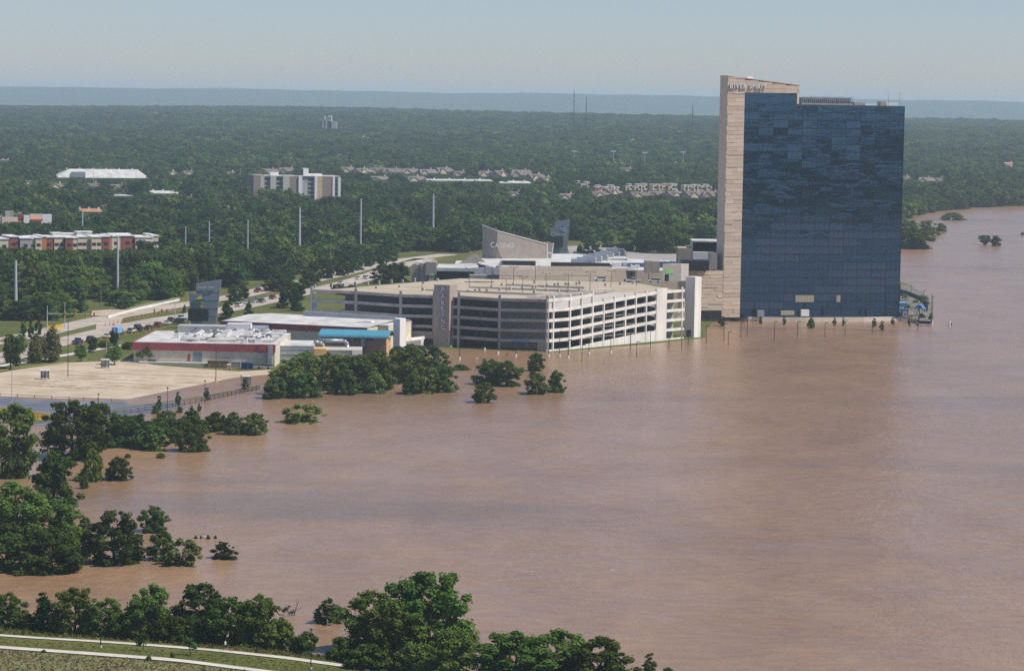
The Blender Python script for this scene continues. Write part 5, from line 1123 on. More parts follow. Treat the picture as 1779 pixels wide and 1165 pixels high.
thing_box('maroon_flatbed', 'low maroon flatbed parked against the hall', 303, 627, 30, 4, 2.2, maroon)
thing_box('scrap_skip', 'grey skip heaped with scrap behind the tan box', 410, 637, 15, 8, 2, grey_metal)
for x, y, lab in [(450, 641, 'open utility trailer behind the blue dumpsters'), (466, 642, 'open utility trailer at the water edge')]:
    p = G(x, y, .15); e = empty('utility_trailer', p, .05, lab, 'trailer'); MB().box(-1.8, 1.8, -.9, .9, .6, .75).build('bed', grey_metal, e)
    for sy in (-.9, .9): MB().box(-1.8, 1.8, sy-.05, sy+.05, 1.2, 1.3).build('side_rail', dark, e); MB().cyl((0, sy*1.05, .38), (0, sy*1.25, .38), .38, .38, 10).build('wheel', tyre, e)
    for sx_ in (-1.7, 0, 1.7): MB().box(sx_-.05, sx_+.05, -.95, -.85, .7, 1.3).build('stake', dark, e)
p = G(264, 631, .12); e = empty('equipment_cart', p, 0, 'black wheeled equipment cart under the lot tree', 'cart'); MB().box(-1.2, 1.2, -.5, .5, .4, 1.0).build('body', dark, e); MB().cyl((1.2, 0, .9), (2.4, 0, 1.7), .06, .06, 6).build('handle', dark, e)
for sx_ in (-.8, .8): MB().cyl((sx_, -.6, .3), (sx_, -.5, .3), .3, .3, 9).build('wheel', tyre, e)
# flooded signs off the garage
for x, y, w_, h_, mt, lab in [(829, 625, 6, 4, white, 'white rectangular board standing in the flood'), (881, 619, 2.6, 6, M('sign_red', (.6, .05, .04), .5), 'small red road sign in the flood by the garage')]:
    p = P(x, y, 0); s = p.y/F; e = empty('road_sign', (p.x, p.y, 0), 0, lab, 'sign'); MB().cyl((0, 0, -1), (0, 0, h_*s), .06, .06, 6).build('post', steel, e); MB().box(-w_*s/2, w_*s/2, -.1, -.05, h_*s*.35, h_*s).build('board', mt, e)
# red awning among the drowned trees
p = P(218, 733, 0); e = empty('red_canopy', (p.x, p.y, 0), .2, 'red pyramid canopy roof just above the flood', 'canopy'); rd = M('canopy_red', (.55, .09, .06), .6)
MB().add([(-2.6, -1.8, .45), (2.6, -1.8, .45), (2.6, 1.8, .45), (-2.6, 1.8, .45), (-.8, 0, 1.35), (.8, 0, 1.35)], [(0, 1, 5, 4), (1, 2, 5), (2, 3, 4, 5), (3, 0, 4), (3, 2, 1, 0)]).build('canopy_top', rd, e)
for sx_ in (-2.4, 2.4):
    for sy in (-1.6, 1.6): MB().cyl((sx_, sy, -1), (sx_, sy, .5), .06, .06, 6).build('post', steel, e)
# ------------------------------------------------------------------ pool side past the tower
blue_roof = M('cabana_blue', (.04, .20, .62), .5, .1, 1); sky_blue = M('pool_blue', (.16, .38, .55), .5, .1, 1); palm_m = foliage('palm_leaf', (.03, .06, .02), (.08, .13, .05))
pd = [G(x, y, .25) for x, y in [(1564,557),(1580,558),(1600,562),(1620,563),(1617,535),(1604,512),(1580,500),(1564,498)]]
o = MB().add([tuple(p)[:2]+(1.2,) for p in pd], [tuple(range(len(pd)))]).build('pool_deck', M('deck_brown', (.17, .15, .12), .9, .25, .3)); tag(o, 'pale pool deck at the water past the tower', None, None, 'structure')
def pb(nm, lab, x, yb, yt, w_, mt, rm, rh=.5, dep=3.0, cat='cabana', z=1.2):
    p = P(x, yb, z); s = p.y/F; e = empty(nm, p, .15, lab, cat); w2_ = w_*s/2; h_ = (yb-yt)*s
    MB().box(-w2_, w2_, 0, dep, 0, h_).build('wall', mt, e); MB().box(-w2_-.3, w2_+.3, -.3, dep+.3, h_, h_+rh).build('roof', rm, e); MB().box(-.5, .5, -.06, .02, 0, 2.1).build('doorway', conc_g, e); return e
pb('pool_cabana', 'white pool cabana with a bright blue flat roof', 1572.5, 552, 540, 9, white, blue_roof)
pb('pool_bar', 'low blue fronted pool building touching the tower', 1568, 542, 527, 16, sky_blue, sky_blue, .4, 4, 'building')
p = P(1598, 548, 1.2); e = empty('pool_pavilion', p, 0, 'round pavilion with blue cone roof and white posts', 'pavilion'); h_ = 3.0
MB().cyl((0, 0, h_), (0, 0, h_+1.9), 2.6, .25, 12).build('roof', blue_roof, e)
for k in range(6): t = k*math.pi/3; MB().cyl((2.1*math.cos(t), 2.1*math.sin(t), 0), (2.1*math.cos(t), 2.1*math.sin(t), h_), .13, .13, 6).build('post', white, e)
def palm(x, yb, yt, lab):
    p = P(x, yb, 1.2); h_ = (yb-yt)*p.y/F; e = empty('palm_tree', p, random.uniform(0, 6), lab, 'palm', 'palms on the pool deck')
    MB().cyl((0, 0, -.3), (.1, 0, h_-.6), .2, .13, 7).build('trunk', bark, e); m = MB()
    for k in range(16):
        a = k*2.4; el = .9-.09*k; L_ = 2.2; pts_ = [Vector((.1+math.cos(a)*L_*t, math.sin(a)*L_*t, h_-.6+math.sin(el)*L_*t-1.3*t*t)) for t in (0, .35, .7, 1)]; sd = Vector((-math.sin(a), math.cos(a), 0))
        for q in range(3): w0, w1 = (.1, .42, .35, .03)[q], (.1, .42, .35, .03)[q+1]; m.add([pts_[q]-sd*w0, pts_[q]+sd*w0, pts_[q+1]+sd*w1, pts_[q+1]-sd*w1], [(0, 1, 2, 3)])
    m.build('crown', palm_m, e)
for x, yb, yt, lab in [(1577, 552, 528, 'palm in front of the white cabana'), (1597, 556, 529, 'palm in front of the blue cone pavilion'), (1599, 535, 512, 'palm behind the cone pavilion, pale trunk'), (1607, 533, 513, 'palm nearest the curved pool fence'), (1573, 522, 511, 'small palm behind the blue pool building'), (1611, 528, 522, 'low palm at the fence bend')]: palm(x, yb, yt, lab)
fpts = [P(x, y, 1.2) for x, y in [(1563,508),(1575,511),(1590,517),(1603,523),(1610,530),(1612,538)]]
e = empty('pool_fence', fpts[0], 0, 'dark curved fence around the pool deck', 'fence')
for a, b in zip(fpts[:-1], fpts[1:]):
    a, b = a-fpts[0], b-fpts[0]; MB().add([a, b, b+Vector((0, 0, 1.6)), a+Vector((0, 0, 1.6)), a+Vector((0, .1, 0)), b+Vector((0, .1, 0)), b+Vector((0, .1, 1.6)), a+Vector((0, .1, 1.6))], [(0, 1, 2, 3), (7, 6, 5, 4), (3, 2, 6, 7)]).build('fence_panel', dark, e); MB().cyl(a, a+Vector((0, 0, 1.9)), .08, .08, 6).build('post', dark, e)
wp = [P(x, y, 0) for x, y in [(1566,557.5),(1590,559),(1596,566),(1619,567),(1620.5,558)]]; e = empty('pool_wall', wp[0], 0, 'white edged low flood wall at the pool corner', 'wall')
for a, b in zip(wp[:-1], wp[1:]):
    a, b = a-wp[0], b-wp[0]; MB().add([a+Vector((0, 0, -1)), b+Vector((0, 0, -1)), b+Vector((0, 0, .9)), a+Vector((0, 0, .9)), a+Vector((0, .4, -1)), b+Vector((0, .4, -1)), b+Vector((0, .4, .9)), a+Vector((0, .4, .9))], [(0, 1, 2, 3), (7, 6, 5, 4), (3, 2, 6, 7), (1, 5, 6, 2), (0, 3, 7, 4)]).build('wall_panel', conc_w, e)
    for k in range(4): c = a.lerp(b, k/4); MB().cyl(c+Vector((0, .2, .9)), c+Vector((0, .2, 1.9)), .04, .04, 5).build('baluster', dark, e)
    MB().cyl(a+Vector((0, .2, 1.9)), b+Vector((0, .2, 1.9)), .05, .05, 5).build('handrail', dark, e)
for x, yb, yt, lab in [(1564, 512, 494, 'dark pole rising behind the tower edge'), (1582.5, 514, 497, 'dark pole on the curved pool fence'), (1605, 518, 504, 'dark pole at the back of the pool deck'), (1617.5, 566, 512, 'tall dark mast at the flood wall corner'), (1619.5, 560, 515, 'second mast beside the tall one at the corner'), (1594.5, 573, 548, 'lamp pole in the water off the pool corner')]:
    p = P(x, yb, 0); h_ = (yb-yt)*p.y/F; e = empty('deck_pole', (p.x, p.y, 0), 0, lab, 'pole', 'poles around the pool deck'); MB().cyl((0, 0, -1), (0, 0, h_), .14, .09, 6).build('shaft', dark, e); MB().box(-.3, .3, -.15, .15, h_-.1, h_+.15).build('lamp_head', dark, e)
for key, x, y, h_, w_, z_, lab in [('bush0',1602,557,12,14,1,'rounded shrub beside the flood wall'),('bush1',1583,556,9,10,1,'low shrub between cabana and pavilion'),('bush2',1565,553,8,9,1,'shrub at the tower corner'),('col0',1616,560,16,7,1,'slim shrub against the tall mast')]:
    ptree(key, x, y, h_, w_, lab, 'pool deck shrubs', 'shrub', zw=1)
TS = 'small trees along the terrace'
for key, x, y, h_, w_, lab in [('bush2',1322,562,12,7,'thin shrub in the water at the terrace wall, beside the grey box'),('col0',1363,564,14,7,'slim sapling in the water before the terrace'),('bush0',1409,570,17,17,'bushy shrub in the water before the middle of the terrace'),('col0',1450,565,13,7,'bare looking sapling left of the terrace middle'),
  ('col0',1465,566,14,6,'slim sapling beside a terrace lamp'),('col0',1519,568,15,8,'pair of sapling stems near the terrace end, taller'),('col0',1532,574,16,9,'sapling farthest out from the terrace wall'),('col0',1551,564,12,8,'small sapling at the terrace end'),('col0',1580,566,14,6,'slim sapling off the pool wall'),('col0',1254,566,16,14,'dark leafy sapling at the podium gate'),('bush1',1228,556,12,12,'yellowish shrub before the podium gate')]:
    ptree(key, x, y, h_, w_, lab, TS, 'shrub', zw=1, sink=.3)
for key, x, y, h_, w_, lab in [('cone0',1420,549,18,16,'pointed tree on the terrace right of the louvre'),('cone0',1437,549,16,14,'smaller pointed tree on the terrace'),('cone0',1457,549,20,17,'pointed tree below the narrow louvre'),('cone0',1480,549,18,14,'dark narrow tree on the terrace'),('cone0',1503,549,13,15,'small round tree on the terrace'),('mid0',1528,549,27,22,'tallest leafy tree on the terrace'),('cone0',1549,549,24,18,'dark tree at the end of the terrace')]:
    p = P(x, y, 1.5); s = p.y/F; tree(key, (p.x, p.y-2.5, 1.4), h_*s, w_*s/2, label=lab, group=TS, name='terrace_tree')
for key, x, y, h_, w_, lab in [('bush1',1590,530,9,14,'shrub behind the cone pavilion'),('bush2',1574,517,8,16,'shrub bed inside the curved fence'),('bush0',1608,546,10,10,'shrub under the low palm'),('col0',1568,518,12,8,'slim shrub behind the pool building')]:
    ptree(key, x, y, h_, w_, lab, 'pool deck shrubs', 'shrub')
# marker in the river
p = P(1649.5, 567, 0); e = empty('river_marker', (p.x, p.y, 0), 0, 'white channel marker standing in the open river', 'marker'); MB().cyl((0, 0, -1), (0, 0, 2.1), .55, .45, 8).build('drum', white, e); MB().cyl((0, 0, 2.1), (.1, 0, 3.2), .06, .04, 5).build('rod', dark, e); MB().box(.3, .9, -.2, .2, .2, 1.4).build('panel', dark, e)
# ------------------------------------------------------------------ foreground: lamps, saplings, walker, dog
for x, y, h_, lab in [(175, 1124, 70, 'tall black path lamp beside the cedar row'), (540, 1162, 72, 'tall black path lamp near the muddy inlet')]:
    p = G(x, y); s = p.y/F; hh = h_*s; e = empty('path_lamp', p, 0, lab, 'lamp post', 'lamps on the footpath')
    MB().cyl((0, 0, 0), (0, 0, hh-.5), .09, .06, 8).build('pole', dark, e); MB().cyl((0, 0, -.1), (0, 0, .35), .24, .2, 10).build('footing', conc, e); MB().cyl((0, 0, hh-.5), (0, 0, hh-.1), .12, .2, 8).build('lamp_glass', grey_metal, e); MB().cyl((0, 0, hh-.1), (0, 0, hh+.12), .36, .05, 10).build('lamp_cap', dark, e)
for x, y, h_, lab in [(249, 1129.5, 34, 'young sapling in the grass strip under the round tree'), (331, 1138, 34, 'young sapling in the grass strip before the dark tree')]:
    p = G(x, y); s = p.y/F; tree('sap0', p, h_*s, 1.15, label=lab, group='saplings between the paths', name='sapling')
for x, y, h_, w_, lab in [(300, 1141, 9, 9, 'small weed clump in the grass strip'), (258, 1147, 8, 14, 'weed tuft at the edge of the lower path'), (76, 1134, 6, 9, 'dry weed tuft by the lower path')]:
    ptree('bush0', x, y, h_, w_, lab, 'weeds by the paths', 'weed')
def skin_body(name, joints, edges, mats, matfn, parent):
    me = bpy.data.meshes.new(name); me.from_pydata([j[0] for j in joints], edges, []); o = bpy.data.objects.new(name, me); COL.objects.link(o)
    md = o.modifiers.new('s', 'SKIN'); sv = me.skin_vertices[0].data
    for i, j in enumerate(joints): sv[i].radius = (j[1], j[2] if len(j) > 2 else j[1])
    sv[0].use_root = True; md.use_smooth_shade = True; o.modifiers.new('u', 'SUBSURF').levels = 2; o.modifiers['u'].render_levels = 2
    dg = bpy.context.evaluated_depsgraph_get(); me2 = bpy.data.meshes.new_from_object(o.evaluated_get(dg)); o.modifiers.clear(); o.data = me2; bpy.data.meshes.remove(me)
    me2.materials.clear()
    for m_ in mats: me2.materials.append(m_)
    for f in me2.polygons: f.material_index = matfn(f.center); f.use_smooth = True
    o.parent = parent; return o
skin_m = M('skin', (.42, .24, .17), .6); shirt = M('shirt_white', (.72, .76, .78), .8); shorts = M('shorts_black', (.02, .02, .025), .8); hair = M('hair_dark', (.03, .02, .015), .8); shoe = M('shoe_grey', (.12, .12, .13), .7)
pp = G(391, 1131.5, .12); pe = empty('person', pp, math.radians(-18), 'person in a white shirt and black shorts walking a brown dog', 'person')
J = [((0,0,.96),.15,.12),((.02,0,1.2),.13,.1),((.04,0,1.42),.15,.1),((.06,0,1.52),.055),((.09,0,1.66),.085,.095),((.085,0,1.74),.07,.08),
     ((.04,-.19,1.42),.06),((-.02,-.24,1.15),.045),((.18,-.22,1.0),.035),((.24,-.21,.98),.04),
     ((.04,.19,1.42),.06),((.06,.25,1.15),.045),((.26,.22,1.08),.035),((.32,.21,1.07),.04),
     ((.03,-.1,.88),.1),((.16,-.1,.5),.068),((.28,-.1,.1),.042),((.40,-.1,.05),.04),
     ((-.03,.1,.88),.1),((-.08,.1,.5),.068),((-.34,.1,.14),.042),((-.26,.1,.05),.04)]
E = [(0,1),(1,2),(2,3),(3,4),(4,5),(2,6),(6,7),(7,8),(8,9),(2,10),(10,11),(11,12),(12,13),(0,14),(14,15),(15,16),(16,17),(0,18),(18,19),(19,20),(20,21)]
def pm(c):
    if c.z > 1.70 or (c.z > 1.6 and c.x < .05): return 3
    if c.z > 1.5: return 0
    if c.z > 1.0: return 0 if abs(c.y) > .17 and c.z < 1.22 else 1
    if abs(c.y) > .17 and c.z > .9: return 0
    if c.z > .55: return 2
    return 4 if c.z < .11 else 0
skin_body('body', J, E, [skin_m, shirt, shorts, hair, shoe], pm, pe)
fur = M('dog_fur', (.36, .15, .06), .9, .2, 6); dp = G(402.5, 1132.6, .12); de = empty('dog', dp, math.radians(-18), 'small brown dog trotting ahead of the walker', 'dog')
J = [((0,0,.36),.1),((.24,0,.38),.12),((.36,0,.48),.075),((.44,0,.57),.08),((.55,0,.54),.04),((-.24,0,.38),.09),((-.36,0,.48),.025),((-.46,0,.6),.018),
     ((.24,-.08,.24),.04),((.27,-.08,.03),.026),((.24,.08,.24),.04),((.2,.08,.03),.026),((-.22,-.08,.26),.05),((-.3,-.08,.14),.026),((-.26,-.08,.03),.025),((-.22,.08,.26),.05),((-.2,.08,.14),.026),((-.16,.08,.03),.025),((.41,-.05,.66),.022),((.41,.05,.66),.022)]
E = [(0,1),(1,2),(2,3),(3,4),(0,5),(5,6),(6,7),(1,8),(8,9),(1,10),(10,11),(5,12),(12,13),(13,14),(5,15),(15,16),(16,17),(3,18),(3,19)]
skin_body('body', J, E, [fur], lambda c: 0, de)
# rough grass on the embankment: far too many blades to count
g9 = np.random.default_rng(3); nb_ = 20000; bx = g9.uniform(-20, 760, nb_); by = g9.uniform(1086, 1172, nb_)
p1 = np.interp(bx, [-60,0,120,240,390,500,620,720,820], [1099,1104.5,1111,1119,1131.5,1143.5,1159,1174,1192]); p2 = np.interp(bx, [-60,0,90,200,300,400,470,600], [1119,1124,1130.5,1138,1147,1158,1167,1185])
lawn = (by > p1) & (by < p2); drys = by > p2; ok_ = (np.abs(by-p1) > 4.5) & (np.abs(by-p2) > 4.5) & ~(lawn & (g9.random(nb_) < .55)) & ~(drys & (g9.random(nb_) < .5)) & ~((by < p1-4) & (g9.random(nb_) < .2)); bx, by, lawn, drys = bx[ok_], by[ok_], lawn[ok_], drys[ok_]
rd9 = np.array([tuple(ray(a, b)) for a, b in zip(bx, by)]); qz = np.full(len(bx), 3.0)
for _ in range(6): q = rd9[:, :2]*((qz-CAMZ)/rd9[:, 2])[:, None]; qz = height(q[:, 0], q[:, 1]); okz = qz > .15
q, qz, lawn, drys = q[okz], qz[okz], lawn[okz], drys[okz]; n9 = len(q); an_ = g9.uniform(0, 6.28, n9); hh9 = np.where(lawn, .10, np.where(drys, .22, .36))*g9.uniform(.5, 1.5, n9); ww9 = np.where(lawn, .2, .22)*g9.uniform(.6, 1.5, n9); ln9 = g9.normal(0, .12, (n9, 2))
b0 = np.stack([q[:, 0], q[:, 1], qz+.03], -1); dv = np.stack([np.cos(an_), np.sin(an_), 0*an_], -1)*ww9[:, None]; tp = b0+np.stack([ln9[:, 0], ln9[:, 1], hh9], -1)
fg = foliage('rough_grass', (.07, .09, .022), (.17, .17, .055), .45); fd = foliage('dry_tufts', (.20, .18, .075), (.36, .31, .14), .5)
for sel_, nm_, mt_, lb_ in [(~drys, 'bank_grass', fg, 'rough green grass on the river embankment'), (drys, 'dry_grass', fd, 'brown dry grass tufts on the lower slope')]:
    k9 = sel_.sum(); V9 = np.stack([b0[sel_]-dv[sel_], b0[sel_]+dv[sel_], tp[sel_]+dv[sel_]*.3, tp[sel_]-dv[sel_]*.3], 1).reshape(-1, 3)
    o = bpy.data.objects.new(nm_, npmesh(nm_, V9, np.arange(k9*4).reshape(-1, 4), mt_)); COL.objects.link(o); tag(o, lb_, None, None, 'stuff')
# bare snag, floating debris
p = P(510, 1068, 0); e = empty('dead_snag', (p.x, p.y, -.3), 0, 'bare dead snag with one green sprig in the brown water', 'tree'); m = MB()
for a, b, r0, r1 in [((0,0,-.5),(.3,0,1.2),.12,.09),((.3,0,1.2),(.9,.2,2.9),.09,.03),((.3,0,1.2),(1.4,0,1.6),.06,.02),((.6,.1,2.0),(.4,0,3.2),.05,.015),((0,0,.3),(-1.3,0,1.3),.07,.02),((-.6,0,.8),(-1.6,.2,.9),.04,.01),((1.0,0,1.45),(1.7,.1,2.1),.03,.01)]: m.cyl(a, b, r0, r1, 5)
m.build('trunk', deadwood, e); V_, F_, _ = crown(5, 1.4, 1.1, 260, .14, z0=.05, nl=8, shape='shrub'); o = bpy.data.objects.new('leaf_sprig', npmesh('leaf_sprig', V_+np.array([-.9, 0, .5]), F_, fol_lt)); COL.objects.link(o); o.parent = e
m = MB(); rs4 = random.Random(2)
for cx, cy_, sx_, sy, n_ in [(600, 680, 24, 1.5, 80), (745, 676, 7, 1, 26), (590, 682, 16, 1, 40), (352, 933, 18, 1.5, 8), (700, 672, 10, 1, 20), (440, 715, 200, 30, 14)]:
    for i in range(n_):
        p = P(rs4.gauss(cx, sx_*.6), rs4.gauss(cy_, sy*.6), 0); a_ = rs4.uniform(.12, .45); b_ = rs4.uniform(.08, .25); m.box(p.x-a_, p.x+a_, p.y-b_, p.y+b_, -.05, rs4.uniform(.05, .18))
o = m.build('floating_debris', M('driftwood', (.45, .40, .34), .9, .4, 2)); tag(o, 'pale driftwood and trash floating along the thicket edge', None, None, 'stuff')
for x, y, h_, w_, lab in [(340, 935, 5, 8, 'twig top in open water, left of a row'), (349, 935, 5, 6, 'small twig top in the middle of a row'), (362, 936, 7, 9, 'largest twig top of a drowned row'), (374, 935, 5, 7, 'last twig top of a drowned row')]: ptree('bush2', x, y, h_, w_, lab, 'twigs above the water', 'drowned_shrub', zw=1, mat=fol_ol)
for x, y, h_, w_, lab in [(222, 795, 7, 12, 'bright green weed tuft floating in the water'), (280, 795, 8, 20, 'low leafy weed patch by the thicket'), (20, 850, 14, 36, 'sunken reed patch beside the bank clump'), (150, 925, 26, 30, 'feathery willow shrub in still water'), (230, 905, 4, 10, 'floating leafy branch near the flat topped tree')]: ptree('bush0', x, y, h_, w_, lab, 'weeds in the water', 'drowned_shrub', zw=1, mat=fol_lt)
# ------------------------------------------------------------------ town in the woods
VIS = []                                                          # (x0,x1,y0,y1,depth): sight windows kept clear of woods
FOOT = []                                                         # (x,y,r) footprints
cream = M('cream_stucco', (.66, .56, .38), .85, .05, .4); brick_r = M('red_panel', (.31, .085, .06), .85, .08, .5); brick_o = M('orange_panel', (.52, .19, .075), .85, .08, .5); win = M('window_dark', (.03, .035, .045), .25, .1, 1, spec=.6)
roof_g = M('shingle_roof', (.18, .145, .125), .9, .15, .5, rand=.2); wall_c = M('house_wall', (.55, .47, .36), .85, .05, .5, rand=.12)
def note(p, r, x0, x1, y0, y1): VIS.append((x0, x1, y0, y1, p.y)); FOOT.append((p.x, p.y, r))
DA = 1400.0; FAp = Fr(PY(135, 455, DA), th=.42, z=2)
ap = empty('apartment_block', FAp.A, FAp.th, 'long cream, red and orange apartment block among trees', 'apartment block')
for x0, x1, yt, mt, nw in [(-14,15.5,416,cream,2),(17,33,412,brick_r,1),(35,54,414.5,conc_g,1),(55,62,415,cream,1),(62,72.5,413.5,cream,1),(72.5,80,411.5,brick_o,0),(80,93,413,brick_r,1),(96,112.5,413,cream,2),(114,127,413.5,brick_r,1),(127.3,135,414,cream,1),
                           (137,152,412.5,cream,2),(160,177,412.5,cream,2),(178.5,191,411.5,brick_r,1),(191.3,195.6,410,brick_o,0),(195.9,211,411,cream,1),(212,234,410.5,brick_r,1),(236,266,413,cream,1),(266.4,277,410.5,cream,2)]:
    a, zt = FAp.pl(x0, yt); b, _ = FAp.pl(x1, yt); dd = random.choice((0, .8, 1.6))
    bay = MB().box(a, b, dd, 16, -1.5, zt).build('facade_bay', mt, ap); MB().box(a-.25, b+.25, dd-.35, 16.2, zt, zt+.55).build('parapet_cap', white, ap)
    for k in range(nw):
        for fl in range(3):
            c = a+(b-a)*(k+.5)/nw; wz = zt-2.6-fl*3.2; MB().box(c-1.0, c+1.0, dd-.06, dd+.05, wz-1.5, wz).build('window', win, bay)
MB().box(FAp.pl(0, 420)[0]-12, FAp.pl(270, 420)[0], 3, 15, -1.5, FAp.pl(135, 417)[1]).build('core', conc_g, ap)
for x0, x1, yt, d in [(92,107,405,10),(107.5,133,406,12),(134,160,403,9),(191,226,406.5,11),(254,261,406.5,6),(40,56,411,9)]:
    a, zt = FAp.pl(x0, yt, d); b, _ = FAp.pl(x1, yt, d); MB().box(a, b, d, d+5, 8, zt).build('roof_box', white_roof if x0 != 254 else cream, ap); MB().box(a-.3, b+.3, d-.3, d+5.3, zt, zt+.3).build('roof_cap', white, ap)
a, zb = FAp.pl(244.5, 428, -.3); b, zt = FAp.pl(263, 415.8, -.3); MB().box(a, b, -.3, -.1, zb, zt).build('banner', white, ap)
lettering(FAp, ap, 'NOW LEASING', 245.6, 262, 418.3, 421.6, M('banner_green', (.16, .22, .14), .7), d=-.4, depth=.04); MB().box(a+.3, b-.3, -.36, -.31, zb+.9, zb+1.9).build('banner_stripe', M('banner_pink', (.75, .18, .25), .7), ap)
VIS.append((-20, 280, 402, 434, DA)); FOOT += [tuple((FAp.A+FAp.u*FAp.pl(x, 430)[0]+FAp.n*8)[:2])+(14,) for x in range(-10, 285, 30)]
def house(x, yb, w_, h_, lab, group, rot=None, wallm=wall_c, roofm=roof_g, vis=.75, name='house', D=None):
    p = G(x, yb); s = p.y/F; W2, Hh = w_*s/2, h_*s; e = empty(name, p, random.uniform(.0, .9) if rot is None else rot, lab, 'house', group)
    wh = Hh*.55; dp = W2*.9
    MB().box(-W2*.94, W2*.94, -dp*.9, dp*.9, -1, wh).build('wall', wallm, e)
    MB().add([(-W2, -dp, wh), (W2, -dp, wh), (W2, dp, wh), (-W2, dp, wh), (-W2*.8, 0, Hh), (W2*.8, 0, Hh), (-W2, -dp, wh-.2), (W2, -dp, wh-.2)], [(0, 1, 5, 4), (1, 2, 5), (2, 3, 4, 5), (3, 0, 4), (6, 7, 1, 0)]).build('roof', roofm, e)
    g_ = W2*.35; MB().add([(-W2*.5-g_, -dp*1.1, 0), (-W2*.5+g_, -dp*1.1, 0), (-W2*.5+g_, -dp*1.1, wh), (-W2*.5, -dp*1.1, Hh*.9), (-W2*.5-g_, -dp*1.1, wh)], [(0, 1, 2, 3, 4)]).build('gable', cream, e)
    MB().add([(-W2*.5-g_*1.15, -dp*1.15, wh-.2), (-W2*.5, -dp*1.15, Hh*.93), (-W2*.5+g_*1.15, -dp*1.15, wh-.2), (-W2*.5-g_*1.15, 0, wh-.2), (-W2*.5, 0, Hh*.93), (-W2*.5+g_*1.15, 0, wh-.2)], [(0, 1, 4, 3), (1, 2, 5, 4)]).build('gable_roof', roofm, e)
    MB().box(W2*.3, W2*.3+1.3, -.5, .8, wh, Hh+1.5).build('chimney', cream, e)
    for k in (-.1, .35, .7): MB().box(W2*k-.7, W2*k+.7, -dp*.93, -dp*.88, wh*.35, wh*.8).build('window', win, e)
    note(p, W2*.8, x-w_*.36, x+w_*.36, yb-h_*1.1, yb-h_*(1-vis*random.uniform(.8, 1.05))); return e
def where(x): return ''
HG = 'shingle roofed houses in the woods'
labs = ['grey roofed house in the long row beyond the tan block', 'brown roofed house in the row under the hill']
for i, (x, yb, w_, h_) in enumerate([(468,306,34,13),(500,305,36,14),(604,304,34,14),(628,306,34,14),(655,305,32,14),(682,307,36,15),(712,307,34,14),(742,308,34,14),(770,307,34,16),(800,309,26,12),(842,312,34,15),(868,313,36,17),(905,315,40,20),(930,318,36,16),(948,319,28,12),(660,318,50,12),(718,320,46,14)]):
    house(x, yb, w_, h_, labs[0] if i < 15 else 'long low dark roofed house before the row', HG if i < 15 else 'low houses before the row', rot=random.uniform(.0, .9))
for i, (x, yb, w_, h_) in enumerate([(985,350,34,14),(895,343,34,10),(1038,348,40,16),(1062,344,34,16),(1108,347,40,14),(1140,346,38,14),(1170,347,40,15),(1205,348,44,16),(1236,350,36,18)]):
    house(x, yb, w_, h_, 'brown roofed house in front of the cream terraces', 'houses before the cream terraces')
for i, (x, yb, w_, h_) in enumerate([(52,322,24,9),(98,330,34,11),(160,330,34,12),(205,331,34,11),(297,306,22,9),(328,307,30,10),(400,306,26,8),(1090,300,30,9),(1572,316,24,10),(1608,321,30,13),(1630,321,28,12),(1752,292,34,10),(1175,285,18,5),(1098,248-2,12,4),(1215,238,14,4),(95,246,16,6),(230,265,14,8),(65,252,9,8)]):
    lab = ['small pale roofed house left of the white roofed hall','grey roofed house just below the white roofed hall','house with gables below the white roofed hall, middle','broad shingle roofed house below the white roofed hall, right','house in trees past the white roofed hall','low house in trees near the tan block','roof showing left of the tan block','roof cluster behind the cream terraces','house right beside the glass tower edge','gabled cream house beyond the river, left of a pair','gabled cream house beyond the river, right of a pair','orange roofed house on the far right hillside','pink roofed house under the stadium lights','tiny roof on the hillside left of the tower','tiny pale roof on the hillside by the tower','tiny grey roof on the left hillside','tiny brown roof high on the left hillside','tiny pale gable on the left hillside'][i]
    house(x, yb, w_, h_, lab, 'scattered houses', vis=.8, roofm=roof_g if 'orange' not in lab and 'pink' not in lab else M('tile_roof', (.5, .25, .15), .85))
rs7 = random.Random(12)
for i in range(30):
    x, yb = (rs7.uniform(20, 1220), rs7.uniform(236, 292)) if i < 16 else (rs7.uniform(230, 1200), rs7.uniform(322, 372))
    if any(v[0]-10 < x < v[1]+10 and v[2]-8 < yb < v[3]+14 for v in VIS): continue
    house(x, yb, rs7.uniform(9, 16) if i < 16 else rs7.uniform(15, 24), rs7.uniform(4, 6.5) if i < 16 else rs7.uniform(7, 9), 'small roof half hidden in the distant wood' if i < 16 else 'grey roof peeping through the middle wood', 'roofs in the distant wood' if i < 16 else 'roofs in the middle wood', vis=.6)
# cream terraces
for k, (xa, xb, yb) in enumerate([(1003, 1030, 331), (1032, 1082, 338), (1085, 1130, 336), (1132, 1185, 336), (1187, 1246, 337)]):
    p = G((xa+xb)/2, yb); s = p.y/F; e = empty('townhouse_row', p, .4, ['short cream terrace at the left end among trees', 'cream flat roofed terrace, second from the left end', 'cream terrace with an orange bay, in the middle', 'cream terrace left of the last one by the tower', 'cream terrace ending at the tower'][k], 'terrace', 'cream terraces')
    n_ = int((xb-xa)/6)
    for i in range(n_):
        x0 = ((xa-(xa+xb)/2)+i*6)*s; h_ = random.uniform(11, 17)*s; mt = brick_o if random.random() < .12 else cream; dd = random.uniform(0, 2.5)
        u = MB().box(x0, x0+5.6*s, dd, 9, -1, h_).build('unit', mt, e); MB().box(x0-.1, x0+5.7*s, dd-.2, 9.1, h_, h_+.35).build('parapet_cap', white, u); MB().box(x0+1.0, x0+3.6, dd-.05, dd+.04, h_*.55, h_*.8).build('window', win, u)
    note(p, (xb-xa)*s/2, xa, xb, yb-18, yb-6)
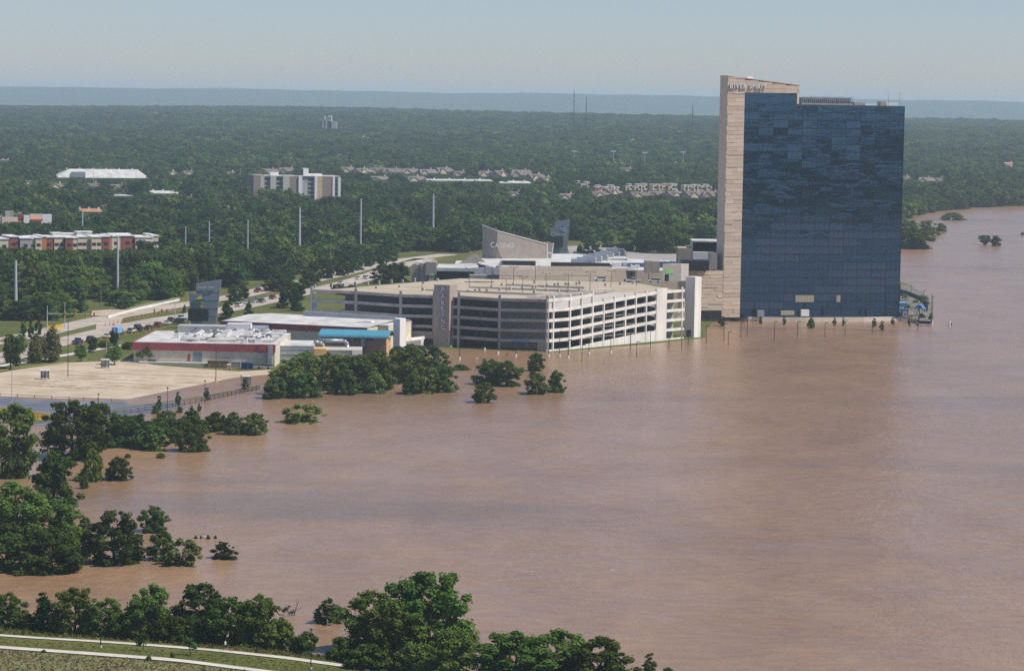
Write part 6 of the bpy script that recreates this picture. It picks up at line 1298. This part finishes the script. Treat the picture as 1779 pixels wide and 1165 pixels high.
# white sheds, big roof, tan block, shops
def barn(nm, lab, x0, x1, yb, yeave, ypk, dep, mt, wm, inset=.12, vis=None, cat='building'):
    p = G((x0+x1)/2, yb); s = p.y/F; e = empty(nm, p, .28, lab, cat); W2 = (x1-x0)*s/2; ze_, zp = (yb-yeave)*s, (yb-ypk)*s
    MB().box(-W2*.97, W2*.97, 1, dep-1, -1, ze_).build('wall', wm, e); zp2 = zp
    MB().add([(-W2, 0, ze_), (W2, 0, ze_), (W2, dep, ze_), (-W2, dep, ze_), (-W2*(1-inset*2), dep/2, zp2), (W2*(1-inset), dep/2, zp2)], [(0, 1, 5, 4), (1, 2, 5), (2, 3, 4, 5), (3, 0, 4), (3, 2, 1, 0)]).build('roof', mt, e)
    n_ = max(3, int(W2/7))
    for k in range(n_): xx = -W2*.7+1.4*W2*k/(n_-1); MB().box(xx-.6, xx+.6, dep/2-.6, dep/2+.6, zp-.3, zp+.9).build('roof_vent', white, e)
    note(p, W2, x0, x1, ypk, yeave+2 if vis is None else vis); return e
big = barn('white_roofed_hall', 'large hall with a broad white hipped roof on the left', 97, 260, 318, 309, 295, 45, white_roof, wall_c, .18)
p = G(145, 318); s = p.y/F; MB().prism([((122-178)*s, (318-308)*s), ((148-178)*s, (318-308)*s), ((147-178)*s, (318-299)*s), ((126-178)*s, (318-299)*s)], -1.5, 10).build('dormer', grey_metal, big)
barn('white_store', 'flat white store half hidden by trees', 195, 236, 347, 340, 338, 20, white_roof, white, .02); barn('white_store', 'white store with raised front right of the flat one', 262, 311, 347, 336, 332, 20, white_roof, white, .02)
barn('white_warehouse', 'long white warehouse before the house row', 742, 860, 324, 314, 312, 30, white_roof, white, .01); barn('white_warehouse', 'white workshop roofs below the gabled houses', 868, 925, 324, 318, 315, 20, white_roof, white, .03)
barn('brick_school', 'low orange brick building on the left among trees', 134, 181, 376, 368, 363, 16, M('orange_roof', (.42, .22, .12), .85), brick_o, .2); barn('pale_block', 'pale upright block at the far left edge', -4, 19, 296, 279, 277, 20, roof_g, M('pale_wall', (.6, .56, .48), .8), .05)
barn('tan_lodge', 'small shingle roofed lodge left of the tall pole', 172, 196, 365, 358, 356, 12, roof_g, wall_c, .1)
# shops with red canopies
DSH = 1650.0; FS_ = Fr(PY(35, 390, DSH), th=.35, z=2); e = empty('roadside_shops', FS_.A, FS_.th, 'cream shops with red canopies and a dark red sign', 'shop')
for x0, x1, yb, yt, d, mt, nm in [(3.5,31,392,377.5,0,cream,'shop_wall'),(53,71.5,384,372,4,cream,'shop_wall'),(41.5,52,386,374,2,white,'white_wall'),(31.5,40.5,381,371.5,3,M('sign_maroon', (.2, .04, .02), .6),'sign_panel'),(8,14,387.5,385.4,-1.5,rd,'canopy'),(27,36,389,385,-2,rd,'canopy'),(53,75,383.5,380.5,1.5,rd,'canopy'),(9,24,377,366.5,14,conc_g,'roof_plant'),(-15,3,394,374,6,grey_metal,'shop_wall'),(72,90,377,372.5,14,white,'white_wall'),(31,38,377,369,16,conc_g,'roof_plant')]:
    a, zb = FS_.pl(x0, yb, d); b, zt = FS_.pl(x1, yt, d); MB().box(a, b, d, d+(.3 if nm == 'sign_panel' else 3), -1 if 'wall' in nm else zb, zt).build(nm, mt, e)
VIS.append((-20, 92, 366, 387, DSH)); FOOT.append((FS_.A.x, DSH+6, 18))
# tan tower block
DT = 2150.0; FTb = Fr(PY(515, 320, DT), th=.35, z=3); e = empty('tan_block', FTb.A, FTb.th, 'six storey tan and white block with a rooftop tower above the trees', 'apartment block')
tanw = M('tan_wall', (.44, .33, .23), .85, .05, .3); brn = M('brown_wall', (.28, .21, .17), .85, .05, .3)
for x0, x1, yt, d, mt in [(440.6,453,304,0,brn),(453,459.5,304,0,conc),(459.5,470,306,2,win),(470,480,305,0,conc),(480,492,306,2,win),(492,503,305,0,conc),(503,519,306,1,brn),(519,525,306,0,white),(525,535,308,2,conc_g),(535,547,307,2,win),(547,551.5,306,0,white),(551.5,560,307,0,M('lit_tan_panel', (.58, .42, .24), .85)),(560,578,306.5,.5,brn),(578,582,307,0,white),(582,588,309,2,win),(588,592,308,0,white)]:  # the brightest tan bay has its sunlit look painted into the colour
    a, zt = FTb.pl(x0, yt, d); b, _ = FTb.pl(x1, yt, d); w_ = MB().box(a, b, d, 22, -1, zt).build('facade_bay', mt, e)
    if mt is win:
        for k in range(6): MB().box(a, b, d-.3, d+.05, zt-1.2-3.2*k, zt-.2-3.2*k).build('balcony_band', conc_g, w_)
for x0, x1, yb, yt, d, mt in [(515.5,527,306,294.5,8,dark),(527,536,306,292.5,8,white),(470,484,304,299.5,9,white),(536,560,306,302,9,white)]:
    a, zb = FTb.pl(x0, yb, d); b, zt = FTb.pl(x1, yt, d); MB().box(a, b, d, d+6, zb-1, zt).build('roof_house', mt, e)
MB().box(FTb.pl(441, 305)[0], FTb.pl(592, 305)[0], 1, 22.4, FTb.pl(500, 306)[1]-.2, FTb.pl(500, 306)[1]+.25).build('roof', white_roof, e)
VIS.append((440, 593, 292, 313, DT)); FOOT += [tuple((FTb.A+FTb.u*FTb.pl(x, 310)[0]+FTb.n*10)[:2])+(16,) for x in range(448, 592, 28)]
# chapel like ruin on the far hill
pf = G(571, 222); s = pf.y/F; e = empty('hilltop_building', pf, 0, 'pale square towered building alone high on the wooded hill', 'building')
for x0, x1, h0, h1, mt in [(-14, 3, 0, 12, conc_g), (3, 14, 0, 11, conc), (-2, 5, 12, 21, white), (-8, -6.5, 12, 20, white), (-14, -12, 0, 13, white)]: MB().box(x0*s, x1*s, 0, 12, -1, h1*s).build('block', mt, e)
for k in range(2): MB().box((-1+3*k)*s, (.8+3*k)*s, -.1, .1, 14*s, 18*s).build('opening', win, e)
note(pf, 30, 555, 587, 200, 214)
# stadium lights, radio masts, wire poles
for x, yb, yt in [(997.5, 281, 262.5), (1065, 285, 262.5), (1119.5, 286, 265), (1186.5, 287, 264)]:
    q, h_, p_ = spole(x, yb+16, yt, 'floodlight_mast', 'pale sports floodlight mast above the distant trees', 'sports floodlights', .35, pole_w, cat='floodlight'); MB().box(-3, 3, -.2, .2, h_-1.0, h_+.5).build('lamp_bank', white, q)
for x, yb, yt, lab in [(997, 196, 157, 'tallest radio mast on the skyline'), (1018.5, 196, 169, 'shorter radio mast next to the tallest'), (1203, 202, 183, 'small radio mast left of the tower')]: spole(x, yb+1, yt, 'radio_mast', lab, 'radio masts', .75, dark, D=4600)
WPF = 'thin poles among the distant trees'
for x, yb, yt in [(417,330,291),(62,310,280),(291,345,318),(162,330,294),(788,330,297),(694,335,315),(718,326,300),(846,330,312),(18,330,302),(303,330,300),(993,345,320)]: spole(x, yb, yt, 'light_pole', 'thin pale pole among the distant trees', WPF, .22, pole_w)
for x, yb, yt in [(1176,465,433),(1085,452,428),(1125,455,430),(1240-70,452,436)]: pass
# paved lot and low wall behind the casino
patch('paved_lot', [(1088,436),(1140,438),(1185,442)], [(1088,450),(1140,452),(1185,456)], M('lot_grey', (.33, .30, .27), .9, .1, .1), 'grey paved lot behind the casino', 8, 4)
patch('paved_lot', [(985,428),(1040,426),(1090,430)], [(990,444),(1040,440),(1090,438)], M('lot_grey', (.33, .30, .27)), 'paved yard around the rear casino sign', 8, 4, .16)
# ------------------------------------------------------------------ roadside and forest trees
RT = 'trees along the riverside road'
for key, x, y, h, w_, lab in [
 ('olive0',86,628,58,46,'olive green tree by the lot kerb, broadest of its group'),('olive0',62,630,48,34,'olive tree beside the broadest one at the lot kerb'),('park1',18,640,58,36,'dark park tree at the lot corner'),('col0',40,592,36,12,'columnar evergreen on the road verge'),('col0',53,590,32,11,'shorter columnar evergreen on the road verge'),
 ('park1',68,618,34,26,'small dark tree between pavement and road'),('park0',33,622,38,30,'park tree over the pavement'),('col0',66,586,40,12,'tall columnar evergreen by the junction'),('park0',141,628,28,26,'round park tree on the lawn by the pavement'),('park1',162,612,26,20,'small tree beside the queue of cars'),
 ('park0',199,634,34,32,'dark tree in a yellow kerb island on the lot'),('park1',197,606,32,18,'slender tree behind the kerb island tree'),('park0',253,629,30,36,'round lollipop tree in front of the long hall'),('bush1',222,606,12,30,'low shrub on the lawn beside the hall'),('bush0',180,604,12,26,'low shrub behind the pavement'),
 ('col0',398,556,30,16,'conifer right of the tall grey sign'),('cone0',390,558,34,22,'dark conifer beside the sign edge'),('cone0',432,555,30,24,'conifer between the hall roof and the cars'),('cone0',320,544,14,10,'small bush tree left of the tall grey sign'),('mid3',510,535,44,44,'leafy tree at the garage end by the road'),('cone0',492,535,32,26,'conifer at the garage end'),('cone0',515,540,36,26,'conifer against the garage end'),
 ('bush2',610,512,16,50,'dark hedge behind the garage roof'),('dark0',668,492,32,50,'dark shrub mass left of the entrance block'),('dark1',690,490,32,46,'dark shrub mass touching the entrance block'),('bush1',585,508,14,34,'round hedge behind the roof posts'),
 ('dark0',407,524,28,30,'round roadside tree just right of the sign'),('park1',424,521,26,20,'small roadside tree past the round one'),('dark1',480,506,34,40,'first of the dark trees lining the far carriageway'),('dark0',500,502,34,34,'second of the dark trees lining the far carriageway'),('mid1',535,500,32,30,'tree on the median by the garage end'),
 ('dark1',545,490,34,30,'dark roadside tree behind the garage end post'),('dark0',568,484,32,28,'dark roadside tree above the roof posts'),('dark1',590,479,30,28,'dark roadside tree over the lawn'),('dark0',607,474,30,26,'dark roadside tree by the pink rock'),('dark1',622,470,30,26,'dark roadside tree near the far queue'),('dark0',640,463,30,26,'dark roadside tree where the road bends'),('dark1',662,458,30,28,'dark roadside tree past the bend'),('dark0',680,455,30,26,'last dark roadside tree before the entrance block'),
 ('wil0',1028,441,28,38,'light rounded tree right of the rear casino sign'),('bush0',1008,440,14,14,'small shrub at the rear sign foot'),('mid0',1060,430,30,30,'young tree in the rear lot'),('mid1',1088,436,38,44,'leafy tree along the rear lot wall'),('dark0',1120,438,40,44,'dark tree along the rear lot wall'),('mid2',1150,440,44,46,'broad tree along the rear lot wall'),('mid3',1180,438,46,44,'tall tree near the rear blocks'),('dark1',1215,418,50,44,'dark tree behind the rear blocks'),('mid0',1238,416,60,40,'tall tree against the stone tower side')]:
    ptree(key, x, y, h, w_, lab, RT, 'roadside_tree')
p = G(592, 479); 
# the woods: jittered rows, clear of roads, buildings and lawns
def proj(X, Y, Z):
    dx, dy, dz = X, Y, Z-CAMZ
    d = dy*_fw.y+dz*_fw.z; a = dx; b = dy*_up.y+dz*_up.z
    u_, v_ = a/d*F, b/d*F
    # rotate into the rolled image
    u = u_*_cr+v_*_sr; v = -u_*_sr+v_*_cr
    return W/2+u, HP/2-v
pts = []; Y = 1060.0; g4 = np.random.default_rng(5)
while Y < 8300:
    s = 7.6+.0011*max(0, Y-1100)+.0006*max(0, Y-3000); hw = Y*.2+60; n_ = int(2*hw/s)
    xs = np.linspace(-hw, hw, n_)+g4.normal(0, s*.3, n_); yy = Y+g4.normal(0, s*.3, n_)
    pts.append(np.stack([xs, yy, np.full(n_, s)], -1)); Y += s*.95
pts = np.concatenate(pts); X, Y, S = pts.T; Z = height(X, Y); N = len(X)
px, pyb = proj(X, Y, Z)
Rr = S*g4.uniform(.55, .85, N)*1.02; Hh = np.clip(g4.normal(10.4, 2.6, N)*(1-.35*sst(4500, 7000, Y))+3.2*sst(4500, 7000, Y), 4.5, 18); 
sdm = sdist(MAIN, X, Y); keep = sdm > 1.5
# south edge of the wood, in pixels on the ground
edge = [(-300,640),(0,575),(60,560),(130,549),(150,541),(200,541),(235,533),(330,507),(400,503),(440,492),(500,480),(560,467),(610,455),(650,446),(700,438),(760,436),(800,440),(845,436),(960,418),(1000,420),(1060,418),(1110,420),(1180,424),(1250,430),(1400,440),(1560,420),(1575,384),(1600,372),(1700,361),(1779,358),(2100,352)]
keep &= pyb < np.interp(px, [e_[0] for e_ in edge], [e_[1] for e_ in edge])-1
for (cx, cy_, rx_, ry) in [(575,447,16,12),(592,462,9,8),(715,414,16,6),(960,414,16,6),(1080,414,30,5),(1213,384,12,14),(715,325,26,3),(150,530,40,9),(1210,400,20,6),(20,540,22,5),(1060,424,30,8),(975,424,22,12)]:
    keep &= ((px-cx)/rx_)**2+((pyb-cy_)/ry)**2 > 1
keep &= ~((px > 1235) & (px < 1575) & (pyb > 395))
for (fx_, fy_, r) in FOOT: keep &= (X-fx_)**2+(Y-fy_)**2 > (r+Rr*.5)**2
_, pyt = proj(X, Y, Z+Hh*.97); rpx = Rr*F/Y
for (x0, x1, y0, y1, d) in VIS:
    hit = (Y < d+2) & (px+rpx*.75 > x0) & (px-rpx*.75 < x1) & (pyt < y1) & (pyb > y0)
    low = hit & (pyb-y1 > 5)                                    # those can be lower trees instead
    need = (pyb-y1)*Y/F
    Hh = np.where(low, np.minimum(Hh, np.maximum(need*.95, 2.0)), Hh); keep &= ~(hit & ~low)
for (x_, yb_, yt_) in [(27,530,452),(204,510,409),(143,400,363),(322,433,393),(363,427,384),(430,440,381),(520,435,361),(626,430,345),(752,402,337),(175,534,486),(574,470,421)]:
    hit = (Y < G(x_, yb_).y+12) & (np.abs(px-x_) < rpx*1.25+4) & (pyt < yb_-6) & (pyb > yt_); need = (pyb-(yb_-6))*Y/F
    low = hit & (need > 2.5); Hh = np.where(low, np.minimum(Hh, need), Hh); keep &= ~(hit & ~low)
Rr = np.where(Hh < 6, np.minimum(Rr, Hh*.75), Rr)
vis = (px > -130) & (px < W+130)
keep &= vis; idx = np.where(keep)[0]; idx = idx[np.argsort(Y[idx])]
# nearest and largest ones stand alone, the rest are the mass of the wood
inview = [i for i in idx if -5 < px[i] < W+5]
solo = inview[:210]; ss = set(solo)
FK = [('mid0', 'rounded green tree in the near edge of the wood'), ('mid1', 'spreading green tree in the near edge of the wood'), ('mid2', 'full crowned tree in the near edge of the wood'), ('dark0', 'dark green tree in the near edge of the wood'), ('wil0', 'pale green tree in the near edge of the wood'), ('mid3', 'wide topped tree in the near edge of the wood')]
for k, i in enumerate(solo):
    key, lab = FK[int(g4.integers(0, 6))] if Hh[i] > 4 else ('bush1', 'low bush at the near edge of the wood')
    tree(key, (X[i], Y[i], Z[i]), Hh[i]*1.05, Rr[i]*1.1, label=lab, group='trees of the near wood edge', name='wood_tree')
rest = np.array([i for i in idx if i not in ss])
fprot = []
for k in range(6):
    V_, F_, cs = crown(300+k, 11, 5, 760, .72, z0=.06, nl=26, shape=('round', 'spread', 'round', 'shrub', 'round', 'spread')[k], lobe=(.26, .46))
    o = bpy.data.objects.new('wood_crown', npmesh('wood_crown', V_, F_, (fol_far, fol_far, fol_dk, fol_far, fol, fol_far)[k])); fprot.append(o)
me = bpy.data.meshes.new('forest'); me.vertices.add(len(rest)); me.vertices.foreach_set('co', np.stack([X[rest], Y[rest], Z[rest]-.3], -1).astype(np.float32).ravel())
def attr(nm, ty, arr, key): a = me.attributes.new(nm, ty, 'POINT'); a.data.foreach_set(key, np.ascontiguousarray(arr).ravel())
sxy = (Rr[rest]/5*(1.3+.25*sst(2200, 4200, Y[rest]))).astype(np.float32); attr('sc', 'FLOAT_VECTOR', np.stack([sxy, sxy, (Hh[rest]/11).astype(np.float32)], -1), 'vector')
attr('rt', 'FLOAT_VECTOR', np.stack([np.zeros(len(rest)), np.zeros(len(rest)), g4.uniform(0, 6.28, len(rest))], -1).astype(np.float32), 'vector'); attr('ix', 'INT', g4.integers(0, 6, len(rest)).astype(np.int32), 'value')
fo = bpy.data.objects.new('forest', me); COL.objects.link(fo); tag(fo, 'continuous dark green wood covering plain and hills to the horizon', None, None, 'stuff')
ng = bpy.data.node_groups.new('forest', 'GeometryNodeTree'); ng.interface.new_socket('Geometry', in_out='INPUT', socket_type='NodeSocketGeometry'); ng.interface.new_socket('Geometry', in_out='OUTPUT', socket_type='NodeSocketGeometry')
gi = ng.nodes.new('NodeGroupInput'); go = ng.nodes.new('NodeGroupOutput'); ip = ng.nodes.new('GeometryNodeInstanceOnPoints'); jn = ng.nodes.new('GeometryNodeJoinGeometry')
for o in reversed(fprot):
    oi = ng.nodes.new('GeometryNodeObjectInfo'); oi.inputs['Object'].default_value = o; oi.inputs['As Instance'].default_value = True; ng.links.new(oi.outputs['Geometry'], jn.inputs[0])
def na(nm, ty): a = ng.nodes.new('GeometryNodeInputNamedAttribute'); a.data_type = ty; a.inputs[0].default_value = nm; return [s_ for s_ in a.outputs if s_.enabled][0]
ng.links.new(gi.outputs[0], ip.inputs['Points']); ng.links.new(jn.outputs[0], ip.inputs['Instance']); ip.inputs['Pick Instance'].default_value = True
ng.links.new(na('ix', 'INT'), ip.inputs['Instance Index']); ng.links.new(na('sc', 'FLOAT_VECTOR'), ip.inputs['Scale'])
er = ng.nodes.new('FunctionNodeEulerToRotation'); ng.links.new(na('rt', 'FLOAT_VECTOR'), er.inputs[0]); ng.links.new(er.outputs[0], ip.inputs['Rotation']); ng.links.new(ip.outputs[0], go.inputs[0])
fo.modifiers.new('forest', 'NODES').node_group = ng
# the wooded bank across the river, met again as reflections in the tower glass
n2 = 14000; X2 = g4.uniform(350, 3300, n2); Y2 = g4.uniform(-2500, 235, n2); Z2 = height(X2, Y2); me = bpy.data.meshes.new('opposite_wood'); me.vertices.add(n2)
me.vertices.foreach_set('co', np.stack([X2, Y2, Z2-.3], -1).astype(np.float32).ravel()); s2_ = g4.uniform(1.1, 1.9, n2).astype(np.float32)
attr('sc', 'FLOAT_VECTOR', np.stack([s2_, s2_, s2_*.9], -1), 'vector'); attr('rt', 'FLOAT_VECTOR', np.stack([0*s2_, 0*s2_, s2_*9], -1).astype(np.float32), 'vector'); attr('ix', 'INT', g4.integers(0, 6, n2).astype(np.int32), 'value')
fo2 = bpy.data.objects.new('opposite_wood', me); COL.objects.link(fo2); tag(fo2, 'wooded bank across the river, mirrored in the tower glass', None, None, 'stuff'); fo2.modifiers.new('forest', 'NODES').node_group = ng
m = MB()
for i in range(150):
    x = g4.uniform(450, 2600); y = g4.uniform(-1900, 230); z = hz(x, y); a_ = g4.uniform(6, 16); b_ = g4.uniform(5, 10); h_ = g4.uniform(9, 16); m.prism([(x-a_, z-1), (x+a_, z-1), (x+a_, z+h_), (x, z+h_+3), (x-a_, z+h_)], y-b_, y+b_)
o = m.build('opposite_suburb', white); tag(o, 'pale roofs of a suburb across the river, mirrored in the tower glass', None, None, 'stuff')
print('FOREST', len(rest), 'solo', len(solo), 'trees', len(TREES), 'maxYsolo', Y[solo[-1]])
